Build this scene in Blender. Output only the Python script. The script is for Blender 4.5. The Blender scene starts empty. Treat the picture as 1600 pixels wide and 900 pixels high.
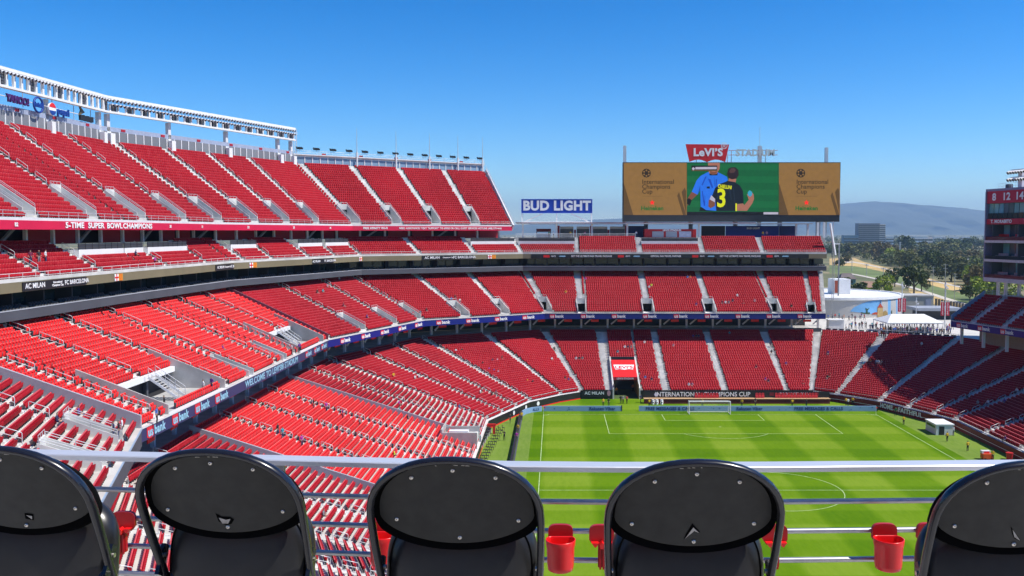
import bpy, bmesh, math, random
import numpy as np
from mathutils import Vector, Matrix

R = math.radians
rnd = random.Random(11)
scene = bpy.context.scene
col = scene.collection

# ------------------------------------------------------------ camera, sky, sun, exposure
CAM_Z, FOC, PPX, PPY, TH = 34.8, 1410.0, 868.0, 450.0, R(3.571)
cam_data = bpy.data.cameras.new('camera')
cam = bpy.data.objects.new('camera', cam_data)
col.objects.link(cam)
cam.location = (0, 0, CAM_Z)
cam.rotation_euler = (math.pi / 2 - TH, 0, 0)
cam_data.sensor_width = 36.0
cam_data.lens = FOC / 1600 * 36
cam_data.shift_x = -(PPX - 800) / 1600
cam_data.clip_start = 0.05
cam_data.clip_end = 60000
scene.camera = cam

SUN_EL, SUN_AZ = R(55), R(102)          # azimuth clockwise from +Y
world = bpy.data.worlds.new('World')
scene.world = world
world.use_nodes = True
wn, wl = world.node_tree.nodes, world.node_tree.links
bg = wn['Background']
sky = wn.new('ShaderNodeTexSky')
sky.sky_type = 'NISHITA'
sky.sun_disc = False
sky.sun_elevation = SUN_EL
sky.sun_rotation = SUN_AZ
sky.altitude = 0
sky.air_density = 0.9
sky.dust_density = 0.0
sky.ozone_density = 5
hs = wn.new('ShaderNodeHueSaturation')
hs.inputs['Saturation'].default_value = 1.24
k1 = wn.new('ShaderNodeVectorMath'); k1.operation = 'SCALE'; k1.inputs['Scale'].default_value = 0.15
gm = wn.new('ShaderNodeGamma'); gm.inputs['Gamma'].default_value = 1.42
k2 = wn.new('ShaderNodeVectorMath'); k2.operation = 'SCALE'; k2.inputs['Scale'].default_value = 1 / 0.15
wl.new(sky.outputs[0], k1.inputs[0]); wl.new(k1.outputs[0], gm.inputs['Color']); wl.new(gm.outputs[0], k2.inputs[0])
wl.new(k2.outputs[0], hs.inputs['Color'])
wl.new(hs.outputs[0], bg.inputs['Color'])
bg.inputs['Strength'].default_value = 0.15
sd = bpy.data.lights.new('sun', 'SUN')
sd.energy = 5.0
sd.angle = R(0.5)
sd.color = (1.0, 0.95, 0.87)
sun = bpy.data.objects.new('sun', sd)
col.objects.link(sun)
to_sun = Vector((math.sin(SUN_AZ) * math.cos(SUN_EL), math.cos(SUN_AZ) * math.cos(SUN_EL), math.sin(SUN_EL)))
sun.rotation_euler = (-to_sun).to_track_quat('-Z', 'Y').to_euler()
sun.location = (120, 60, 140)
vs = scene.view_settings
vs.view_transform = 'Standard'
vs.look = 'None'
vs.exposure = 0.28
vs.gamma = 1.0
vs.use_curve_mapping = False

# ------------------------------------------------------------ pixels to directions
FW = Vector((0, math.cos(TH), -math.sin(TH)))
UP = Vector((0, math.sin(TH), math.cos(TH)))
CAM = Vector((0, 0, CAM_Z))
def ray(px, py): return Vector((1, 0, 0)) * ((px - PPX) / FOC) + FW + UP * ((PPY - py) / FOC)
def at_z(px, py, z):
    d = ray(px, py); return CAM + d * ((z - CAM_Z) / d.z)
def at_y(px, py, y):
    d = ray(px, py); return CAM + d * (y / d.y)
def at_x(px, py, x):
    d = ray(px, py); return CAM + d * (x / d.x)
def at_depth(px, py, Z): return CAM + ray(px, py) * Z
def proj(p):
    v = Vector(p) - CAM; Z = v.dot(FW)
    return PPX + FOC * v.x / Z, PPY - FOC * v.dot(UP) / Z, Z

# ------------------------------------------------------------ materials
MATS = {}
def mat(name, c, rough=0.6, var=0.10, scale=2.0, metal=0.0, spec=0.4, emit=0.0, bump=0.0, coat=0.0, alpha=None, detail=5, perobj=0.0):
    if name in MATS: return MATS[name]
    m = bpy.data.materials.new(name); m.use_nodes = True
    n, l = m.node_tree.nodes, m.node_tree.links
    b = n['Principled BSDF']
    b.inputs['Roughness'].default_value = rough
    b.inputs['Metallic'].default_value = metal
    b.inputs['Specular IOR Level'].default_value = spec
    b.inputs['Coat Weight'].default_value = coat
    tc = n.new('ShaderNodeTexCoord'); nz = n.new('ShaderNodeTexNoise')
    nz.inputs['Scale'].default_value = scale; nz.inputs['Detail'].default_value = detail
    l.new(tc.outputs['Object'], nz.inputs['Vector'])
    mr = n.new('ShaderNodeMapRange')
    mr.inputs['From Min'].default_value = 0.3; mr.inputs['From Max'].default_value = 0.7
    mr.inputs['To Min'].default_value = 1 - var; mr.inputs['To Max'].default_value = 1 + var
    l.new(nz.outputs['Fac'], mr.inputs['Value'])
    sc = n.new('ShaderNodeVectorMath'); sc.operation = 'SCALE'
    sc.inputs[0].default_value = c
    l.new(mr.outputs[0], sc.inputs['Scale'])
    out = sc.outputs[0]
    if perobj:
        oi = n.new('ShaderNodeObjectInfo'); m2 = n.new('ShaderNodeMapRange')
        m2.inputs['To Min'].default_value = 1 - perobj; m2.inputs['To Max'].default_value = 1 + perobj
        l.new(oi.outputs['Random'], m2.inputs['Value'])
        s2 = n.new('ShaderNodeVectorMath'); s2.operation = 'SCALE'
        l.new(out, s2.inputs[0]); l.new(m2.outputs[0], s2.inputs['Scale']); out = s2.outputs[0]
    l.new(out, b.inputs['Base Color'])
    if emit:
        l.new(out, b.inputs['Emission Color']); b.inputs['Emission Strength'].default_value = emit
    if bump:
        bp = n.new('ShaderNodeBump'); bp.inputs['Strength'].default_value = 0.15
        l.new(nz.outputs['Fac'], bp.inputs['Height']); l.new(bp.outputs[0], b.inputs['Normal'])
    if alpha is not None: b.inputs['Alpha'].default_value = alpha
    MATS[name] = m
    return m

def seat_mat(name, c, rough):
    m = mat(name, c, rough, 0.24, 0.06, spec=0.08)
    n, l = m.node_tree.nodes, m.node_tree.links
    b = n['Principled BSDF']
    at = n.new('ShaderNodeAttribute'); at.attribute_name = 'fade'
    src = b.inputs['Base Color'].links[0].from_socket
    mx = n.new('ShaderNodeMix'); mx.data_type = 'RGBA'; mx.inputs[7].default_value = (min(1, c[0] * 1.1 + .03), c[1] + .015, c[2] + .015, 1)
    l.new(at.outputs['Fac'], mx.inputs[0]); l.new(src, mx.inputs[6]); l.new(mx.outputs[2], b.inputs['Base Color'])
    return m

M = dict(
    concrete=mat('concrete', (.42, .41, .39), .85, .25, .4, bump=.1, detail=9),
    pale=mat('pale_concrete', (.60, .59, .56), .8, .20, .35, detail=9),
    tread=mat('stand_concrete', (.56, .545, .51), .85, .22, .22, detail=9),
    stair=mat('stair_concrete', (.62, .605, .57), .85, .22, .6, detail=9),
    grey=mat('grey_steel', (.34, .36, .40), .6, .08, .4),
    ledge=mat('ledge_grey', (.075, .08, .095), .7, .12, .3),
    white=mat('white_paint', (.78, .78, .78), .5, .05, .5),
    offwhite=mat('weathered_white', (.66, .66, .67), .6, .08, .7),
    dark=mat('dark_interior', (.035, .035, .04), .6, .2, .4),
    black=mat('black_panel', (.02, .02, .023), .45, .15, .5),
    navy=mat('ribbon_blue', (.012, .02, .20), .35, .08, .2),
    navy2=mat('ribbon_dim', (.035, .045, .13), .4, .10, .2),
    redwall=mat('red_wall', (.38, .015, .03), .6, .1, .4),
    fascia=mat('red_fascia', (.62, .012, .06), .5, .06, .3),
    maroon=mat('maroon_wall', (.17, .015, .02), .6, .12, .5),
    redsign=mat('sign_red', (.75, .02, .02), .45, .04, .3),
    steel=mat('galvanised_rail', (.62, .63, .65), .4, .08, 3, metal=.3),
    alu=mat('brushed_aluminium', (.50, .50, .51), .42, .12, 30, metal=.85),
    olive=mat('tan_panel', (.20, .17, .10), .6, .1, .3),
    glass=mat('dark_glass', (.03, .045, .05), .08, .2, .3, spec=.8),
    tealglass=mat('teal_glass', (.16, .38, .42), .08, .25, .4, spec=.8),
    greypanel=mat('rear_panel', (.20, .21, .23), .5, .12, .2, perobj=.12),
    bluepanel=mat('rear_panel_blue', (.22, .32, .44), .3, .1, .2, perobj=.10),
    letter=mat('letter_white', (.85, .85, .85), .5, .03, 1),
    lettercy=mat('letter_cyan', (.30, .55, .70), .5, .03, 1),
    letternavy=mat('letter_navy', (.03, .05, .20), .5, .03, 1),
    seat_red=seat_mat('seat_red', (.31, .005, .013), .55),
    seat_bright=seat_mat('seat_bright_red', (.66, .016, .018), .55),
    seat_top=mat('seat_highlight_edge', (.60, .075, .085), .4, .2, .3, spec=.35),  # sunlit highlight along the seat-back tops, put into the colour
    bright_top=mat('bright_highlight_edge', (.80, .10, .09), .4, .2, .3, spec=.35),  # same painted top highlight for the bright seats
    seat_leg=mat('seat_stanchion', (.03, .03, .04), .5, .1, 1),
    suite_seat=mat('suite_seat', (.03, .03, .035), .5, .1, 1),
)

# ------------------------------------------------------------ object helpers
def link(o, parent=None):
    col.objects.link(o)
    if parent is not None:
        o.parent = parent
        o.matrix_parent_inverse = Matrix.Identity(4)
    return o
def tag(o, label=None, cat=None, group=None, kind=None):
    if label: o['label'] = label
    if cat: o['category'] = cat
    if group: o['group'] = group
    if kind: o['kind'] = kind
    return o
def thing(name, label, cat, loc=(0, 0, 0), rz=0.0, group=None):
    o = bpy.data.objects.new(name, None)
    o.empty_display_size = 0.3
    col.objects.link(o)
    o.location = loc; o.rotation_euler = (0, 0, rz)
    return tag(o, label, cat, group)

class MB:
    """collects faces, in world or local coordinates, into one mesh"""
    def __init__(s): s.v = []; s.f = []; s.m = []; s.mats = []; s.sm = []
    def mi(s, m):
        if m not in s.mats: s.mats.append(m)
        return s.mats.index(m)
    def face(s, pts, m, smooth=False):
        k = len(s.v); s.v.extend([tuple(p) for p in pts]); s.f.append(list(range(k, k + len(pts)))); s.m.append(s.mi(m)); s.sm.append(smooth)
    def grid(s, rows, m, smooth=True, close=False):
        k = len(s.v); w = len(rows[0])
        for r in rows: s.v.extend([tuple(p) for p in r])
        j = s.mi(m)
        for a in range(len(rows) - 1):
            for b in range(w if close else w - 1):
                b2 = (b + 1) % w
                s.f.append([k + a * w + b, k + a * w + b2, k + (a + 1) * w + b2, k + (a + 1) * w + b]); s.m.append(j); s.sm.append(smooth)
    def hexa(s, p, m):
        """p: 8 corners, bottom ring then top ring"""
        k = len(s.v); s.v.extend([tuple(q) for q in p]); j = s.mi(m)
        for f in ((0, 3, 2, 1), (4, 5, 6, 7), (0, 1, 5, 4), (1, 2, 6, 5), (2, 3, 7, 6), (3, 0, 4, 7)):
            s.f.append([k + a for a in f]); s.m.append(j); s.sm.append(False)
    def box(s, a, b, m):
        x0, y0, z0 = a; x1, y1, z1 = b
        s.hexa([(x0, y0, z0), (x1, y0, z0), (x1, y1, z0), (x0, y1, z0), (x0, y0, z1), (x1, y0, z1), (x1, y1, z1), (x0, y1, z1)], m)
    def bar(s, p, q, w, h, m, up=Vector((0, 0, 1))):
        p, q = Vector(p), Vector(q); t = (q - p).normalized()
        sd_ = t.cross(up)
        if sd_.length < 1e-4: sd_ = t.cross(Vector((1, 0, 0)))
        sd_.normalize(); u = sd_.cross(t).normalized()
        a, b = sd_ * (w / 2), u * (h / 2)
        s.hexa([p - a - b, p + a - b, q + a - b, q - a - b, p - a + b, p + a + b, q + a + b, q - a + b], m)
    def tube(s, pts, r, m, seg=8, ry=None, close=False, up=Vector((0, 0, 1)), cap=True):
        pts = [Vector(p) for p in pts]; n = len(pts); rows = []
        for i in range(n):
            a = pts[i - 1] if (i > 0 or close) else pts[0]
            b = pts[(i + 1) % n] if (i < n - 1 or close) else pts[-1]
            t = (b - a).normalized(); sd_ = t.cross(up)
            if sd_.length < 1e-3: sd_ = t.cross(Vector((0, 1, 0)))
            sd_.normalize(); u = sd_.cross(t).normalized()
            rr = r[i] if isinstance(r, (list, tuple)) else r
            r2 = ry if ry is not None else rr
            rows.append([pts[i] + sd_ * (rr * math.cos(2 * math.pi * k / seg)) + u * (r2 * math.sin(2 * math.pi * k / seg)) for k in range(seg)])
        if close: rows.append(rows[0])
        s.grid(rows, m, True, True)
        if cap and not close:
            s.face(list(reversed(rows[0])), m); s.face(rows[-1], m)
    def prism(s, outline, y0, y1, m, side=None):
        """outline of (x, z) extruded along y"""
        n = len(outline)
        s.face([(x, y0, z) for x, z in outline], m); s.face([(x, y1, z) for x, z in reversed(outline)], side or m)
        for i in range(n):
            a, b = outline[i], outline[(i + 1) % n]
            s.face([(a[0], y0, a[1]), (a[0], y1, a[1]), (b[0], y1, b[1]), (b[0], y0, b[1])], side or m)
    def mesh(s, name):
        me = bpy.data.meshes.new(name)
        me.from_pydata(s.v, [], s.f)
        for m in s.mats: me.materials.append(m)
        me.polygons.foreach_set('material_index', s.m)
        me.polygons.foreach_set('use_smooth', s.sm)
        me.update()
        return me
    def build(s, name, parent=None, weld=False):
        me = s.mesh(name)
        if weld:
            bm = bmesh.new(); bm.from_mesh(me); bmesh.ops.remove_doubles(bm, verts=bm.verts, dist=1e-5); bm.to_mesh(me); bm.free()
        o = bpy.data.objects.new(name, me)
        link(o, parent)
        if parent is not None and parent.type == 'EMPTY' and not parent.get('_local'):
            o.matrix_parent_inverse = parent_inv(parent)
        return o
def parent_inv(p):
    mtx = Matrix.Translation(p.location) @ p.rotation_euler.to_matrix().to_4x4()
    return mtx.inverted()
def put(name, me, parent, loc, rz=0.0, scale=None):
    """a mesh copy placed in world coordinates under an unrotated root"""
    o = bpy.data.objects.new(name, me); link(o, parent)
    if parent is not None: o.matrix_parent_inverse = parent_inv(parent)
    o.location = loc; o.rotation_euler = (0, 0, rz)
    if scale: o.scale = scale
    return o

TEXTS = {}
def text_mesh(txt, size, m, bold=0.0, depth=0.01, align='CENTER', sx=1.0, shear=0.0):
    key = (txt, size, m.name, bold, depth, align, sx, shear)
    if key in TEXTS: return TEXTS[key]
    cu = bpy.data.curves.new('lettering', 'FONT')
    cu.body = txt; cu.size = size; cu.align_x = align; cu.align_y = 'CENTER'
    cu.offset = bold; cu.extrude = depth; cu.resolution_u = 3; cu.space_character = 1.0 + bold * 1.5 / max(size, .01)
    cu.shear = shear
    o = bpy.data.objects.new('lettering', cu); col.objects.link(o)
    bpy.context.view_layer.update()
    me = bpy.data.meshes.new_from_object(o.evaluated_get(bpy.context.evaluated_depsgraph_get()))
    bpy.data.objects.remove(o); bpy.data.curves.remove(cu)
    me.transform(Matrix.Rotation(math.pi / 2, 4, 'X') @ Matrix.Diagonal((sx, 1, 1, 1)))
    me.materials.clear(); me.materials.append(m)
    me.name = 'lettering'
    TEXTS[key] = me
    return me
def text(parent, txt, loc, rz, size, m, name='lettering', **kw):
    return put(name, text_mesh(txt, size, m, **kw), parent, loc, rz)

def lerp2(a, b, t): return (a[0] + (b[0] - a[0]) * t, a[1] + (b[1] - a[1]) * t)
# ------------------------------------------------------------ seating stands
SEATS = []       # x, y, z, facing angle, bright?, far?
SURF = []        # patches for putting people onto a stand
class Stand:
    def __init__(s, name, label, stations, n, z0, z1, cat='stand'):
        s.st = stations; s.n = n; s.z0 = z0; s.z1 = z1
        base = stations[len(stations) // 2][0]
        s.root = thing(name, label, cat, (base[0], base[1], 0))
        s.steps = MB(); s.k = 0
        s.rail_cache = {}
    def P(s, e, t, r):
        f = lerp2(s.st[e][0], s.st[e + 1][0], t); b = lerp2(s.st[e][1], s.st[e + 1][1], t)
        return lerp2(f, b, r / s.n)
    def z(s, r): return s.z0 + (s.z1 - s.z0) * r / s.n
    def p3(s, e, t, r, dz=0.0):
        x, y = s.P(e, t, r); return Vector((x, y, s.z(r) + dz))
    def length(s, e):
        a, b = s.P(e, 0, s.n / 2), s.P(e, 1, s.n / 2); return math.hypot(b[0] - a[0], b[1] - a[1])
    def slab(s, e, t0, t1, r0, r1, m=None):
        m = m or M['tread']
        for i in range(r0, r1):
            za, zb = s.z(i), s.z(i + 1)
            a, b = s.P(e, t0, i), s.P(e, t1, i); c, d = s.P(e, t1, i + 1), s.P(e, t0, i + 1)
            s.steps.face([(*a, za), (*b, za), (*c, za), (*d, za)], m)
            s.steps.face([(*d, za), (*c, za), (*c, zb), (*d, zb)], m)
    def seats(s, e, t0, t1, r0, r1, bright=False, far=False, sp=0.5, inset=0.1):
        for i in range(r0, r1):
            a, b = Vector(s.P(e, t0, i + .62)), Vector(s.P(e, t1, i + .62))
            L = (b - a).length - 2 * inset
            k = int(L / sp)
            if k < 1: continue
            t = (b - a).normalized(); ang = math.atan2(t.y, t.x)
            st = a + t * (inset + (L - k * sp) * rnd.uniform(.1, .9) + sp / 2)
            for j in range(k):
                q = st + t * (sp * j)
                SEATS.append((q.x, q.y, s.z(i), ang, bright, far))
    def surf(s, e):
        SURF.append((s, e))
    def block(s, e, t0, t1, r0=0, r1=None, **kw):
        r1 = s.n if r1 is None else r1
        s.slab(e, t0, t1, r0, r1); s.seats(e, t0, t1, r0, r1, **kw)
    def aisle(s, e, t, w, r0, r1, rails=True, step=3, side=0.0):
        """half steps in an aisle of width w about t, with hoop rails"""
        L = s.length(e); dt = w / L / 2; t0, t1 = max(0, t - dt), min(1, t + dt)
        s.slab(e, t0, t1, r0, r1, M['stair'])
        mb = MB(); ins = (t1 - t0) * .06
        for i in range(r0, r1):
            h = (s.z(i + 1) - s.z(i)) / 2; za = s.z(i)
            pts = [s.P(e, t0 + ins, i + .5), s.P(e, t1 - ins, i + .5), s.P(e, t1 - ins, i + .995), s.P(e, t0 + ins, i + .995)]
            mb.hexa([(*p, za + .003) for p in pts] + [(*p, za + h) for p in pts], M['stair'])
        mb.build('aisle_stairs', s.root)['kind'] = 'stuff'
        if rails:
            tm = (t0 + t1) / 2
            i = r0 + 1
            while i + step - 1 <= r1:
                a, b = s.p3(e, tm, i + .3), s.p3(e, tm, i + step - 1 + .1)
                run = (b.xy - a.xy).length; ris = b.z - a.z
                key = (round(run, 1), round(ris, 1))
                if key not in s.rail_cache:
                    h = MB(); H = .95
                    pts = [(0, 0, 0), (0, 0, H - .08), (.06, 0, H), (run - .06, 0, ris + H), (run, 0, ris + H - .08), (run, 0, ris)]
                    h.tube(pts, .032, M['steel'], 5, up=Vector((0, 1, 0)))
                    h.tube([(0, 0, H * .5), (run, 0, ris + H * .5)], .025, M['steel'], 5, up=Vector((0, 1, 0)))
                    s.rail_cache[key] = h.mesh('handrail')
                put('handrail', s.rail_cache[key], s.root, a, math.atan2(b.y - a.y, b.x - a.x))
                i += step
    def portal(s, e, t, w, r0, r1, lower=True):
        """an entrance cut into the rows r0..r1: floor, side walls, head wall and the dark passage behind"""
        L = s.length(e); dt = w / L / 2; t0, t1 = t - dt, t + dt
        if r0 > 0: s.slab(e, t0, t1, 0, r0)
        zf = s.z(r0) - .05
        mb = MB()
        a, b, c, d = s.P(e, t0, r0), s.P(e, t1, r0), s.P(e, t1, r1), s.P(e, t0, r1)
        mb.face([(*a, zf), (*b, zf), (*c, zf), (*d, zf)], M['pale'])
        tw = .16 / L
        for ta, tb in ((t0, t0 + tw), (t1 - tw, t1)):
            p = [s.P(e, ta, r0 + .05), s.P(e, tb, r0 + .05), s.P(e, tb, r1 - .05), s.P(e, ta, r1 - .05)]
            za, zb = s.z(r0) + .75, s.z(r1) + .75
            mb.hexa([(*q, zf + .002) for q in p] + [(*p[0], za), (*p[1], za), (*p[2], zb), (*p[3], zb)], M['pale'])
        # head wall over the opening, passage behind
        th = s.z(r1) + .9; dz = max(zf + 1.7, s.z(r1) - .35)
        i0, i1 = t0 + tw * 1.05, t1 - tw * 1.05
        p = [s.P(e, i0, r1 - .25), s.P(e, i1, r1 - .25), s.P(e, i1, r1 - .06), s.P(e, i0, r1 - .06)]
        mb.hexa([(*q, dz) for q in p] + [(*q, th) for q in p], M['pale'])
        q0, q1 = s.P(e, i0, r1 - .2), s.P(e, i1, r1 - .2); q2, q3 = s.P(e, i1, r1 + 4), s.P(e, i0, r1 + 4)
        zc = dz
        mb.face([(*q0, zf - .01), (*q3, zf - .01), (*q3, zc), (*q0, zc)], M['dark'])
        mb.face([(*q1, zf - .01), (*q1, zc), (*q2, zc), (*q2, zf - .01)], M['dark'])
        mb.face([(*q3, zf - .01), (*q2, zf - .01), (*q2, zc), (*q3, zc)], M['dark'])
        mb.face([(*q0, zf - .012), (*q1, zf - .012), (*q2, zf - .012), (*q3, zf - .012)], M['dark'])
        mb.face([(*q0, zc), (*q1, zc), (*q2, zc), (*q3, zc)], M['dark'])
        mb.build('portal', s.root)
        rl = MB()
        for ta in (t0 + tw / 2, t1 - tw / 2):
            A, B = s.p3(e, ta, r0 + .1, .75), s.p3(e, ta, r1 - .2, .75)
            for hh in (.25, .45):
                rl.tube([A + Vector((0, 0, hh)), B + Vector((0, 0, hh))], .03, M['steel'], 5)
            for f in (0, .5, 1):
                q = A.lerp(B, f); rl.tube([q, q + Vector((0, 0, .45))], .03, M['steel'], 5)
        A, B = s.p3(e, t0 + tw / 2, r1 - .15, .9), s.p3(e, t1 - tw / 2, r1 - .15, .9)
        rl.tube([A + Vector((0, 0, .45)), B + Vector((0, 0, .45))], .03, M['steel'], 5)
        for f in (.02, .35, .65, .98):
            q = A.lerp(B, f); rl.tube([q, q + Vector((0, 0, .45))], .025, M['steel'], 5)
        rl.build('portal_rail', s.root)
    def layout(s, e, items, bright=False, far=False, sp=.5, r0=0, r1=None):
        """items along edge e: (t, kind, ...) aisles with or without a portal at the foot, dividers"""
        r1 = s.n if r1 is None else r1
        L = s.length(e); up_, lo_, ps = 0.0, 0.0, 0
        s.surf(e)
        def fill(eu, el, ns):
            i = r0
            cuts = sorted({r0, r1, min(max(ps, r0), r1), min(max(ns, r0), r1)})
            for a_, b_ in zip(cuts, cuts[1:]):
                st_ = lo_ if a_ < ps else up_; en_ = el if a_ < ns else eu
                if en_ - st_ > 1e-5: s.block(e, st_, en_, a_, b_, bright=bright, far=far, sp=sp)
        for it in sorted(items, key=lambda q: q['t']):
            aw = it.get('w', 1.2); pw = it.get('pw', 2.7); pr = it.get('portal')
            ha, hp = aw / L / 2, pw / L / 2
            hm = max(ha, hp) if pr else ha
            t = min(max(it['t'], hm), 1 - hm)
            if pr:
                fill(t - ha, t - hp, pr[1])
                s.aisle(e, t, aw, pr[1], r1, it.get('rails', True), it.get('step', 3))
                s.portal(e, t, pw, pr[0], pr[1])
                up_, lo_, ps = t + ha, t + hp, pr[1]
            else:
                fill(t - ha, t - ha, 0)
                s.aisle(e, t, aw, r0, r1, it.get('rails', True), it.get('step', 3))
                up_, lo_, ps = t + ha, t + ha, 0
        fill(1.0, 1.0, 0)
    def divider(s, e, t, h=1.1, m=None, r0=0, r1=None):
        r1 = s.n if r1 is None else r1
        L = s.length(e); dt = .12 / L
        mb = MB()
        p = [s.P(e, t - dt, r0), s.P(e, t + dt, r0), s.P(e, t + dt, r1), s.P(e, t - dt, r1)]
        za, zb = s.z(r0), s.z(r1)
        mb.hexa([(*p[0], za - .3), (*p[1], za - .3), (*p[2], zb - .3), (*p[3], zb - .3), (*p[0], za + h), (*p[1], za + h), (*p[2], zb + h), (*p[3], zb + h)], m or M['grey'])
        mb.build('divider_wall', s.root)
    def finish(s, under=1.0, skip=(), rs=0):
        """underside sheet and back so the tier is a closed body"""
        for e in range(len(s.st) - 1):
            a, b = s.P(e, 0, rs), s.P(e, 1, rs); c, d = s.P(e, 1, s.n), s.P(e, 0, s.n)
            if under and e not in skip:
                s.steps.face([(*a, s.z(rs) - under), (*d, s.z1 - under), (*c, s.z1 - under), (*b, s.z(rs) - under)], M['concrete'])
        s.steps.build('terrace_steps', s.root)

def path_wall(mb, path, z0, z1, thick, m, closed_ends=True, out=1):
    """vertical wall along a plan path, its face on the path, thickness away from the pitch (left of travel)"""
    n = len(path); nor = []
    for i in range(n):
        a = Vector(path[max(0, i - 1)]); b = Vector(path[min(n - 1, i + 1)])
        t = (b - a).normalized(); nor.append(Vector((-t.y, t.x)) * thick * out)
    for i in range(n - 1):
        a, b = Vector(path[i]), Vector(path[i + 1]); c, d = b + nor[i + 1], a + nor[i]
        mb.hexa([(*a, z0), (*b, z0), (*c, z0), (*d, z0), (*a, z1), (*b, z1), (*c, z1), (*d, z1)], m)
def offset_path(path, dist):
    n = len(path); res = []
    for i in range(n):
        p = Vector(path[i])
        t0 = (p - Vector(path[i - 1])).normalized() if i else None
        t1 = (Vector(path[i + 1]) - p).normalized() if i < n - 1 else None
        t0 = t0 or t1; t1 = t1 or t0
        n0, n1 = Vector((-t0.y, t0.x)), Vector((-t1.y, t1.x))
        nb = (n0 + n1).normalized(); k = dist / max(.3, nb.dot(n0))
        res.append(tuple(p + nb * k))
    return res
def path_len(path): return sum((Vector(b) - Vector(a)).length for a, b in zip(path, path[1:]))
def path_at(path, s):
    """point, tangent angle at length s"""
    for a, b in zip(path, path[1:]):
        a, b = Vector(a), Vector(b); L = (b - a).length
        if s <= L: 
            t = (b - a) / L; return a + t * s, math.atan2(t.y, t.x)
        s -= L
    t = (b - a) / L
    return b, math.atan2(t.y, t.x)
def path_rail(mb, path, z, h=1.0, m=None, step=2.0, bars=3, r=.03):
    m = m or M['steel']
    for k in range(bars):
        zz = z + h * (k + 1) / bars
        mb.tube([(*p, zz) for p in path], r, m, 5)
    L = path_len(path); n = max(1, int(L / step))
    for i in range(n + 1):
        p, a = path_at(path, L * i / n); mb.tube([(*p, z), (*p, z + h)], r, m, 5)
def path_text(parent, path, s, txt, z, size, m, off=-.03, **kw):
    p, a = path_at(path, s)
    q = p + Vector((-math.sin(a), math.cos(a))) * off
    return text(parent, txt, (q.x, q.y, z), a, size, m, **kw)
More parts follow.
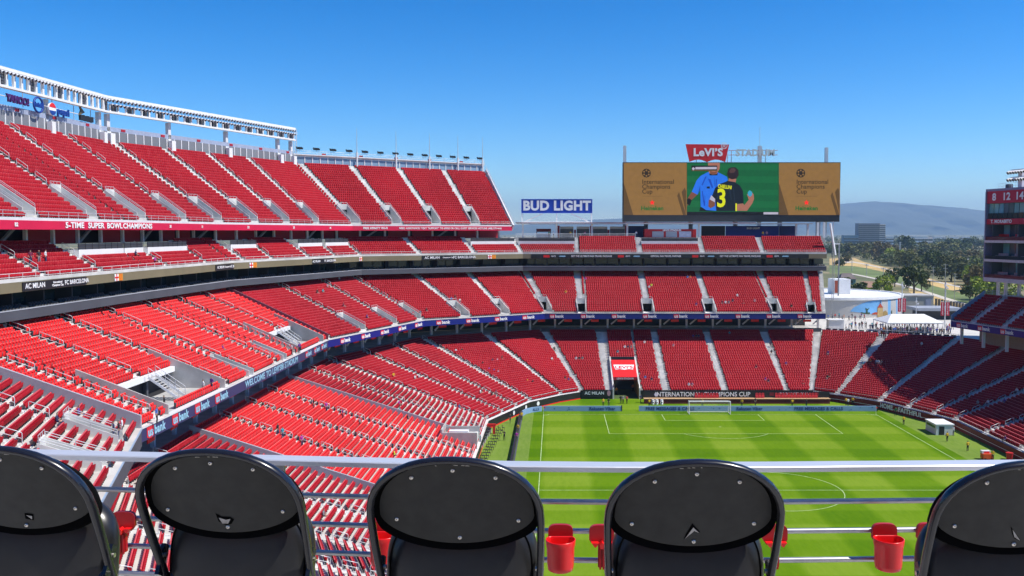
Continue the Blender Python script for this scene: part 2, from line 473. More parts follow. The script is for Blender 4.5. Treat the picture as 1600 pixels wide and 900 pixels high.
# ------------------------------------------------------------ ground and pitch
def ground_material():
    m = bpy.data.materials.new('suburban_ground'); m.use_nodes = True
    n, l = m.node_tree.nodes, m.node_tree.links; b = n['Principled BSDF']; b.inputs['Roughness'].default_value = .95
    tc = n.new('ShaderNodeTexCoord'); nz = n.new('ShaderNodeTexNoise'); nz.inputs['Scale'].default_value = .012; nz.inputs['Detail'].default_value = 8
    cr = n.new('ShaderNodeValToRGB')
    e = cr.color_ramp.elements
    e[0].position = .35; e[0].color = (.075, .09, .03, 1); e[1].position = .68; e[1].color = (.36, .28, .15, 1)
    k = e.new(.52); k.color = (.15, .145, .055, 1)
    l.new(tc.outputs['Object'], nz.inputs['Vector']); l.new(nz.outputs['Fac'], cr.inputs[0]); l.new(cr.outputs[0], b.inputs['Base Color'])
    return m
def grass_material():
    m = bpy.data.materials.new('mown_grass'); m.use_nodes = True
    n, l = m.node_tree.nodes, m.node_tree.links; b = n['Principled BSDF']
    b.inputs['Roughness'].default_value = .9; b.inputs['Specular IOR Level'].default_value = .05
    def math_(op, a, b_=None, c=None):
        q = n.new('ShaderNodeMath'); q.operation = op
        for i, v in enumerate((a, b_, c)):
            if v is None: continue
            if isinstance(v, (int, float)): q.inputs[i].default_value = v
            else: l.new(v, q.inputs[i])
        return q.outputs[0]
    tc = n.new('ShaderNodeTexCoord'); sp = n.new('ShaderNodeSeparateXYZ'); l.new(tc.outputs['Object'], sp.inputs[0])
    wob = n.new('ShaderNodeTexNoise'); wob.inputs['Scale'].default_value = .35; wob.inputs['Detail'].default_value = 3; l.new(tc.outputs['Object'], wob.inputs['Vector'])
    w = math_('MULTIPLY', math_('SUBTRACT', wob.outputs['Fac'], .5), .35)
    def band(v, o, per, soft):
        x = math_('DIVIDE', math_('ADD', math_('ADD', v, w), o), per)
        s_ = math_('SINE', math_('MULTIPLY', x, math.pi))
        q = n.new('ShaderNodeMapRange'); q.inputs['From Min'].default_value = -soft; q.inputs['From Max'].default_value = soft; l.new(s_, q.inputs['Value'])
        return q.outputs[0]
    bx = band(sp.outputs['X'], -5.0 + 6.9, 6.9, .22)
    by = band(sp.outputs['Y'], -170.4 + 5.4 + .6, 5.35, .22)
    fine = n.new('ShaderNodeTexNoise'); fine.inputs['Scale'].default_value = 1.6; fine.inputs['Detail'].default_value = 8; fine.inputs['Roughness'].default_value = .75
    mp = n.new('ShaderNodeMapping'); mp.inputs['Scale'].default_value = (1.0, .22, 1); l.new(tc.outputs['Object'], mp.inputs[0]); l.new(mp.outputs[0], fine.inputs['Vector'])
    v = math_('ADD', math_('MULTIPLY', bx, .46), math_('MULTIPLY', by, .30))
    v = math_('ADD', v, math_('MULTIPLY', math_('SUBTRACT', fine.outputs['Fac'], .5), .75))
    big = n.new('ShaderNodeTexNoise'); big.inputs['Scale'].default_value = .06; big.inputs['Detail'].default_value = 4; l.new(tc.outputs['Object'], big.inputs['Vector'])
    v = math_('ADD', math_('ADD', v, .12), math_('MULTIPLY', math_('SUBTRACT', big.outputs['Fac'], .5), .7))
    cr = n.new('ShaderNodeValToRGB'); e = cr.color_ramp.elements
    e[0].position = .0; e[0].color = (.068, .160, .001, 1); e[1].position = 1.0; e[1].color = (.180, .275, .020, 1)
    k = e.new(.5); k.color = (.112, .214, .004, 1)
    l.new(v, cr.inputs[0])
    # worn margin outside the touchlines
    ox = math_('GREATER_THAN', math_('ABSOLUTE', math_('SUBTRACT', sp.outputs['X'], 29.43)), 33.6)
    mx = n.new('ShaderNodeMix'); mx.data_type = 'RGBA'; mx.inputs[7].default_value = (.185, .262, .055, 1)
    ff = math_('MULTIPLY', ox, math_('MULTIPLY', fine.outputs['Fac'], 1.3)); 
    l.new(ff, mx.inputs[0]); l.new(cr.outputs[0], mx.inputs[6]); l.new(mx.outputs[2], b.inputs['Base Color'])
    bp = n.new('ShaderNodeBump'); bp.inputs['Strength'].default_value = .25; bp.inputs['Distance'].default_value = .03
    l.new(fine.outputs['Fac'], bp.inputs['Height']); l.new(bp.outputs[0], b.inputs['Normal'])
    return m
g = MB(); g.face([(-30000, -3000, -.35), (30000, -3000, -.35), (30000, 30000, -.35), (-30000, 30000, -.35)], ground_material())
tag(g.build('ground'), kind='structure')
g = MB(); g.face([(-42, 30, 0), (102, 30, 0), (102, 212, 0), (-42, 212, 0)], grass_material())
tag(g.build('pitch'), kind='structure')
PX0, PX1, PY0, PY1, PYH, PXC = -2.28, 61.15, 69.2, 170.4, 119.8, 29.43
paint = mat('line_paint', (.40, .52, .25), .8, .3, 1.5)
ln = MB(); LW = .11
def hline(x0, x1, y): ln.face([(x0, y - LW / 2, .006), (x1, y - LW / 2, .006), (x1, y + LW / 2, .006), (x0, y + LW / 2, .006)], paint)
def vline(x, y0, y1): ln.face([(x - LW / 2, y0, .008), (x + LW / 2, y0, .008), (x + LW / 2, y1, .008), (x - LW / 2, y1, .008)], paint)
hline(PX0, PX1, PY1); hline(PX0, PX1, PYH); hline(PX0, PX1, PY0); vline(PX0, PY0, PY1); vline(PX1, PY0, PY1)
for sgn, yg in ((-1, PY1), (1, PY0)):
    hline(PXC - 20.16, PXC + 20.16, yg + sgn * 16.5); hline(PXC - 9.16, PXC + 9.16, yg + sgn * 5.5)
    for sx in (-1, 1):
        vline(PXC + sx * 20.16, *sorted((yg, yg + sgn * 16.5))); vline(PXC + sx * 9.16, *sorted((yg, yg + sgn * 5.5)))
def arc(cx, cy, r, a0, a1, n=64):
    for i in range(n):
        a, b = R(a0 + (a1 - a0) * i / n), R(a0 + (a1 - a0) * (i + 1) / n)
        ln.face([(cx + q * math.cos(t), cy + q * math.sin(t), .01) for q, t in ((r - LW / 2, a), (r + LW / 2, a), (r + LW / 2, b), (r - LW / 2, b))], paint)
arc(PXC, PYH, 9.15, 0, 360, 96)
arc(PXC, PY1 - 11, 9.15, 217, 323); arc(PXC, PY1 - 11, .16, 0, 360, 12)
arc(PX0, PY1, 1, 270, 360, 12); arc(PX1, PY1, 1, 180, 270, 12)
tag(ln.build('pitch_markings'), kind='structure')

# ------------------------------------------------------------ lower bowl
def mir(p): return (p[0], 245 - p[1])
def mirx(p): return (58.86 - p[0], p[1])
S4 = ((-11.8, 157.5), (-41.5, 162.5)); S5 = ((-5, 175), (-29.5, 195)); S6 = ((1, 182.5), (-16.5, 203)); S7 = ((5.2, 186.2), (-3.4, 210.3))
mm = lambda s_: (mir(s_[0]), mir(s_[1])); mx_ = lambda s_: (mirx(s_[0]), mirx(s_[1]))
LST = [mm(S6), mm(S5), mm(S4), ((-11.8, 103.5), (-42.5, 103.5)), ((-11.8, 141.5), (-42.5, 141.5)), S4, S5, S6, S7,
       ((11.2, 186.2), (11.2, 210.3)), ((47.8, 186.2), (47.8, 210.3)), mx_(S7), mx_(S6), mx_(S5), mx_(S4), ((70.66, 118), (101.3, 118))]
lower = Stand('lower_bowl', 'lowest ring of red seats rising from the pitch wall around the field', LST, 36, 1.5, 11.4)
A = lambda t, **k: dict(t=t, **k)
lower.layout(0, [A(.5)]); lower.layout(1, [A(.33), A(.67)]); lower.layout(2, [A(.0), A(.5)])
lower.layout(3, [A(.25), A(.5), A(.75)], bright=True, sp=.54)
lower.layout(4, [A(.5)])
lower.layout(5, [A(.0), A(.36), A(.68)])
lower.layout(6, [A(.0)]); lower.layout(7, [A(0.0, rails=False)])
lower.layout(8, [A(0, rails=False), A(1, rails=False)], far=True)
# north end with the players' tunnel
def north_lower(e):
    s = lower; s.surf(e); L = 36.6
    T = lambda x: (x - 11.2) / L
    s.block(e, 0, T(11.9), far=True)
    s.block(e, T(11.9), T(17.7), 18, None, far=True)
    s.block(e, T(17.7), T(22.4), far=True)
    cur = 22.4
    for x in (23.0, 35.3):
        if x > 30: s.block(e, T(cur), T(x - .6), far=True)
        s.aisle(e, T(x), 1.2, 0, 36, False); cur = x + .6
    s.block(e, T(cur), 1, far=True)
north_lower(9)
lower.layout(10, [A(0, rails=False), A(1, rails=False)], far=True)
lower.layout(11, [A(1, rails=False)], far=True)
lower.layout(12, [A(1)], far=True); lower.layout(13, [A(.36), A(.70), A(1)], far=True); lower.layout(14, [A(.27), A(.55), A(.8)], far=True)
lower.divider(3, 0.0, 1.0); lower.divider(3, 1.0, 1.0)
lower.finish(skip=(9,))
# pitch wall
FP = [s_[0] for s_ in LST]
wall = thing('pitch_wall', 'low wall with dark banner facing running round the pitch below the lower seats', 'wall', (*FP[8], 0))
w1 = MB(); path_wall(w1, FP[:9], .0, 1.42, .3, M['black']); w1.build('wall_facing', wall)
w1 = MB(); path_wall(w1, [FP[8], (11.9, 186.2)], .0, 1.85, .3, M['black']); path_wall(w1, [(17.7, 186.2), FP[10], FP[11]], .0, 1.85, .3, M['black']); w1.build('wall_facing', wall)
w1 = MB(); path_wall(w1, FP[11:], .0, 1.42, .3, M['maroon']); w1.build('wall_facing', wall)
w1 = MB(); path_wall(w1, offset_path(FP[:9], -.02), .0, .22, .02, M['redsign']); w1.build('kick_stripe', wall)
w1 = MB(); path_wall(w1, offset_path(FP[:9], .31), 1.2, 1.62, .25, M['offwhite']); path_wall(w1, offset_path(FP[11:], .31), 1.2, 1.62, .25, M['offwhite']); w1.build('coping', wall)
w1 = MB(); path_rail(w1, offset_path(FP[:9], .45), 1.6, .75, M['offwhite'], 1.6, 2, .035); w1.build('wall_rail', wall)
w1 = MB(); path_rail(w1, offset_path(FP[11:], .45), 1.6, .75, M['steel'], 1.4, 3, .03); w1.build('wall_rail', wall)
w1 = MB(); path_wall(w1, offset_path(FP[11:], -.02), .55, .62, .02, M['letter']); w1.build('white_stripe', wall)

# ------------------------------------------------------------ middle tier
MST = [((-20, 42), (-36, 21)), ((-27.5, 50), (-46.5, 36)), ((-39, 84), (-62.6, 82)), ((-39, 154), (-60.6, 159)), ((-27.5, 188.5), (-46.6, 204.3)), ((-2.5, 204.6), (-9.7, 226.2)),
       ((7, 204.6), (7, 226.2)), ((49.2, 204.6), (49.2, 226.2)), ((61.5, 204.6), (67, 226.2))]
mid = Stand('middle_tier', 'middle ring of red seats above the blue ribbon board', MST, 26, 16.35, 25.4)
mid.layout(0, [A(.5)]); mid.layout(1, [A(.3), A(.55, portal=(1, 6)), A(.8, portal=(1, 6))])
def mid_east(e):
    s = mid; s.surf(e); T = lambda d: (d - 84) / 70.0
    aw = .6
    ais = [88.5, 98, 107.2, 116.5, 126, 135.3, 144.6]
    bays = [(90.4, 106.2), (137.0, 151.6)]
    ramps = [(114.2, 116.0), (128.6, 130.4)]
    cuts = sorted(set([84, 154] + [v for b in bays + ramps for v in b]))
    for a0, a1 in zip(cuts, cuts[1:]):
        m_ = (a0 + a1) / 2
        lo = 7 if any(b[0] < m_ < b[1] for b in bays) else (6 if any(b[0] < m_ < b[1] for b in ramps) else 0)
        cur = a0
        for d in ais:
            lo_, hi_ = max(a0, d - aw), min(a1, d + aw)
            if hi_ <= lo_: continue
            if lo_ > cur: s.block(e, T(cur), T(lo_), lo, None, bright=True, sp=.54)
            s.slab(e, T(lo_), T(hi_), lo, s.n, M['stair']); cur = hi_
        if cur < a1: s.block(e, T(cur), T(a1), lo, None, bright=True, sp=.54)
    for d in ais:
        lo = 7 if any(b[0] - .5 < d < b[1] + .5 for b in bays) else (6 if any(b[0] - .5 < d < b[1] + .5 for b in ramps) else 0)
        st_ = s.steps; s.steps = MB(); s.aisle(e, T(d), 1.2, lo, s.n, True, 4); s.steps = st_
    # balcony bays and ramps
    for i, (a0, a1) in enumerate(bays):
        mb = MB(); zf = 16.3
        f0, f1 = s.P(e, T(a0), 0), s.P(e, T(a1), 0); b0, b1 = s.P(e, T(a0), 7), s.P(e, T(a1), 7); zb = s.z(7)
        mb.face([(*f0, zf), (*f1, zf), (b1[0], b1[1], zf), (b0[0], b0[1], zf)], M['concrete']); mb.face([(b0[0], b0[1], zf), (b1[0], b1[1], zf), (b1[0] - 3, b1[1], zf), (b0[0] - 3, b0[1], zf)], M['dark'])
        for p, q, dd in ((f0, b0, .18), (f1, b1, -.18)):
            mb.hexa([(p[0] - .2, p[1], zf + .003), (p[0] - .2, p[1] + dd, zf + .003), (q[0] - 3, q[1] + dd, zf + .003), (q[0] - 3, q[1], zf + .003),
                     (p[0] - .2, p[1], s.z(.5) + .8), (p[0] - .2, p[1] + dd, s.z(.5) + .8), (q[0] - 3, q[1] + dd, zb + 2.2), (q[0] - 3, q[1], zb + 2.2)], M['concrete'])
        mb.build('balcony_bay', s.root)
        bm_ = MB(); bm_.box((b0[0] - .25, a0 + .2, zb - .45), (b0[0] + .25, a1 - .2, zb + .15), M['white']); bm_.build('bay_header', s.root)
        gl = MB(); gl.box((b0[0] - 1.4, a0 + .2, zf + .01), (b0[0] - 1.2, a1 - .2, zb - .3), M['dark']); gl.build('bay_glazing', s.root)
        for k in range(4):
            c = MB(); y = a0 + .3 + (a1 - a0 - .6) * k / 3; c.box((b0[0] - 1.15, y - .22, zf + .01), (b0[0] - .7, y + .22, zb - .46), M['ledge']); c.build('bay_pier', s.root)
        # stair up to the rows
        stt = MB(); yc = (a0 + a1) / 2 + .6; nst = 11
        for k in range(nst):
            x0 = f0[0] - 2.4 - k * .30; z_ = zf + .01 + (k + 1) * (zb - zf) / nst
            stt.box((x0 - .31, yc - .8, z_ - .06), (x0 - .02, yc + .8, z_), M['concrete'])
        for sy in (-.87, .87):
            stt.bar((f0[0] - 2.3, yc + sy, zf + .2), (f0[0] - 2.3 - nst * .3, yc + sy, zb + .05), .08, .26, M['white'])
        stt.build('bay_stair', s.root)
        rl = MB()
        for sy in (-.87, .87):
            for hh in (.5, 1.0):
                rl.tube([(f0[0] - 2.3, yc + sy, zf + .3 + hh), (f0[0] - 2.3 - nst * .3, yc + sy, zb + .15 + hh)], .03, M['steel'], 5)
            for f in (0, .33, .66, 1):
                x_ = f0[0] - 2.3 - nst * .3 * f; z_ = zf + .3 + (zb - zf - .15) * f
                rl.tube([(x_, yc + sy, z_), (x_, yc + sy, z_ + 1)], .03, M['steel'], 5)
        rl.build('stair_rail', s.root)
        k = 0; y = a0 + 3.2
        while y < a1 - .8:
            SEATS.append((f0[0] - .75, y, zf, math.pi / 2, True, False)); y += .56
    for a0, a1 in ramps:
        mb = MB(); zf = 15.9
        f0, f1 = s.P(e, T(a0), 0), s.P(e, T(a1), 0); b0, b1 = s.P(e, T(a0), 6), s.P(e, T(a1), 6); zb = s.z(6)
        mb.face([(*f0, zf), (*f1, zf), (b1[0], b1[1], zf), (b0[0], b0[1], zf)], M['pale'])
        for p, q, dd in ((f0, b0, .14), (f1, b1, -.14)):
            mb.hexa([(p[0] - .1, p[1], zf + .003), (p[0] - .1, p[1] + dd, zf + .003), (q[0], q[1] + dd, zf + .003), (q[0], q[1], zf + .003),
                     (p[0] - .1, p[1], s.z0 + .75), (p[0] - .1, p[1] + dd, s.z0 + .75), (q[0], q[1] + dd, zb + .6), (q[0], q[1], zb + .6)], M['pale'])
        mb.box((b0[0] - .1, a0 + .15, zf + .003), (b0[0] + .1, a1 - .15, zb + .6), M['concrete'])
        mb.build('ramp_well', s.root)
mid_east(2)
pt = (1, 7)
mid.layout(3, [A(.02, rails=False), A(.35, portal=pt), A(.68, portal=pt), A(.99, portal=pt)], far=False)
mid.layout(4, [A(.34, portal=pt, step=4), A(.67, portal=pt, rails=False)], far=True)
mid.layout(5, [A(0, portal=pt, rails=False), A(1, portal=(0, 6), rails=False)], far=True)
mid.layout(6, [A(14.2 / 42.2, portal=(0, 6), rails=False), A(28.3 / 42.2, portal=(0, 6), rails=False)], far=True)
mid.layout(7, [A(0, portal=(0, 6), rails=False), A(.74, portal=(0, 4), w=.8, pw=2.4, rails=False), A(1, w=.9, rails=False)], far=True)
mid.divider(2, 0.0, 1.2); mid.divider(2, 1.0, 1.0, mat('divider_plum', (.20, .10, .13), .6))
mid.finish(rs=11)
# blue ribbon board in front of it
RP = [s_[0] for s_ in MST]
def ribbon(name, label, path, z0, z1, m, parts=True):
    t = thing(name, label, 'led board', (*path[0], z0))
    b = MB(); path_wall(b, path, z0, z1, .35, m); b.build('display', t)
    b = MB(); path_wall(b, offset_path(path, -.06), z1 + .004, z1 + .12, .7, M['offwhite']); b.build('top_cap', t)
    return t
rb = ribbon('ribbon_board', 'long navy ribbon board with bank lettering curving below the middle tier', RP[3:], 14.95, 16.2, M['navy'])
pth = RP[3:]; L = path_len(pth); redpl = mat('logo_red', (.72, .03, .05), .5)
def bank(t, path, s_, z, size, m2):
    p, a = path_at(path, s_); nv = Vector((-math.sin(a), math.cos(a))); tv = Vector((math.cos(a), math.sin(a)))
    q = p - nv * .03 - tv * (.62 * size)
    pl = MB(); w, h = .60 * size, .46 * size
    pl.prism([(-w, h), (-w, -h * .75), (-w * .3, -h * 1.05), (w * .3, -h * 1.05), (w, -h * .75), (w, h)], -.01, .01, redpl)
    o = put('logo_plate', pl.mesh('logo_plate'), t, (q.x, q.y, z), a)
    q2 = q - nv * .035
    text(t, 'us', (q2.x, q2.y, z), a, size, m2, bold=.03 * size)
    q3 = q2 + tv * (w + .1 * size)
    text(t, 'bank', (q3.x, q3.y, z), a, size, m2, align='LEFT', bold=.035 * size)
s_ = 5.0
while s_ < L - 1:
    bank(rb, pth, s_, 15.58, .95, M['letter']); s_ += 7.05
rb2 = ribbon('ribbon_board', 'dim grey-blue ribbon board below the seats nearest on the left, with welcome lettering', [(-39, 84), (-39, 153.9)], 14.95, 16.2, M['navy2'])
pE = [(-39, 84), (-39, 154)]
for d in (2.5, 8.2, 14.0, 19.8): bank(rb2, pE, d, 15.58, 1.2, M['lettercy'])
path_text(rb2, pE, 40, 'WELCOME TO LEVI\u2019S\u00ae STADIUM', 15.55, 1.15, M['lettercy'], bold=.02, sx=1.35)
for d in (57, 62, 66.5): bank(rb2, pE, d, 15.58, 1.0, M['lettercy'])
rb3 = thing('balcony_parapet', 'grey concrete parapet turning toward the camera below the near left corner seats', 'parapet', (-39, 84, 14.8))
b = MB(); path_wall(b, RP[:3], 14.6, 16.2, .4, M['ledge']); b.build('parapet_wall', rb3)
b = MB(); path_wall(b, offset_path(RP[:3], -.1), 16.205, 16.33, .9, mat('blue_cap', (.30, .42, .55), .4)); b.build('coping', rb3)

# concourse behind the lower bowl, below the middle tier
LB = [s_[1] for s_ in LST]
conc = thing('lower_concourse', 'shadowed concourse with pale columns under the middle tier', 'concourse', (*LB[8], 11.4))
bp_ = LB[0:12]
fl = MB(); outp = offset_path(bp_, 14)
for i in range(len(bp_) - 1): fl.face([(*bp_[i], 11.39), (*bp_[i + 1], 11.39), (*outp[i + 1], 11.39), (*outp[i], 11.39)], M['concrete'])
fl.build('floor', conc)
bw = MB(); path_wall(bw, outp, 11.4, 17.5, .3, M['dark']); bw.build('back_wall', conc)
rl = MB(); path_wall(rl, offset_path(LB[8:12], .1), 11.4, 12.3, .12, M['ledge']); path_rail(rl, offset_path(LB[8:12], .15), 12.3, .3, M['steel'], 3, 1); rl.build('parapet', conc)
rl = MB(); path_wall(rl, offset_path(LB[5:8], .1), 11.4, 12.2, .12, M['ledge']); rl.build('parapet', conc)
cp = offset_path(bp_, 1.6); Lc = path_len(cp); k = 4.0; cm = None
while k < Lc:
    p, a = path_at(cp, k)
    if cm is None:
        c = MB(); c.box((-.22, -.22, 0), (.22, .22, 4.6), M['offwhite']); cm = c.mesh('column')
        c = MB(); c.bar((-1.6, 0, 1.6), (1.4, 0, 4.2), .25, .3, M['offwhite']); bm2 = c.mesh('raker_beam')
        c = MB(); c.box((-.9, -.05, 0), (.9, .05, .55), M['redsign']); sg = c.mesh('hanging_sign')
    z0 = 11.4
    put('column', cm, conc, (p.x, p.y, z0), a)
    p2, a2 = path_at(cp, min(Lc, k + 2.4)); put('raker_beam', bm2, conc, (p2.x, p2.y, z0), a2)
    p3, a3 = path_at(offset_path(bp_, -1.5), min(Lc - 12, k + 1)); put('hanging_sign', sg, conc, (p3.x, p3.y, 13.9), a3)
    k += 6.2
# ------------------------------------------------------------ suite level: ledge, dark recess, fascia
LP = [(-58.7, 60), (-57.6, 128), (-56.3, 157), (-43, 200), (-8, 221), (66.4, 221)]
suite = thing('suite_level', 'dark recessed suite level with grey front ledge between the middle and small tiers', 'suites', (*LP[3], 25))
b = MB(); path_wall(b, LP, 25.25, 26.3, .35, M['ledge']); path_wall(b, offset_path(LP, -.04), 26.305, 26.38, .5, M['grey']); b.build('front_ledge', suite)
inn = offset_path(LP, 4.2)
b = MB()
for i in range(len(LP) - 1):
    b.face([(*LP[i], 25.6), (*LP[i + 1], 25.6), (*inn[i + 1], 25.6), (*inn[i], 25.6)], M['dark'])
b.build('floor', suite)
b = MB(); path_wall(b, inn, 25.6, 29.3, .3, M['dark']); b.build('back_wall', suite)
Ls = path_len(inn); pane = MB(); pane.box((-1.35, -.03, 0), (1.35, .03, 2.3), M['glass']); pane = pane.mesh('pane')
fin = MB(); fin.box((-.12, -2.0, 0), (.12, .1, 2.7), M['dark']); fin = fin.mesh('partition')
cb = MB(); cb.box((-.55, -.2, 0), (.55, .2, .9), mat('suite_counter', (.10, .09, .085), .6)); cb = cb.mesh('counter')
k = 2.0; ii = 0
while k < Ls:
    p, a = path_at(inn, k); nv = Vector((-math.sin(a), math.cos(a)))
    q = p - nv * .08; put('pane', pane, suite, (q.x, q.y, 25.75), a)
    if ii % 2 == 0:
        q = p - nv * .2 + Vector((math.cos(a), math.sin(a))) * 1.5; put('partition', fin, suite, (q.x, q.y, 25.61), a)
    else:
        q = p - nv * 2.4; put('counter', cb, suite, (q.x, q.y, 25.61), a)
    k += 3.0; ii += 1
SUITE_SEATS = []
for off in (1.0, 1.9):
    pp = offset_path(LP, off); Lp = path_len(pp); k = .5
    while k < Lp:
        p, a = path_at(pp, k)
        if (k % 6.0) < 5.0: SUITE_SEATS.append((p.x, p.y, 25.6 + .35 * (off > 1.5), a, False, True))
        k += .6
b = MB(); path_wall(b, offset_path(LP, -.02), 28.25, 29.35, .3, M['olive']); b.build('fascia', suite)
scr = thing('fascia_screens', 'black fascia display strip with travel offers under the small end tier', 'led board', (*LP[4], 28.3))
NP = [LP[4], LP[5]]
b = MB(); path_wall(b, [(LP[4][0] + 2, 220.94), (62, 220.94)], 28.3, 29.3, .04, M['black']); b.build('display', scr)
seq = [('SEATS', 'AIRLINE'), ('GET THE ULTIMATE FAN TRAVEL PACKAGE',), ('AIRLINE', 'SEATS'), ('OFFICIAL FAN TRAVEL PARTNER',)]
x = -3.2; j = 0
palm = MB(); palm.prism([(-.9, -.12), (-.7, .16), (.6, .16), (.85, .02), (.6, -.16)], -.01, .01, M['lettercy']); palm = palm.mesh('pale_mark')
while x < 56:
    it = seq[j % 4]
    if len(it) == 1:
        text(scr, it[0], (x + 5.4, 220.88, 28.8), 0, .62, M['letter'], bold=.015, sx=.80); x += 11.6
    else:
        pr = MB(); pr.box((-.75, -.02, -.3), (.75, 0, .3), M['redsign']); o = put('red_tab', pr.mesh('red_tab'), scr, (x + 1.0, 220.90, 28.8))
        text(scr, 'SEATS', (x + 2.7, 220.88, 28.8), 0, .5, M['letter'], bold=.01, sx=.8); o = put('pale_mark', palm, scr, (x + 4.9, 220.88, 28.8)); x += 6.6
    j += 1
# small screens on the side fascia
fpth = offset_path(LP, -.08); base_s = 0
def fscreen(d0, items, w, label):
    p, a = path_at(fpth, d0)
    t = thing('fascia_screen', label, 'led board', (p.x, p.y, 28.3), a); t['_local'] = 1
    bx_ = MB(); bx_.box((-w / 2, -.05, .02), (w / 2, .04, .98), M['black']); o = bx_.build('display', t)
    for dx, s0, sz in items:
        me = text_mesh(s0, sz, M['letter'], .01, .01, 'CENTER'); o = bpy.data.objects.new('lettering', me); link(o, t); o.location = (dx, -.07, .5)
def s_at_px(px):
    best = None
    for k in range(0, 2400):
        p, a = path_at(fpth, k * .1); X, Y, Z = proj((p.x, p.y, 28.8))
        if best is None or abs(X - px) < best[0]: best = (abs(X - px), k * .1)
    return best[1]
fscreen(s_at_px(88), [(-4.2, 'AC MILAN', .8), (.2, 'International\nChampions Cup', .34), (4.3, 'FC BARCELONA', .72)], 13, 'black fascia screen with two club names, left of the red and yellow crests')
fscreen(s_at_px(356), [(-3.0, 'AC MILAN', .6), (0, 'Champions Cup', .4), (3.4, 'FC BARCELONA', .6)], 10, 'black fascia screen with club names farther along the left fascia')
fscreen(s_at_px(505), [(-2.6, 'AC MILAN', .6), (2.6, 'FC BARCELONA', .6)], 8, 'black fascia screen with club names before the far bend')
fscreen(s_at_px(700), [(-4.0, 'AC MILAN', .8), (0, 'Champions Cup', .4), (4.2, 'FC BARCELONA', .8)], 13, 'black fascia screen with club names under the far corner seats')
yel = mat('crest_yellow', (.75, .40, .02), .5)
for px in (185, 395, 565, 768):
    p, a = path_at(fpth, s_at_px(px)); t = thing('club_crest', 'red cross and yellow stripe crest panel on the tan fascia at ' + {185: 'the near left', 395: 'mid left', 565: 'the bend', 768: 'the far corner'}[px], 'crest', (p.x, p.y, 28.3), a); t['_local'] = 1
    m_ = MB(); m_.box((-1.0, -.05, .05), (0, .03, .95), M['letter']); m_.box((-.62, -.07, .05), (-.38, -.052, .95), M['redsign']); m_.box((-1, -.07, .4), (-.63, -.052, .6), M['redsign']); m_.box((-.37, -.07, .4), (0, -.052, .6), M['redsign']); m_.build('cross_panel', t)
    m_ = MB(); m_.box((.02, -.05, .05), (1.1, .03, .95), yel)
    for q in range(3): m_.box((.2 + q * .3, -.07, .05), (.32 + q * .3, -.052, .95), M['redsign'])
    m_.build('stripe_panel', t)

# ------------------------------------------------------------ small tier
SB = [(-65.5, 60), (-64.6, 128), (-63, 159.5), (-48.7, 205), (-10.5, 228), (67, 228)]
SST = [(LP[0], SB[0]), (LP[1], SB[1]), (LP[2], SB[2]), (LP[3], SB[3]), (LP[4], SB[4]), ((5.7, 221), (5.7, 228)), ((51.3, 221), (51.3, 228)), (LP[5], SB[5])]
small = Stand('small_tier', 'narrow ring of red seats just below the upper concourse', SST, 8, 29.5, 33.4)
def small_edge(e, ais, plats, **kw):
    L = small.length(e); small.surf(e); hw = .55 / L
    pts = sorted([0, 1] + list(ais)); 
    for a0, a1 in zip(pts, pts[1:]):
        t0 = a0 + (hw if a0 in ais else 0); t1 = a1 - (hw if a1 in ais else 0)
        m_ = (a0 + a1) / 2
        if any(p0 < m_ < p1 for p0, p1 in plats):
            small.block(e, t0, t1, 0, 4, **kw)
            mb = MB(); zt = small.z(6) + .05
            p = [small.P(e, t0 + hw * .2, 4.05), small.P(e, t1 - hw * .2, 4.05), small.P(e, t1 - hw * .2, 7.9), small.P(e, t0 + hw * .2, 7.9)]
            mb.hexa([(*q, small.z(4) - .2) for q in p] + [(*q, zt) for q in p], M['white']); mb.build('platform', small.root)
            rl = MB(); path_rail(rl, [p[0], p[1]], zt, .85, M['black'], 1.6, 3, .03)
            gp = MB(); path_wall(gp, [lerp2(p[0], p[3], .03), lerp2(p[1], p[2], .03)], zt + .01, zt + .75, .03, M['ledge']); gp.build('platform_screen', small.root); rl.build('platform_rail', small.root)
        else:
            small.block(e, t0, t1, **kw)
    for t in ais: small.aisle(e, t, 1.1, 0, 8, not kw.get('far'), 3)
dd = lambda d, a, b: (d - a) / (b - a)
small_edge(0, [dd(75, 60, 128), dd(89, 60, 128), dd(103, 60, 128), dd(115.5, 60, 128)], [(dd(115.5, 60, 128), 1)], bright=False)
small_edge(1, [dd(134, 128, 158), dd(148, 128, 158)], [(0, dd(134, 128, 158)), (dd(148, 128, 158) - .6, dd(148, 128, 158))])
small_edge(2, [.08, .27, .54, .76, .99], [(.08, .27), (.54, .76), (.76, .99)])
small_edge(3, [.34, .68, .99], [(.68, .99)], far=True)
small_edge(4, [.98], [(0, .6)], far=True)
small_edge(5, [15 / 45.6, 30.3 / 45.6, .99], [(15.2 / 45.6, 30.2 / 45.6)], far=True)
small_edge(6, [], [], far=True)
small.finish()
b = MB(); path_rail(b, offset_path(LP, .15), 29.5, .8, M['offwhite'], 2.4, 2, .03); path_wall(b, offset_path(LP, -.0), 29.36, 29.75, .2, M['pale']); b.build('front_rail', small.root)

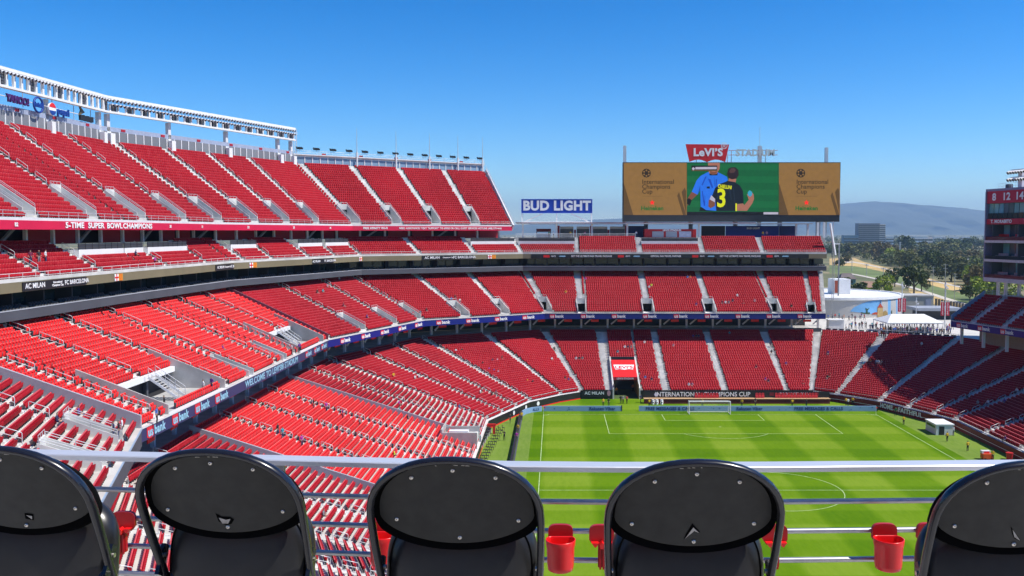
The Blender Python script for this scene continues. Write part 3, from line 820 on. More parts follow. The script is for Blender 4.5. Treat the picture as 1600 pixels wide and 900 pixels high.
# ------------------------------------------------------------ upper deck
UF = [(-61.2, 60), (-60.6, 128), (-59.3, 158.5), (-45.6, 203), (-10.8, 224)]
UB = [(-82, 60), (-81.5, 128), (-80, 162), (-61, 212), (-19, 243.5)]
upper = Stand('upper_deck', 'tall steep upper deck of red seats on the left behind the red fascia', list(zip(UF, UB)), 26, 36.3, 50.7)
up = (1, 7)
upper.layout(0, [A(dd(d, 60, 128), portal=up) for d in (78, 92, 106, 120)])
upper.layout(1, [A(dd(134, 128, 160), portal=up), A(dd(148, 128, 160), portal=up)])
upper.layout(2, [A(.02, portal=up), A(.25, portal=up), A(.47, portal=up), A(.70, portal=up)])
upper.layout(3, [A(.03, portal=up, rails=False), A(.27, portal=up, rails=False), A(.51, portal=up, rails=False), A(.76, portal=up, rails=False)], far=True)
upper.finish(under=.7, rs=11)
b = MB(); path_wall(b, offset_path(UF, -.1), 35.05, 36.1, .3, M['fascia']); fa = b.build('red_fascia', upper.root)
b = MB(); path_wall(b, offset_path(UF, -.02), 36.102, 36.45, .25, M['offwhite']); b.build('fascia_cap', upper.root)
b = MB(); path_rail(b, offset_path(UF, .1), 36.4, .8, M['steel'], 2.2, 2, .028); b.build('front_rail', upper.root)
fp2 = offset_path(UF, -.14)
def s_px2(px, z=35.6):
    best = None
    for k in range(0, 2300):
        p, a = path_at(fp2, k * .1); X, Y, Z = proj((p.x, p.y, z))
        if best is None or abs(X - px) < best[0]: best = (abs(X - px), k * .1)
    return best[1]
for px, w_ in ((117, '5-TIME'), (150, 'SUPER'), (179, 'BOWL'), (215.5, 'CHAMPIONS')): path_text(upper.root, fp2, s_px2(px), w_, 35.58, 1.0, M['letter'], bold=.03, sx=1.42)
path_text(upper.root, fp2, s_px2(587), 'FREE XFINITY WI-FI', 35.58, .68, M['letter'], bold=.02, sx=.95)
path_text(upper.root, fp2, s_px2(706), 'NEED ASSISTANCE? TEXT "SUPPORT" TO 69050 OR CALL GUEST SERVICES HOTLINE (408) 579-4660', 35.58, .62, M['letter'], bold=.012, sx=.95)
for px, t_ in ((25, 'B2'), (266, '30'), (316, '31'), (388, '32'), (459, '33'), (516, '34')): path_text(upper.root, fp2, s_px2(px), t_, 35.6, .6, M['letter'], bold=.02)
# raking edge at the far end
e3 = MB(); p0, p1 = upper.p3(3, 1, 0), upper.p3(3, 1, 26)
e3.bar(p0 + Vector((.3, .1, -.4)), p1 + Vector((.3, .1, .3)), .35, 1.3, M['offwhite']); e3.build('raking_beam', upper.root)
rl = MB()
for hh in (.9, 1.4): rl.tube([p0 + Vector((.3, .1, hh)), p1 + Vector((.3, .1, hh + .4))], .05, M['steel'], 5)
rl.build('end_rail', upper.root)

# concourse under the upper deck
uc = thing('upper_concourse', 'open concourse with white columns and red walls under the upper deck', 'concourse', (*UF[3], 33.2))
bk = offset_path(UF, 9)
b = MB()
for i in range(len(UF) - 1): b.face([(*SB[i], 33.2), (*SB[i + 1], 33.2), (*bk[i + 1], 33.2), (*bk[i], 33.2)], M['concrete'])
b.build('floor', uc)
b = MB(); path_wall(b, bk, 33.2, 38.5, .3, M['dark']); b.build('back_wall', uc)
rp = offset_path(UF, 6.2); Lr = path_len(rp); k = 3.0
pan = MB(); pan.box((-2.6, -.06, 0), (2.6, .06, 2.9), M['redwall']); pan = pan.mesh('red_wall_panel')
c = MB(); c.box((-.2, -.2, 0), (.2, .2, 2.75), M['offwhite']); colm = c.mesh('column')
c = MB(); c.bar((-2.2, 0, .2), (1.6, 0, 2.6), .35, .35, M['grey']); rak = c.mesh('stair_stringer')
ii = 0
while k < Lr - 1:
    p, a = path_at(rp, k)
    if ii % 3 != 2: put('red_wall_panel', pan, uc, (p.x, p.y, 33.2), a)
    else: put('stair_stringer', rak, uc, (p.x, p.y, 33.2), a)
    p, a = path_at(offset_path(UF, 4.4), min(k, Lr - 3)); put('column', colm, uc, (p.x, p.y, 33.2), a)
    k += 6.0; ii += 1

# ------------------------------------------------------------ rear screen wall of the upper deck
rear = thing('rear_screen_wall', 'panelled screen wall with white mullions along the top of the upper deck', 'wall', (*UB[2], 50.7))
bo = offset_path(UB, .35); Lb = path_len(bo)
b = MB(); path_wall(b, bo[:4], 52.75, 53.55, .4, mat('blue_grey_beam', (.33, .38, .50), .5)); b.build('top_beam', rear)
b = MB(); path_wall(b, bo[3:], 52.4, 52.75, .3, M['offwhite']); b.build('top_beam', rear)
b = MB(); path_wall(b, offset_path(bo, .5), 48.0, 50.9, .3, M['concrete']); b.build('base_wall', rear)
pm = MB(); pm.box((-.86, .02, 0), (.86, .10, 2.1), M['greypanel']); pm = pm.mesh('panel')
pm2 = MB(); pm2.box((-.86, .02, 0), (.86, .10, 1.7), M['bluepanel']); pm2 = pm2.mesh('panel')
ml = MB(); ml.box((-.09, -.1, 0), (.09, .12, 2.05), M['white']); ml = ml.mesh('mullion')
k = 55.0; ii = 0
segl = [0]
for a_, b_ in zip(bo, bo[1:]): segl.append(segl[-1] + (Vector(b_) - Vector(a_)).length)
while k < Lb - 1:
    p, a = path_at(bo, k)
    blue = k > segl[3]
    put('panel', pm2 if blue else pm, rear, (p.x, p.y, 50.65), a)
    q = p + Vector((math.cos(a), math.sin(a))) * .95; put('mullion', ml, rear, (q.x, q.y, 50.7), a)
    if ii % 5 == 2:
        sg = MB(); sg.box((-.5, -.05, -.22), (.5, 0, .22), M['redwall']); q = p - Vector((-math.sin(a), math.cos(a))) * .02; put('number_plate', sg.mesh('number_plate'), rear, (q.x, q.y, 53.15), a)
    k += 1.9; ii += 1
# service rail, floodlights and antenna masts on the far half
pthB = [bo[3], bo[4]]; LB_ = path_len(pthB)
gant = thing('service_gantry', 'white service gantry along the top of the far upper deck', 'gantry', (*bo[3], 53.5))
b = MB(); path_wall(b, offset_path(pthB, -.5), 52.76, 53.0, .5, M['offwhite']); path_rail(b, offset_path(pthB, -.3), 52.98, .8, M['steel'], 3, 2, .035); b.build('walkway', gant)
fl_ = MB()
fl_.box((-.75, -.25, .25), (.75, .2, .62), M['black']); fl_.tube([(0, 0, -.05), (0, 0, .3)], .08, M['steel'], 6); fl_.box((-.5, -.4, .45), (.5, -.251, .75), M['black']); fl_.box((-.9, -.1, .6), (-.5, .1, .8), M['black'])
flm = fl_.mesh('floodlight')
for i in range(13):
    p, a = path_at(offset_path(pthB, -.3), 1.5 + i * (LB_ - 3) / 12)
    t = thing('floodlight', 'small black floodlight on the service gantry, number %s from the light truss' % ['one', 'two', 'three', 'four', 'five', 'six', 'seven', 'eight', 'nine', 'ten', 'eleven', 'twelve', 'thirteen'][i], 'floodlight', (p.x, p.y, 53.83), a, group='floodlights on the service gantry'); t['_local'] = 1
    o = bpy.data.objects.new('lamp_body', flm); link(o, t)
mst = MB(); mst.tube([(0, 0, 0), (0, 0, 3.0), (0, 0, 6.4)], [.11, .08, .03], M['steel'], 6); mst.box((-.16, -.16, -2.9), (.16, .16, .6), M['offwhite']); mstm = mst.mesh('mast_pole')
for i, px in enumerate((562, 613, 663, 710, 757)):
    f = [.30, .50, .68, .84, .985][i]
    p, a = path_at(offset_path(pthB, -.6), LB_ * f)
    t = thing('antenna_mast', 'thin white mast on the far upper deck, %s from the left' % ['first', 'second', 'third', 'fourth', 'fifth'][i], 'mast', (p.x, p.y, 53.55), a, group='masts on the upper deck'); t['_local'] = 1
    o = bpy.data.objects.new('mast_pole', mstm); link(o, t)

# ------------------------------------------------------------ white light truss
truss = thing('light_truss', 'long white lighting truss on posts above the left upper deck', 'truss', (*UB[2], 50))
tp = offset_path([UB[0], UB[1], UB[2], UB[3]], -.6)
seg0 = (Vector(tp[1]) - Vector(tp[0])).length + (Vector(tp[2]) - Vector(tp[1])).length
Lt = path_len(tp)
b = MB(); path_wall(b, tp, 58.45, 58.9, .8, M['white']); b.build('top_chord', truss)
b = MB(); path_wall(b, tp, 55.9, 56.25, .8, M['white']); b.build('bottom_chord', truss)
vm = MB(); vm.box((-.22, .1, 0), (.22, .45, 2.1), M['white']); vm = vm.mesh('vertical')
vm2 = MB(); vm2.box((-.14, .1, 0), (.14, .4, 1.15), M['white']); vm2 = vm2.mesh('vertical')
lamp = MB(); lamp.tube([(0, .25, .1), (0, -.05, 0), (0, -.32, -.18)], [.12, .2, .27], M['offwhite'], 8, up=Vector((1, 0, 0))); lamp.tube([(0, -.325, -.183), (0, -.34, -.192)], [.23, .2], M['black'], 8, up=Vector((1, 0, 0))); lampm = lamp.mesh('lamp')
spk = MB(); spk.box((-.45, .2, .1), (.45, .9, 1.9), M['black'])
for q in range(4): spk.box((-.4, .12, .15 + q * .44), (.4, .198, .5 + q * .44), M['ledge'])
spkm = spk.mesh('speaker_array')
cat_ = MB(); cat_.tube([(-1.4, .5, .0), (1.4, .5, .0)], .05, M['offwhite'], 5); cat_.tube([(-1.4, .5, .4), (1.4, .5, .4)], .04, M['offwhite'], 5); catm = cat_.mesh('cat_rail')
k = 50.0; ii = 0
while k < Lt - .5:
    p, a = path_at(tp, k)
    if k < seg0:
        put('vertical', vm, truss, (p.x, p.y, 56.25), a)
        if ii % 4 == 1:
            q, a2 = path_at(tp, k + .8); put('speaker_array', spkm, truss, (q.x, q.y, 56.26), a2)
        k += 1.75
    else:
        put('vertical', vm2, truss, (p.x, p.y, 56.25), a)
        q, a2 = path_at(tp, k + .9)
        if ii % 2 == 0: put('speaker_array', spkm, truss, (q.x, q.y, 56.26), a2, scale=(1.1, 1, .6))
        put('cat_rail', catm, truss, (q.x, q.y, 57.55), a2)
        k += 1.8
    ii += 1
k = 50.0
while k < Lt:
    p, a = path_at(tp, k); nv = Vector((-math.sin(a), math.cos(a)))
    if k < seg0: q = p - nv * .1; put('lamp', lampm, truss, (q.x, q.y, 58.15), a)
    else:
        q = p - nv * .1; put('lamp', lampm, truss, (q.x, q.y, 58.2), a); put('lamp', lampm, truss, (q.x, q.y, 57.4), a)
    k += .85
# posts
pm_ = MB(); pm_.box((-.35, 0, 0), (.35, .7, 5.9), M['offwhite']); pm_.box((-.5, -1.0, -.6), (.5, -.1, 2.4), M['white']); pm_ = pm_.mesh('post')
for k in (segl[1] + 3, segl[1] + 17.5, segl[2] - 1.2, segl[2] + 1.0, segl[2] + 15.5, segl[2] + 31.5, segl[2] + 48.5, segl[3] - .4):
    p, a = path_at(bo, k); put('post', pm_, truss, (p.x, p.y, 49.95), a)
ld = MB()
for sx in (-.3, .3): ld.tube([(sx, 0, 0), (sx, 0, 8.0)], .06, M['offwhite'], 5)
for q in range(20): ld.tube([(-.3, 0, .3 + q * .4), (.3, 0, .3 + q * .4)], .03, M['offwhite'], 4)
p, a = path_at(bo, segl[3] + .6); put('ladder', ld.mesh('ladder'), truss, (p.x, p.y, 50.8), a)
# ------------------------------------------------------------ end terrace above the far stand
def lin(r, g, b):
    f = lambda c: (c / 255 / 12.92) if c <= 10 else ((c / 255 + .055) / 1.055) ** 2.4
    return (f(r), f(g), f(b))
def screen_mat(name, r, g, b, k=0.74):
    if name in MATS: return MATS[name]
    c = lin(r, g, b)
    m = mat(name, c, .5, .06, .9, spec=.2, emit=k)
    bs = m.node_tree.nodes['Principled BSDF']
    src = bs.inputs['Base Color'].links[0]; m.node_tree.links.remove(src); bs.inputs['Base Color'].default_value = (.01, .01, .01, 1)
    return m
def wbox(name, parent, a, b, m):
    q = MB(); q.box(a, b, m); return q.build(name, parent)
ter = thing('end_terrace', 'open terrace with a thin white canopy above the far end seats', 'terrace', (28, 234, 33))
q = MB(); q.box((-14, 228.02, 32.2), (68, 247, 33.3), M['concrete']); q.build('floor_slab', ter)
q = MB(); q.box((-10.0, 228.6, 36.75), (50.5, 240, 36.98), M['white']); q.build('canopy_roof', ter)
q = MB(); q.box((50.52, 228.6, 36.7), (65.0, 236, 36.95), M['grey']); q.build('canopy_roof', ter)
q = MB(); q.box((-10.1, 228.5, 36.99), (50.6, 228.75, 37.14), M['maroon']); q.build('red_trim', ter)
cm_ = MB(); cm_.box((-.22, -.22, 0), (.22, .22, 3.42), M['offwhite']); cm_ = cm_.mesh('canopy_column')
for px in (817, 869.5, 925, 980, 1092, 1244, 1262): p = at_y(px, 365, 229.6); put('canopy_column', cm_, ter, (p.x, 229.6, 33.31))
rl = MB(); path_rail(rl, [(-10, 228.3), (20.2, 228.3)], 33.3, 1.0, M['offwhite'], 2.2, 3, .035); rl.build('terrace_rail', ter)
def yb(px0, px1, py0, py1, y, depth, m, name, parent):
    a, b = at_y(px0, py1, y), at_y(px1, py0, y)
    q = MB(); q.box((a.x, y, a.z), (b.x, y + depth, b.z), m); return q.build(name, parent)
for i, (x0, x1) in enumerate(((875, 896), (901, 921), (926.5, 949), (953, 976))):
    yb(x0, x1, 354, 357.5, 236.2, .2, M['white'], 'light_strip', ter)
    a = at_y(x0, 357.6, 236); b = at_y(x1, 357.6, 236); wbox('shutter', ter, (a.x, 236, 33.31), (b.x, 236.2, a.z), mat('shutter_grey', (.17, .18, .20), .6))
redp = M['redwall']
for x0, x1, y0 in ((871, 874.5, 352.5), (897, 900, 358.7), (922, 925, 352.5), (949.3, 952.4, 358.7), (977, 980, 352.5)):
    a = at_y(x0, y0, 235.8); b = at_y(x1, y0, 235.8); wbox('red_post', ter, (a.x, 235.8, 33.31), (b.x, 236.3, a.z), redp)
navyw = mat('navy_wall', (.018, .026, .13), .5, .1, .4); bluew = mat('blue_wall', (.012, .03, .24), .45, .1, .3)
for x0, x1, m_ in ((981, 1007, navyw), (1096, 1133, M['dark']), (1134, 1217, bluew), (1218, 1244, navyw)):
    a = at_y(x0, 353, 235.2); b = at_y(x1, 353, 235.2); wbox('back_panel', ter, (a.x, 235.2, 33.31), (b.x, 235.5, a.z), m_)
tx = at_y(1177, 356.8, 235.1); text(ter, 'BUD LIGHT', (tx.x, 235.1, tx.z), 0, .62, M['letter'], bold=.03)
# far end steel, stair tower at right
for px0, px1, y0, y1 in ((1299.5, 1302, 346, 490), (1302.5, 1304, 381, 470), (1309, 1312, 381, 462)):
    a = at_y(px0, y1, 224); b = at_y(px1, y0, 224); wbox('steel_column', ter, (a.x, 223.8, max(a.z, 11.4)), (b.x, 224.2, b.z), M['offwhite'] if px0 < 1308 else M['grey'])
a = at_y(1301, 382, 224); b = at_y(1312, 380.4, 224); wbox('steel_beam', ter, (a.x, 223.7, a.z), (b.x, 224.3, b.z + .1), M['offwhite'])
q = MB(); q.bar((67.6, 222.5, 36.8), (69.3, 223.6, 29.0), .4, .4, M['white']); q.build('raking_strut', ter)
for px in (1278, 1288): 
    p = at_y(px, 365, 231); wbox('steel_column', ter, (p.x - .25, 231, 33.31), (p.x + .25, 231.5, 37.2), M['offwhite'])

# red ticket-style booth
bo_ = thing('red_booth', 'red broadcast booth with three windows and white stadium lettering', 'booth', (32, 229.5, 33.3))
a = at_y(1007, 374, 229.3); b = at_y(1088, 358, 229.3)
z0, z1 = 33.31, b.z
q = MB(); q.box((a.x, 229.3, z0), (b.x - .8, 232.5, z1), mat('booth_red', (.42, .012, .018), .5)); q.box((b.x - .78, 229.25, z0), (b.x, 232.5, z1), M['redsign']); q.build('walls', bo_)
for x0, x1, m_ in ((1019, 1037, M['grey']), (1040.5, 1058, M['grey']), (1061, 1080, mat('pale_screen', (.5, .5, .6), .4))):
    u, v = at_y(x0, 371, 229.2), at_y(x1, 361.5, 229.2); w = wbox('window', bo_, (u.x, 229.24, max(u.z, z0 + .1)), (v.x, 229.29, v.z), m_)
p = at_y(1050, 359.8, 229.15); text(bo_, 'LEVI\u2019S STADIUM', (p.x, 229.2, p.z), 0, .62, M['letter'], bold=.03)

# blue beer sign on a white frame
sg = thing('blue_sign', 'blue rectangular sign with white lettering on a white frame at the terrace', 'sign', (0, 233, 37))
a, b = at_y(814.5, 333, 233), at_y(925.5, 311, 233)
q = MB(); q.box((a.x, 233, a.z), (b.x, 233.5, b.z), mat('sign_blue', (.012, .06, .42), .4, .05, .3)); q.build('panel', sg)
q = MB()
for u0, u1, w0, w1 in ((a.x, b.x, a.z, a.z + .12), (a.x, b.x, b.z - .12, b.z), (a.x, a.x + .12, a.z + .121, b.z - .121), (b.x - .12, b.x, a.z + .121, b.z - .121)): q.box((u0, 232.9, w0), (u1, 232.998, w1), mat('frame_blue', (.05, .12, .6), .4))
q.build('frame', sg)
text(sg, 'BUD LIGHT', ((a.x + b.x) / 2, 232.93, (a.z + b.z) / 2), 0, 3.3, M['letter'], bold=.15, sx=.98)
q = MB(); zb = 36.99
for x in (a.x + .2, (a.x + b.x) / 2, b.x - .2): q.box((x - .16, 233.05, zb), (x + .16, 233.4, a.z - .003), M['white'])
q.bar((a.x + .9, 233.25, zb + .35), (a.x + 5.5, 233.25, a.z - .1), .25, .32, M['white']); q.bar((b.x - .9, 233.25, zb + .35), (b.x - 5.5, 233.25, a.z - .1), .25, .32, M['white'])
q.box((a.x + .4, 233.1, zb + .003), (b.x - .4, 233.35, zb + .42), M['white']); q.build('support_frame', sg)

# ------------------------------------------------------------ scoreboard
SY = 238.0
sb = thing('scoreboard', 'giant video scoreboard with gold side panels and two men on its green centre screen', 'scoreboard', (46, SY, 33.3))
def P2(px, py): p = at_y(px, py, SY); return (p.x, p.z)
A0, A1 = P2(973, 346.5), P2(1313.5, 253.5)
q = MB(); q.box((A0[0], SY, A0[1]), (A1[0], SY + 2.2, A1[1]), M['black']); q.build('cabinet', sb)
for px in (1010, 1080, 1150, 1220, 1280): x = P2(px, 350)[0]; wbox('leg', sb, (x - .5, SY + .6, 33.31), (x + .5, SY + 1.6, A0[1] - .003), M['grey'])
gold = screen_mat('screen_gold', 148, 110, 56); goldd = screen_mat('screen_gold_dark', 98, 72, 36); ink = screen_mat('screen_ink', 38, 28, 14)
def flat(pts, m, lay, name, parent=sb):
    o = [P2(*p) for p in pts]
    q = MB(); q.prism(o, SY - .03 * lay, SY - .03 * lay + .022, m); return q.build(name, parent)
lscr = flat([(974.5, 336), (1073, 336), (1073, 254.5), (974.5, 254.5)], gold, 1, 'left_screen')
cscr = flat([(1073.3, 331), (1216.8, 331), (1216.8, 254.5), (1073.3, 254.5)], screen_mat('screen_green', 12, 96, 50), 1, 'centre_screen')
rscr = flat([(1217.1, 336), (1312.5, 336), (1312.5, 254.5), (1217.1, 254.5)], gold, 1, 'right_screen')
flat([(1073.3, 336), (1216.8, 336), (1216.8, 331.1), (1073.3, 331.1)], screen_mat('screen_black', 14, 14, 18), 1, 'ticker_strip')
flat([(1193, 335), (1216, 335), (1216, 331.5), (1193, 331.5)], screen_mat('screen_pale', 190, 185, 205), 2, 'score_box')
def side_art(x0, w):
    for pts in ([(0, 336), (15, 336), (2, 292), (0, 286)], [(w - 1, 336), (w - 6, 336), (w - 15, 306), (w - 12, 300)], [(w - 1, 334), (w - 1, 299), (w - 3, 293), (w - 8, 300), (w - 2, 330)]):
        flat([(x0 + a, b) for a, b in pts], goldd, 2, 'stripe')
    cx = x0 + 35.5 if w > 97 else x0 + 34
    cy = 270.5; hexo = [(cx + 7 * math.cos(R(a)), cy + 7 * math.sin(R(a))) for a in range(0, 360, 30)]
    flat(hexo[::-1], ink, 2, 'emblem')
    for a in range(30, 390, 60):
        flat([(cx + 4.2 * math.cos(R(a)) + 1.5 * math.cos(R(b)), cy + 4.2 * math.sin(R(a)) + 1.5 * math.sin(R(b))) for b in range(0, 360, 60)][::-1], gold, 3, 'emblem_piece')
    for i, t_ in enumerate(('International', 'Champions', 'Cup')):
        p = P2(cx - 7, 284.3 + i * 7.6); text(sb, t_, (p[0], SY - .09, p[1]), 0, 1.62, ink, align='LEFT', bold=.015)
    p0 = P2(cx - 7, 306.5); p1 = P2(cx + 25, 306.9); q = MB(); q.box((p0[0], SY - .08, p1[1]), (p1[0], SY - .06, p0[1]), goldd); q.build('rule', sb)
    st = []
    for k in range(10):
        rr = 4.6 if k % 2 == 0 else 1.9; st.append((cx + 9 + rr * math.sin(R(36 * k)), 316.6 - rr * math.cos(R(36 * k))))
    flat(st, screen_mat('screen_red', 255, 30, 25, 1.0), 2, 'star')
    p = P2(cx + 9, 325.6); text(sb, 'Heineken', (p[0], SY - .09, p[1]), 0, 1.55, screen_mat('screen_beer_green', 8, 105, 40), bold=.05, sx=.95)
side_art(974.5, 98.5); side_art(1217.1, 95.4)
U = lambda u, v: (1060 + u / 7.2, 215 + v / 7.2)
def fig(pts, m, lay, name): return flat([U(*p) for p in pts], m, lay, name, sb)
skin = screen_mat('screen_skin', 172, 112, 92); skin2 = screen_mat('screen_skin_dark', 128, 78, 58); bl = screen_mat('screen_blue', 40, 118, 240); bl2 = screen_mat('screen_blue_dark', 22, 72, 190)
dk = screen_mat('screen_navy', 14, 24, 36); ye = screen_mat('screen_yellow', 228, 232, 10); blk = MATS['screen_black']; pale = MATS['screen_pale']
# the man in a blue shirt
fig([(150, 610), (100, 690), (98, 770), (150, 700), (215, 640)], skin2, 2, 'forearm'); fig([(98, 690), (98, 745), (128, 765), (150, 705), (120, 682)], blk, 3, 'wristband')
fig([(248, 780), (235, 826), (420, 826), (420, 812), (310, 812)], blk, 2, 'shorts')
fig([(330, 388), (250, 430), (205, 480), (150, 610), (212, 642), (246, 580), (250, 775), (310, 815), (425, 824), (470, 560), (556, 480), (545, 440), (440, 388)], bl, 3, 'shirt')
fig([(244, 540), (216, 640), (246, 590)], bl2, 4, 'sleeve_shade'); fig([(398, 440), (402, 440), (410, 545), (405, 545)], bl2, 4, 'placket'); fig([(294, 650), (300, 650), (300, 770), (294, 770)], bl2, 4, 'seam'); fig([(318, 552), (350, 548), (355, 574), (318, 572)], dk, 4, 'pocket_badge')
fig([(345, 385), (350, 424), (440, 424), (440, 380)], dk, 4, 'collar')
fig([(333, 283), (330, 340), (345, 400), (380, 418), (430, 408), (462, 350), (465, 283)], skin, 5, 'face'); fig([(350, 375), (360, 408), (382, 417), (425, 404), (440, 375), (400, 388)], skin2, 6, 'beard')
fig([(145, 315), (145, 376), (435, 376), (435, 315)], blk, 7, 'score_bug'); fig([(190, 332), (190, 358), (428, 356), (428, 330)], pale, 8, 'score_text'); fig([(145, 362), (145, 376), (435, 376), (435, 362)], goldd, 8, 'score_base'); fig([(148, 350), (166, 370), (186, 350), (166, 332)], pale, 9, 'score_badge')
for k_, (v0, v1) in enumerate(((300, 360), (430, 500), (580, 640), (710, 780))): fig([(96, v0), (96, v1), (1124, v1 + 8), (1124, v0 + 8)], screen_mat('screen_green_band', 16, 106, 56), 1.6, 'turf_band')
for pts_ in ([(262, 600), (272, 600), (300, 760), (286, 770)], [(330, 460), (360, 470), (390, 560), (376, 570)], [(420, 470), (432, 468), (425, 640), (414, 640)], [(300, 440), (318, 436), (270, 540), (260, 530)]): fig(pts_, bl2, 4, 'shirt_fold')
for pts_ in ([(560, 520), (575, 515), (600, 700), (585, 705)], [(610, 560), (622, 560), (640, 730), (628, 735)], [(440, 600), (450, 595), (446, 700), (432, 690)]): fig(pts_, screen_mat('screen_navy_light', 26, 40, 56), 8, 'shirt_fold')
fig([(590, 345), (570, 380), (580, 400), (625, 395), (645, 365), (625, 345)], screen_mat('screen_scalp', 84, 56, 54), 9, 'scalp')
# the man in the dark shirt
fig([(340, 700), (335, 775), (360, 795), (410, 770), (412, 700)], skin2, 6, 'arm'); fig([(655, 750), (658, 824), (770, 824), (830, 740), (850, 690), (845, 640), (815, 600), (770, 640), (790, 700), (740, 760), (725, 740)], skin, 6, 'raised_arm')
fig([(555, 488), (470, 520), (410, 570), (375, 660), (412, 700), (425, 826), (650, 826), (650, 745), (733, 740), (725, 600), (690, 540), (630, 500)], dk, 7, 'dark_shirt')
fig([(570, 440), (560, 488), (640, 512), (650, 465)], skin, 6, 'neck'); fig([(560, 350), (545, 410), (560, 455), (600, 470), (655, 460), (676, 420), (672, 365), (640, 333), (590, 335)], screen_mat('screen_hair', 40, 22, 24), 8, 'hair')
fig([(368, 648), (350, 695), (408, 728), (412, 690)], pale, 8, 'armband'); fig([(640, 740), (640, 826), (656, 826), (656, 740)], ye, 8, 'side_stripe')
fig([(800, 592), (778, 615), (780, 650), (806, 668), (828, 645), (826, 612)], screen_mat('screen_bottle', 60, 165, 200), 8, 'bottle')
p = P2(*U(487, 690)); text(sb, '3', (p[0] - .1, SY - .27, p[1]), 0, 6.6, ye, bold=.16, sx=.8)
p = P2(*U(520, 555)); o = text(sb, 'CHIELLINI', (p[0], SY - .27, p[1]), 0, 1.25, ye, bold=.05, sx=.62); o.rotation_euler = (0, R(7), 0)
# sign above the scoreboard
ls = thing('red_tab_sign', 'red tab-shaped sign with white lettering on top of the scoreboard', 'sign', (41, SY, A1[1]))
LB2 = lambda u, v: P2(1060 + u / 7.2, 215 + v / 7.2)
low = [(530, 275)] + [(530 - 20 * k, 273 - 28 * math.sin(math.pi * k / 10)) for k in range(1, 10)] + [(327, 274)] + [(327 - 20 * k, 273 - 28 * math.sin(math.pi * k / 10)) for k in range(1, 10)] + [(128, 271)]
outl = [LB2(85, 72), *[LB2(*p) for p in low[::-1]], LB2(574, 77)]
q = MB(); q.prism(outl, SY + .3, SY + .9, mat('tab_red', (.70, .012, .016), .4, .05, .4)); q.build('panel', ls)
p = LB2(335, 168); text(ls, 'LeVI\u2019S', (p[0], SY + .24, p[1]), 0, 2.75, M['letter'], bold=.11, sx=1.06)
p = LB2(517, 97); text(ls, '\u00ae', (p[0], SY + .24, p[1]), 0, 2.3, M['letter'])
for u in (210, 560): x, z = LB2(u, 200); wbox('strut', ls, (x - .1, SY + 1.0, A1[1] + .003), (x + .1, SY + 1.2, z + .5), M['steel'])
st2 = thing('letter_sign', 'row of pale freestanding capital letters beside the red tab sign', 'sign', (56, SY, A1[1]))
plt = mat('letter_grey', (.55, .62, .60), .5, .05, 1)
p = LB2(870, 172); text(st2, 'STADIUM', (p[0], SY + .55, p[1]), 0, 2.35, plt, bold=.10, depth=.15, sx=.99)
for v in (140, 192): x0, z0 = LB2(568, v); x1, z1 = LB2(1130, v); q = MB(); q.tube([(x0, SY + .95, z0), (x1, SY + .95, z0)], .06, M['redwall'], 5); q.build('rail', st2)
for u in (605, 992): x, z = LB2(u, 140); wbox('strut', st2, (x - .1, SY + .97, A1[1] + .003), (x + .1, SY + 1.12, z), M['steel'])
for i, (px, py, w) in enumerate(((977.5, 226, .62), (1191, 226.5, .8), (1296.5, 229, .62))):
    x, z = P2(px, py)
    t = thing('support_mast', 'pale square mast rising behind the scoreboard, %s of three' % ('left', 'middle', 'right')[i], 'mast', (x, SY + 3, 33.3), group='masts behind the scoreboard')
    wbox('mast_shaft', t, (x - w / 2 - .1, SY + 2.5, 33.31), (x + w / 2 + .1, SY + 3.2, z), M['steel'])
    if i == 1:
        q = MB(); q.tube([(x, SY + 2.9, z), (x, SY + 2.9, z + 4.9)], .05, M['steel'], 5); q.build('antenna', t)

# ------------------------------------------------------------ sponsor letters under the light truss
def sponsor(px, py, label):
    p = at_x(px, py, -80.4); return thing('hanging_sign', label, 'sign', p, math.pi / 2)
purple = mat('sign_purple', (.06, .01, .11), .5); sblue = mat('sign_royal', (.01, .05, .28), .5); 
def stext(t, s0, dx, dz, size, m, **kw):
    o = bpy.data.objects.new('lettering', text_mesh(s0, size, m, depth=.12, **kw)); link(o, t); o.location = (dx, 0, dz)
t = sponsor(28, 157, 'purple letters hanging under the truss at far left'); stext(t, 'YAHOO!', 0, 0, 1.55, purple, bold=.05, sx=.9)
t = sponsor(60, 164, 'blue ring logo hanging in front of a truss post')
q = MB(); q.tube([(1.25 * math.cos(R(a)), 0, 1.15 * math.sin(R(a))) for a in range(0, 360, 15)], .16, sblue, 6, close=True, up=Vector((0, 1, 0))); q = q.mesh('ring'); o = bpy.data.objects.new('ring', q); link(o, t); stext(t, 'intel', 0, 0, 1.05, sblue, bold=.05)
t = sponsor(93, 173, 'red, white and blue disc beside blue letters under the truss')
q = MB(); n_ = 24
circ = [(math.cos(R(a)), math.sin(R(a))) for a in range(0, 360, 15)]
q.prism([(x - 2.0, z) for x, z in circ], 0, .3, M['letter']); q.prism([(x * .97 - 2.0, z * .97) for x, z in circ if z > .1 - .001], -.03, -.003, M['redsign']); q.prism([(x * .97 - 2.0, z * .97) for x, z in circ if z < -.25], -.03, -.003, sblue)
o = bpy.data.objects.new('disc', q.mesh('disc')); link(o, t); stext(t, 'pepsi', 1.1, -.1, 1.6, sblue, bold=.06)
t = sponsor(132, 183, 'dark arrow emblem and black letters under the truss')
q = MB(); q.prism([(-1.7, .1), (-1.1, 1.0), (-1.6, 1.9), (.2, .8)], 0, .2, mat('emblem_bronze', (.12, .10, .05), .5)); o = bpy.data.objects.new('emblem', q.mesh('emblem')); link(o, t); 
q = MB()
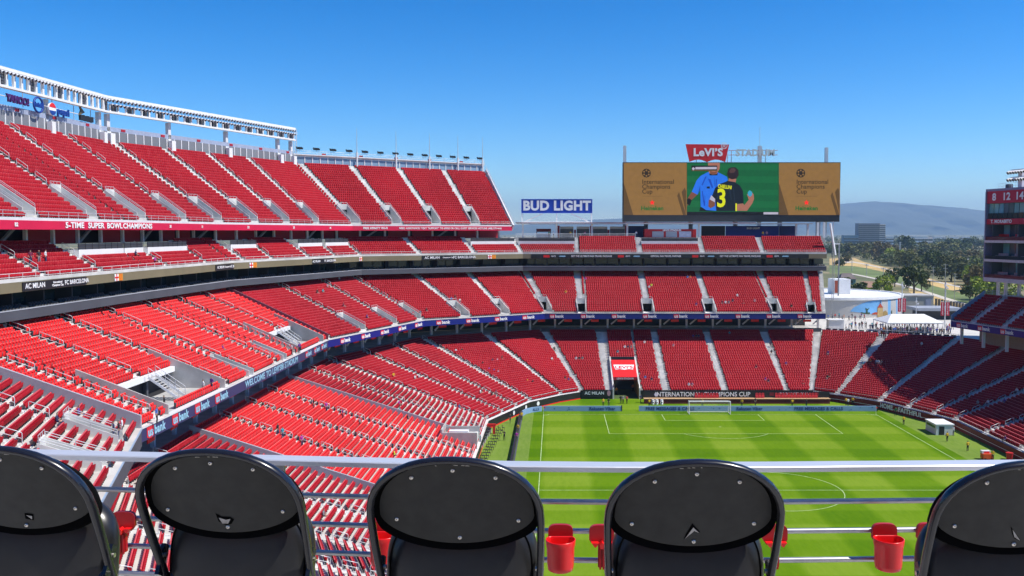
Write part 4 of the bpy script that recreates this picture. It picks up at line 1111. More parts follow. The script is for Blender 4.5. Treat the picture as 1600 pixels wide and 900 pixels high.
for k in range(9): q.box((-1.1 + k * .47, .02, -.55 - .06 * (k % 2)), (-.68 + k * .47, .3, .25 + .05 * (k % 3)), M['black'])
q.box((-1.15, .31, -.6), (3.2, .4, .2), M['black']); o = bpy.data.objects.new('letter_strip', q.mesh('letter_strip')); link(o, t)
q = MB(); tpp = offset_path([UB[0], UB[1], UB[2]], -.5); 
hang = [(-80.6, 100), (-80.6, 161)]
q.tube([(*hang[0], 54.6), (*hang[1], 54.6)], .07, M['offwhite'], 5); q.build('hanger_rail', truss)
for y in (104, 113, 121, 131, 138, 146, 152.5, 158): q = MB(); q.tube([(-80.6, y, 53.6), (-80.6, y, 55.85)], .06, M['grey'], 5); q.build('hanger_rod', truss)
# ------------------------------------------------------------ right side: plaza, stand, tower
pave = mat('plaza_paving', (.56, .54, .50), .8, .1, .4)
plz = MB()
edge = [(62.2, 210.3), (75.3, 203), (88.3, 195), (100.3, 162.5), (101.3, 118)]
outer = [(62.2, 244), (85, 246), (118, 246), (140, 200), (140, 118)]
for i in range(4):
    plz.face([(*edge[i], 11.38), (*edge[i + 1], 11.38), (*outer[i + 1], 11.38), (*outer[i], 11.38)], pave)
    plz.face([(*outer[i], 11.38), (*outer[i + 1], 11.38), (*outer[i + 1], -.35), (*outer[i], -.35)], M['concrete'])
plz.face([(*edge[0], 11.38), (*outer[0], 11.38), (*outer[0], -.35), (*edge[0], -.35)], M['concrete'])
tag(plz.build('plaza_deck'), kind='structure')
pr = thing('plaza_railing', 'white plaza railing with dark infill panels above the right corner seats', 'railing', (*edge[1], 11.4))
ep = [(63, 210.1), (75.4, 203.3), (88.2, 195.4)]
q = MB(); path_rail(q, offset_path(ep, .3), 11.4, 1.05, M['offwhite'], 1.5, 2, .04); q.build('rails', pr)
dp = MB(); dp.box((-.55, -.03, .12), (.55, .03, .85), M['dark']); dp = dp.mesh('infill_panel'); Lp = path_len(offset_path(ep, .3)); k = .75
while k < Lp - .5:
    p, a = path_at(offset_path(ep, .3), k); put('infill_panel', dp, pr, (p.x, p.y, 11.4), a); k += 1.5
# right stand piece with its ribbon
WF = [(82.6, 187.6), (87.6, 167.5), (97, 130)]
nW = Vector((.97, .24)); WBk = [(p[0] + .97 * 8, p[1] + .24 * 8) for p in WF]
wst = Stand('right_tier', 'shaded block of red seats on the far right above its own blue ribbon', list(zip(WF, WBk)), 10, 16.35, 21.4)
wst.layout(0, [A(.30), A(.72)], far=True); wst.layout(1, [A(.2), A(.5)], far=True); wst.finish()
q = MB(); e0, e1 = wst.p3(0, 0, 0), wst.p3(0, 0, 10)
q.hexa([e0 + Vector((0, .05, -1.4)), e0 + Vector((.05, .35, -1.4)), e1 + Vector((.05, .35, -1.4)), e1 + Vector((0, .05, -1.4)), e0 + Vector((0, .05, 1.0)), e0 + Vector((.05, .35, 1.0)), e1 + Vector((.05, .35, 1.0)), e1 + Vector((0, .05, 1.0))], mat('blue_end_wall', (.20, .27, .42), .5)); q.build('end_wall', wst.root)
q = MB(); path_wall(q, WBk, 20.4, 21.6, .3, M['grey']); 
for i in range(2):
    a_, b_ = WBk[i], WBk[i + 1]; q.face([(*a_, 21.41), (*b_, 21.41), (b_[0] + 6, b_[1] + 1.5, 21.41), (a_[0] + 6, a_[1] + 1.5, 21.41)], M['concrete'])
path_rail(q, offset_path(WBk, .15), 21.6, 1.0, M['steel'], 2, 3, .03); q.build('rear_walk', wst.root)
q = MB(); path_wall(q, offset_path(WF, 7.0), 11.4, 16.2, .3, mat('tan_wall', (.30, .25, .20), .7)); q.build('rear_concourse_wall', wst.root)
for i in range(9):
    p, a = path_at(offset_path(WF, 2.2), .6 + i * 6.5); wbox('column', wst.root, (p.x - .25, p.y - .25, 11.4), (p.x + .25, p.y + .25, 16.0), M['offwhite'])
wr = ribbon('ribbon_board', 'blue bank ribbon board under the shaded stand on the right edge', WF, 14.95, 16.2, M['navy'])
for s_ in (3.0, 9.3, 15.6, 22): bank(wr, WF, s_, 15.58, 1.05, M['letter'])

# suite tower
C0 = Vector((92.5, 194.0)); ud = Vector((.19, -.982)).normalized(); vd = Vector((-ud.y, ud.x))   # along the face, outward
tw = thing('suite_tower', 'red and glass suite tower with large retired numbers at the right edge', 'tower', (*C0, 21.4)); aT = math.atan2(ud.y, ud.x)
def TB(u0, u1, v0, v1, z0, z1, m, name, parent=None):
    q = MB(); c = [C0 + ud * u + vd * v for u, v in ((u0, v0), (u1, v0), (u1, v1), (u0, v1))]
    q.hexa([(*p, z0) for p in c] + [(*p, z1) for p in c], m); return q.build(name, parent or tw)
UL = 62
purp = mat('edge_mauve', (.25, .22, .34), .5)
TB(0, UL, 3.0, 22, 24.4, 43.3, M['dark'], 'core')
TB(-.3, UL, -.25, 22, 43.35, 43.85, purp, 'roof_edge')
TB(0, UL, -.1, 2.99, 40.8, 43.34, mat('tower_red', (.50, .008, .04), .5), 'red_band')
TB(0, UL, -.1, 2.99, 36.35, 37.5, MATS['tower_red'], 'red_band')
for z0, z1 in ((32.45, 33.0), (28.45, 29.0), (24.2, 25.05)): TB(-.05, UL, -.4, 2.99, z0, z1, mat('slab_pink', (.62, .55, .58), .6), 'floor_slab')
TB(-.35, -.052, -.3, 22, 24.2, 43.34, purp, 'end_fin')
for i in range(18):
    u = .25 + i * 1.55
    TB(u, u + 1.35, .35, .45, 37.55, 40.75, mat('tower_glass', (.10, .13, .14), .1, .25, .4, spec=.8) if i in (3, 4, 7, 8, 9, 12) else M['tealglass'], 'pane')
    TB(u, u + 1.35, .1, .16, 37.55, 38.7, M['glass'], 'guard_pane')
for z0, z1 in ((33.01, 36.3), (29.01, 32.4), (25.06, 28.4)):
    for i in range(14):
        u = .3 + i * 2.0
        TB(u, u + 1.85, 2.4, 2.5, z0, z1 - .1, M['tealglass'] if (i * 7 + int(z0)) % 5 < 2 else MATS['tower_glass'], 'pane')
        if i % 4 == 1: TB(u - .2, u - .08, -.2, 2.39, z0, z1 - .02, M['ledge'], 'partition')
    TB(.1, UL, -.25, -.2, z0, z0 + .75, M['glass'], 'guard_glass')
wseat = mat('tower_seat', (.45, .36, .36), .6)
for z0 in (33.01, 29.01, 25.06):
    for row in range(2):
        k = 1.8
        q = MB()
        while k < 30:
            if (k % 7) < 5:
                c = C0 + ud * k + vd * (.5 + row * .8); q.bar((*(c), z0 + .55 + row * .45), (*(c + ud * .42), z0 + .55 + row * .45), .12, .5, MATS['tower_seat'] if not (z0 > 33 and k < 8) else M['redsign'])
            k += .62
        tag(q.build('seat_row', tw), kind='stuff')
for u, t_ in ((2.3, '8'), (6.1, '12'), (10.0, '14')): c = C0 + ud * u - vd * .16; text(tw, t_, (c.x, c.y, 42.05), aT, 2.1, M['letter'], bold=.07, sx=1.15)
c = C0 + ud * 4.7 - vd * .16; text(tw, 'T. MORABITO', (c.x, c.y, 36.92), aT, .95, M['letter'], bold=.04, sx=1.05)
c = C0 + ud * 11.6 - vd * .16; text(tw, 'V.', (c.x, c.y, 36.92), aT, .95, M['letter'], bold=.04, sx=1.05, align='LEFT')
for u in (1.0, 3.4, 7.5, 16, 26): TB(u, u + .5, 2, 2.5, 11.5, 24.19, M['offwhite'], 'pilotis')
q = MB(); path_rail(q, [tuple(C0 + ud * 1.5 + vd * 1.5), tuple(C0 + ud * 8 + vd * 1.5)], 43.85, 1.1, M['steel'], 1.2, 2, .03); q.build('roof_rail', tw)
TB(4.2, 5.2, 1, 2, 43.86, 44.7, M['ledge'], 'roof_unit')
tl = thing('tower_lights', 'double row of floodlights on the roof of the suite tower', 'floodlights', (*(C0 + ud * 12), 43.85))
for z_ in (45.6, 47.1): TB(6.2, 32, .6, .9, z_ + .35, z_ + .5, M['steel'], 'light_rail', tl)
for u in (8, 14.5, 21, 28): TB(u, u + 1.2, .95, 2.0, 43.86, 47.5, M['offwhite'], 'light_post', tl)
k = 6.3
while k < 31:
    for z_ in (45.6, 47.1):
        c = C0 + ud * k + vd * .3; put('lamp', lampm, tl, (c.x, c.y, z_), aT, (1.4, 1.4, 1.4))
    k += .8

# plaza buildings
drum = thing('drum_building', 'white round building with a painted mission mural beyond the plaza', 'building', (79, 266, -.35))
q = MB(); N = 72; rr = 22.0; c0 = (79.0, 266.0)
ring = lambda r_, z_: [(c0[0] + r_ * math.cos(2 * math.pi * k / N), c0[1] + r_ * math.sin(2 * math.pi * k / N), z_) for k in range(N)]
q.grid([ring(rr, -.35), ring(rr, 16.6)], mat('drum_wall', (.50, .49, .47), .8, .06, .1), True, True); q.build('wall', drum)
q = MB(); q.grid([ring(rr + .3, 16.2), ring(rr + .3, 16.9), ring(rr - .5, 16.9), ring(rr - .5, 16.62)], M['white'], False, True); q.face(ring(rr - .49, 16.64), M['white']); q.build('roof', drum)
def on_drum(px, py, off):
    d = ray(px, py); o = CAM.xy - Vector(c0); dd_ = d.xy; r2 = rr + off
    a_, b_, c_ = dd_.dot(dd_), 2 * o.dot(dd_), o.dot(o) - r2 * r2
    disc = b_ * b_ - 4 * a_ * c_
    if disc < 0: return None
    t_ = (-b_ - math.sqrt(disc)) / (2 * a_); return CAM + d * t_
def mural(pts, m, off, name):
    o = [on_drum(x, y, off) for x, y in pts]
    o = [p for p in o if p]
    q = MB(); cc = sum(o, Vector()) / len(o)
    for a_, b_ in zip(o, o[1:] + o[:1]): q.face([cc, a_, b_], m)
    return q.build(name, drum)
Z2 = lambda u, v: (1290 + u / 7.619, 440 + v / 7.619)
msky = mat('mural_sky', (.16, .40, .70), .7, .25, .15)
top = [(290, 355), (340, 305), (400, 275), (480, 245), (560, 228), (640, 220), (760, 215), (855, 212)]
strip_t = [Z2(*p) for p in top]; strip_b = [Z2(p[0], 355 + (p[0] - 290) * .11) for p in top]
q = MB(); rt = [on_drum(*p, .05) for p in strip_t]; rb_ = [on_drum(*p, .05) for p in strip_b]
pairs = [(a_, b_) for a_, b_ in zip(rt, rb_) if a_ and b_]; q.grid([[a_ for a_, b_ in pairs], [b_ for a_, b_ in pairs]], msky, True); q.build('mural_sky', drum)
tanw = mat('mural_tan', (.45, .32, .14), .8); rf = mat('mural_roof', (.45, .07, .03), .8); gr = mat('mural_green', (.05, .10, .06), .8)
mural([Z2(*p) for p in ((618, 306), (618, 424), (684, 426), (682, 306))], tanw, .12, 'mural_tower'); mural([Z2(*p) for p in ((652, 258), (616, 310), (686, 308))], rf, .16, 'mural_roof'); mural([Z2(*p) for p in ((686, 358), (686, 424), (742, 424), (740, 372), (716, 345))], mat('mural_ochre', (.35, .24, .09), .8), .11, 'mural_chapel')
mural([Z2(*p) for p in ((555, 378), (555, 392), (618, 392), (618, 366), (590, 364))], rf, .10, 'mural_wing'); mural([Z2(*p) for p in ((470, 310), (485, 345), (478, 372), (505, 372), (500, 345), (525, 312), (497, 326))], gr, .11, 'mural_palm'); mural([Z2(*p) for p in ((420, 362), (420, 380), (530, 388), (525, 365), (470, 372))], gr, .09, 'mural_bushes'); mural([Z2(*p) for p in ((784, 342), (784, 392), (792, 392), (792, 342))], gr, .10, 'mural_post'); mural([Z2(*p) for p in ((648, 235), (648, 258), (656, 258), (656, 235))], mat('mural_dark', (.06, .05, .05), .8), .12, 'mural_finial')
pent = thing('roof_penthouse', 'white box penthouse on the roof of the round building', 'building', (72, 262, 16.64))
a, b = at_y(1303, 460, 262), at_y(1329, 444, 262); wbox('walls', pent, (a.x, 262, 16.65), (b.x, 268, 21.0), M['white']); wbox('side_panel', pent, (a.x + .2, 261.9, 17), (a.x + 1.2, 261.99, 20.6), mat('brick_red', (.30, .07, .04), .8))
# shed, dark pavilion, tent, white kiosk
shed = thing('concrete_shed', 'grey flat-roofed shed with a pale door panel right of the mural', 'shed', (98, 248, 11.38))
def gbox(px0, px1, py0, py1, y, dep, m, name, parent, zmin=None):
    a_, b_ = at_y(px0, py1, y), at_y(px1, py0, y); return wbox(name, parent, (a_.x, y, a_.z if zmin is None else zmin), (b_.x, y + dep, b_.z), m)
gbox(1413, 1459, 463, 490, 258, 8, mat('shed_wall', (.40, .38, .33), .8, .08, .3), 'walls', shed, -.3); gbox(1412.5, 1459.5, 461.5, 463.2, 257.8, 8.4, M['concrete'], 'roof', shed); gbox(1446, 1455, 467.5, 479, 257.9, .08, mat('door_panel', (.30, .32, .40), .6), 'door', shed)
pav = thing('dark_pavilion', 'low pavilion with a grey roof and dark open front behind the tent', 'pavilion', (104, 240, 11.38))
gbox(1437, 1500, 486, 503, 240, 5, M['dark'], 'interior', pav, 11.4); gbox(1434, 1504, 481.5, 486, 238.5, 8, M['grey'], 'roof', pav)
fen = thing('slat_fence', 'brown slatted fence beyond the pavilion', 'fence', (112, 262, 0))
for i in range(12):
    gbox(1460.5 + i * 4.6, 1464.8 + i * 4.6, 466.5 + i * .8, 486 + i * .3, 262 + i * .6, .1, mat('fence_brown', (.12, .10, .08), .8, .15, .5), 'slat', fen, -.3)
kio = thing('white_kiosk', 'low white box kiosk at the plaza edge near the stand end', 'kiosk', (64, 214, 11.38))
gbox(1295, 1319, 500.5, 515, 213.5, 2, M['offwhite'], 'body', kio, 11.39); gbox(1294.6, 1319.4, 499.4, 500.5, 213.3, 2.4, M['white'], 'top', kio)
tent = thing('white_tent', 'white open-sided tent with people under it on the plaza', 'tent', (82.5, 211.5, 11.38))
q = MB(); x0, x1, y0, y1, ze, zr = 76.3, 89.2, 206.5, 216, 13.9, 15.5
e_ = [(x0, y0, ze), (x1, y0, ze), (x1, y1, ze), (x0, y1, ze)]; r1_, r2_ = (x0 + 2.6, (y0 + y1) / 2, zr), (x1 - 2.6, (y0 + y1) / 2, zr)
q.face([e_[0], e_[1], r2_, r1_], M['white']); q.face([e_[1], e_[2], r2_], M['white']); q.face([e_[2], e_[3], r1_, r2_], M['white']); q.face([e_[3], e_[0], r1_], M['white'])
for a_, b_ in zip(e_, e_[1:] + e_[:1]): q.face([(a_[0], a_[1], ze - .25), (b_[0], b_[1], ze - .25), b_, a_], M['white'])
q.build('canopy', tent)
for x in (x0 + .1, x0 + 4.3, x0 + 8.6, x1 - .1):
    for y in (y0 + .1, y1 - .1): q = MB(); q.tube([(x, y, 11.39), (x, y, ze - .02)], .07, M['offwhite'], 6); q.build('leg', tent)
wbox('counter', tent, (x0 + 1, y0 + 2, 11.39), (x0 + 5.4, y0 + 2.8, 12.4), M['offwhite']); wbox('counter', tent, (x0 + 6.2, y0 + 2, 11.39), (x0 + 10.8, y0 + 2.8, 12.4), M['offwhite'])
for i, (px, side) in enumerate(((1408.5, 'left'), (1476, 'right'))):
    p = at_z(px, 500 if i == 0 else 512, 11.38); s_ = FOC / p.y
    t = thing('banner_pole', 'tall grey lamp pole with two red banners, the %s one of two' % side, 'pole', p)
    h = (500 - 440) / s_ if i == 0 else (512 - 440) / s_
    q = MB(); q.tube([p, p + Vector((0, 0, h))], .13, M['steel'], 8); q.build('pole', t)
    zb = p.z + ((500 - 487) if i == 0 else (512 - 493)) / s_
    for dx in (-1, 1):
        wbox('banner', t, (p.x + dx * .62 - .42, p.y - .03, zb), (p.x + dx * .62 + .42, p.y + .03, zb + 21 / s_), MATS['tower_red'])
        o = text(t, 'LEVI\u2019S STADIUM', (p.x + dx * .62, p.y - .05, zb + 10.5 / s_), 0, .42, M['letter']); o.rotation_euler = (0, R(-90), 0)
        q = MB(); q.tube([p + Vector((0, 0, zb - p.z + 21 / s_ + .1)), p + Vector((dx * 1.1, 0, zb - p.z + 21 / s_ + .1))], .05, M['steel'], 5); q.build('bracket', t)
    for k in range(3):
        q = MB(); q.box((p.x - .45 + .3 * k, p.y - .5, p.z + h - 1.0 - .35 * k), (p.x - .1 + .3 * k, p.y - .12, p.z + h - .65 - .35 * k), M['offwhite']); q.build('lamp_head', t)
p = at_z(1431, 505, 11.38); t = thing('lamp_pole', 'plain thin lamp pole standing behind the tent', 'pole', p); q = MB(); q.tube([p, p + Vector((0, 0, 6.6))], .1, M['steel'], 6); q.build('pole', t)
for k in range(2): q = MB(); q.box((p.x - .3 + .4 * k, p.y - .4, p.z + 5.4 - .6 * k), (p.x + .1 + .4 * k, p.y - .11, p.z + 5.8 - .6 * k), M['offwhite']); q.build('lamp_head', t)
# ------------------------------------------------------------ beyond the stadium
GZ = -.35
def gpoly(pts, m, name, lift):
    q = MB(); q.face([tuple(at_z(x, y, GZ + lift)) for x, y in pts], m); return tag(q.build(name), kind='structure')
dry = mat('dry_grass', (.52, .36, .14), .95, .25, .03); gre = mat('levee_green', (.14, .18, .055), .95, .3, .03); pth_ = mat('pale_path', (.55, .50, .42), .9, .1, .05)
def strip(a, b, m, name, lift):
    q = MB(); q.grid([[tuple(at_z(x, y, GZ + lift)) for x, y in a], [tuple(at_z(x, y, GZ + lift)) for x, y in b]], m, False); return tag(q.build(name), kind='structure')
strip([(1296, 404), (1335, 403), (1352, 410), (1400, 421.5), (1460, 437), (1560, 458)], [(1296, 414), (1335, 416), (1352, 418.5), (1400, 429), (1460, 447), (1560, 472)], dry, 'levee_bank', .10)
strip([(1296, 414), (1335, 416), (1352, 418.5), (1400, 429), (1460, 447), (1560, 472)], [(1296, 427), (1335, 428), (1352, 431), (1400, 441), (1460, 460), (1560, 492)], gre, 'canal_grass', .06)
strip([(1317, 409), (1333, 408.5), (1352, 412), (1400, 422.8), (1460, 438.5), (1560, 460)], [(1320, 411), (1333, 410.2), (1352, 413.5), (1400, 424.4), (1460, 440.4), (1560, 462.6)], pth_, 'levee_path', .16)
strip([(1330, 427), (1352, 431), (1380, 437), (1430, 449), (1470, 462), (1560, 490)], [(1330, 428.5), (1352, 433), (1380, 439), (1430, 452), (1470, 466), (1560, 497)], pth_, 'canal_road', .14)
strip([(1420, 450), (1470, 466), (1560, 497)], [(1420, 456), (1460, 476), (1560, 515)], dry, 'dry_verge', .10)

# trees: leaf clumps through an uneven crown
leafm = {}
def leaf_mat(i):
    if i not in leafm:
        c = [(.075, .100, .022), (.150, .150, .036), (.110, .118, .042), (.27, .33, .035), (.17, .13, .045)][i]
        leafm[i] = mat('foliage_%s' % ['dark', 'olive', 'grey', 'bright', 'brown'][i], c, .7, .45, .35, spec=.2)
    return leafm[i]
bark = mat('bark', (.09, .07, .05), .9, .2, 1)
def crown_mesh(seed, kind, n=1100):
    r = random.Random(seed); V, Fc = [], []
    blobs = [(r.uniform(-.55, .55), r.uniform(-.55, .55), r.uniform(.35, .95), r.uniform(.22, .42)) for _ in range(9)]
    for k in range(n):
        bx, by, bz, br = blobs[r.randrange(len(blobs))]
        while True:
            d = Vector((r.uniform(-1, 1), r.uniform(-1, 1), r.uniform(-1, 1)))
            if .3 < d.length < 1: break
        c = Vector((bx, by, bz)) + Vector((d.x * br, d.y * br, d.z * br * .75))
        u = Vector((r.uniform(-1, 1), r.uniform(-1, 1), r.uniform(-.6, .6))).normalized(); w = u.cross(Vector((r.uniform(-1, 1), r.uniform(-1, 1), r.uniform(-1, 1)))).normalized()
        s_ = r.uniform(.035, .075); k0 = len(V)
        V += [c - u * s_ - w * s_ * .6, c + u * s_ * .4 - w * s_ * .8, c + u * s_ + w * s_ * .5, c - u * s_ * .3 + w * s_]
        Fc.append((k0, k0 + 1, k0 + 2, k0 + 3))
    me = bpy.data.meshes.new('crown'); me.from_pydata([tuple(v) for v in V], [], Fc); me.materials.append(leaf_mat(kind)); me.update()
    return me
CR = {k: [crown_mesh(10 * k + j, k) for j in range(3)] for k in range(5)}
tk = MB(); tk.tube([(0, 0, 0), (.02, 0, .25), (0, .02, .5)], [.05, .035, .02], bark, 7)
for a in (20, 140, 260): tk.tube([(0, 0, .28), (.2 * math.cos(R(a)), .2 * math.sin(R(a)), .5), (.34 * math.cos(R(a)), .34 * math.sin(R(a)), .72)], [.024, .016, .008], bark, 5)
TRK = tk.mesh('trunk')
tree_labels = {0: 'dark green', 1: 'olive green', 2: 'grey-green', 3: 'bright yellow-green', 4: 'brownish green'}
def tree(px, py, hpx, wpx, kind, where, j=0):
    p = at_z(px, py, GZ); s_ = FOC / p.y; h, w = hpx / s_, wpx / s_ / 1.7
    t = thing('tree', '%s tree %s' % (tree_labels[kind], where), 'tree', p, rnd.uniform(0, 6.28), group='trees beyond the stadium'); t['_local'] = 1
    for nm, me in (('trunk', TRK), ('crown', CR[kind][j % 3])):
        o = bpy.data.objects.new(nm, me); link(o, t); o.scale = (w, w, h / 1.22) if nm == 'crown' else (h * .8, h * .8, h / 1.22)
tl_ = [(1319, 457, 26, 34, 0, 'left of the tiled house, behind the white drum'), (1338, 462, 24, 34, 0, 'in front of the near house roof'), (1384, 462, 34, 36, 3, 'beside the near house, right of its roof'), (1374, 455, 24, 24, 0, 'against the near house wall'),
       (1398, 448, 32, 34, 0, 'behind the yellow-green bush by the houses'), (1428, 462, 60, 42, 0, 'tall and alone in front of the levee'), (1440, 455, 34, 26, 2, 'just right of the tall lone tree'), (1358, 460, 14, 22, 3, 'low between the two houses'),
       (1395, 408, 22, 38, 3, 'behind the levee path, left of the pole'), (1415, 420, 34, 34, 1, 'behind the levee path, right of the pole'), (1350, 402, 26, 46, 1, 'broad on the far bank at left'), (1335, 400, 22, 36, 2, 'beside the office tower foot at left'),
       (1376, 405, 30, 36, 4, 'centre of the far bank below the office tower'), (1390, 399, 20, 40, 4, 'far bank, right of the office tower'), (1362, 398, 22, 36, 2, 'far bank right below the office tower'),
       (1418, 396, 30, 40, 0, 'round, left of the low white office'), (1440, 398, 22, 44, 1, 'in front of the low white office'), (1460, 428, 44, 42, 0, 'big one in the middle beyond the levee'), (1486, 440, 44, 48, 2, 'big one right of middle beyond the levee'), (1512, 446, 34, 36, 3, 'near the right tower, on the levee'),
       (1525, 455, 46, 44, 4, 'beside the tower edge, behind the levee'), (1470, 400, 24, 44, 1, 'far bank right of middle'), (1495, 396, 26, 40, 0, 'dark clump in the right distance'), (1518, 392, 26, 34, 0, 'dark upright one left of the tower top storeys'), (1505, 410, 22, 44, 4, 'low far one above the white vans'),
       (1535, 470, 40, 60, 3, 'under the tower, behind its posts'), (1575, 472, 34, 60, 3, 'under the tower at the right edge'), (1515, 473, 30, 38, 0, 'dark bush left of the tower posts'), (1450, 412, 26, 40, 2, 'grey one in the middle distance'), (1478, 415, 22, 36, 1, 'olive one in the middle distance'),
       (1322, 412, 18, 26, 2, 'pale one at the levee bend'), (1312, 396, 18, 34, 1, 'next to the stair tower in the distance'), (1300, 402, 20, 30, 0, 'half hidden by the stair tower'), (1310, 420, 16, 22, 0, 'small, at the stair tower on the canal bank')]
for i, a_ in enumerate(tl_): tree(*a_[:6], j=i)
# far wood: one mass of crowns toward the horizon
def far_wood():
    r = random.Random(5); V, Fc, Mt = [], [], []
    lev = [(780, 398), (1296, 401), (1335, 400), (1352, 406), (1400, 417.5), (1460, 432), (1560, 452), (1700, 470)]
    def edge(px):
        for (a0, b0), (a1, b1) in zip(lev, lev[1:]):
            if a0 <= px <= a1: return b0 + (b1 - b0) * (px - a0) / (a1 - a0)
        return 400
    n = 0
    while n < 1500:
        d = 10 ** r.uniform(2.76, 3.75); px = r.uniform(1270, 1650) if r.random() < .75 else r.uniform(780, 1300)
        if d < 900 and px < 1296: continue
        if 362 + 34.87 * FOC / d > edge(px): continue
        n += 1
        x = (px - PPX) / FOC * d; h = r.uniform(6, 13); w = r.uniform(6, 13); near = d < 1300; mt = r.choice([0, 0, 1, 2, 0, 3])
        for q in range(70 if near else 24):
            c = Vector((x + r.gauss(0, w * .30), d + r.gauss(0, w * .28), GZ + h * (.12 + .88 * r.random() ** .8)))
            u = Vector((r.uniform(-1, 1), r.uniform(-1, 1), r.uniform(-.5, .5))).normalized(); v = u.cross(Vector((r.uniform(-1, 1), r.uniform(-1, 1), r.uniform(-1, 1)))).normalized(); s_ = w * (.085 if near else .15) * r.uniform(.7, 1.3)
            k0 = len(V); V += [tuple(c - u * s_ - v * s_), tuple(c + u * s_ - v * s_ * .6), tuple(c + u * s_ * .7 + v * s_), tuple(c - u * s_ + v * s_ * .8)]; Fc.append((k0, k0 + 1, k0 + 2, k0 + 3)); Mt.append(mt)
    me = bpy.data.meshes.new('far_wood'); me.from_pydata(V, [], Fc)
    for k in (0, 1, 2, 4): me.materials.append(leaf_mat(k))
    me.polygons.foreach_set('material_index', Mt); me.update()
    o = bpy.data.objects.new('far_wood', me); col.objects.link(o); tag(o, 'dense belt of distant trees below the hills', 'trees', kind='stuff')
far_wood()
def bld(name, label, px0, px1, py0, py1, wallm, floors, cols_, cat='building', dep=.5, side=0):
    p0, p1 = at_z(px0, py1, GZ), at_z(px1, py1, GZ); s_ = FOC / p0.y; h = (py1 - py0) / s_; w = p1.x - p0.x; y = p0.y
    t = thing(name, label, cat, (p0.x + w / 2, y, GZ))
    wbox('walls', t, (p0.x, y, GZ), (p1.x, y + w * dep, GZ + h), wallm)
    fh = h / (floors + .6)
    wm = MB(); wm.box((0, -.35, 0), (w / cols_ * .96, -.02, fh * .52), M['glass']); wm = wm.mesh('window')
    for f in range(floors):
        for c in range(cols_): put('window', wm, t, (p0.x + w * (c + .02) / cols_, y, GZ + fh * (f + .45)))
    wbox('roof', t, (p0.x - w * .01, y - .4, GZ + h + .01), (p1.x + w * .01, y + w * dep, GZ + h + fh * .3), wallm)
    if side:
        wbox('end_bay', t, (p1.x + .02, y + 1, GZ), (p1.x + w * side, y + w * dep, GZ + h * .985), mat('office_pale', (.62, .56, .54), .7))
        for f in range(floors): wbox('end_window', t, (p1.x + .6, y + .7, GZ + fh * (f + .45)), (p1.x + w * side - .3, y + .98, GZ + fh * (f + .97)), M['glass'])
    return t
bld('office_tower', 'dark-banded office tower block standing above the distant trees', 1341, 1374, 350, 386, mat('office_mauve', (.22, .21, .24), .6, .06, .02), 11, 5, side=.28)
bld('office_block', 'long low office with a white roof band right of the tower block', 1416, 1450, 370, 384, mat('office_white', (.68, .68, .68), .6, .05, .02), 2, 6, side=.22)
bld('office_block', 'low blue-green office left of the tower block', 1318, 1341, 369, 386, mat('office_teal', (.12, .20, .26), .5, .05, .02), 3, 4)
bld('office_block', 'small white office between the tower block and the trees', 1384, 1396, 370, 386, MATS['office_white'], 3, 3)
for i, (px, w) in enumerate(((1468, 18), (1492, 12), (1512, 14))): bld('warehouse', ('broad white', 'narrow white', 'rightmost white')[i] + ' warehouse roof among the far trees', px - w / 2, px + w / 2, 370.5, 377, mat('warehouse_white', (.72, .70, .68), .7), 1, 4)
bld('shed_row', 'pale long shed among the trees near the tower', 1498, 1528, 406, 412, MATS['warehouse_white'], 1, 4)
bld('utility_hut', 'small white hut below the twin antenna pole', 1400, 1413, 404, 410, MATS['warehouse_white'], 1, 2)
def house(px0, px1, py0, py1, wallc, roofc, label):
    p0, p1 = at_z(px0, py1, GZ), at_z(px1, py1, GZ); s_ = FOC / p0.y; h = (py1 - py0) / s_; w = p1.x - p0.x; y = p0.y
    t = thing('house', label, 'house', (p0.x + w / 2, y, GZ)); wbox('walls', t, (p0.x, y, GZ), (p1.x, y + w * .7, GZ + h * .5), mat('house_wall_%d' % px0, wallc, .8))
    m_ = mat('house_roof_%d' % px0, roofc, .85, .2, .3); q = MB(); e = w * .06; z0, z1 = GZ + h * .502, GZ + h; a_ = [(p0.x - e, y - e * 2, z0), (p1.x + e, y - e * 2, z0), (p1.x + e, y + w * .75, z0), (p0.x - e, y + w * .75, z0)]; r1 = (p0.x + w * .2, y + w * .35, z1); r2 = (p1.x - w * .2, y + w * .35, z1)
    q.face([a_[0], a_[1], r2, r1], m_); q.face([a_[1], a_[2], r2], m_); q.face([a_[2], a_[3], r1, r2], m_); q.face([a_[3], a_[0], r1], m_); q.build('roof', t)
    for f in (.2, .65): wbox('window', t, (p0.x + w * f, y - .08, GZ + h * .15), (p0.x + w * (f + .15), y - .01, GZ + h * .38), M['glass'])
house(1313, 1337, 427, 445, (.10, .22, .22), (.16, .13, .12), 'teal-walled house with a grey-brown roof beside the stair tower')
house(1344, 1372, 440, 458, (.45, .38, .30), (.30, .18, .13), 'house with a pinkish tiled roof behind the drum building')
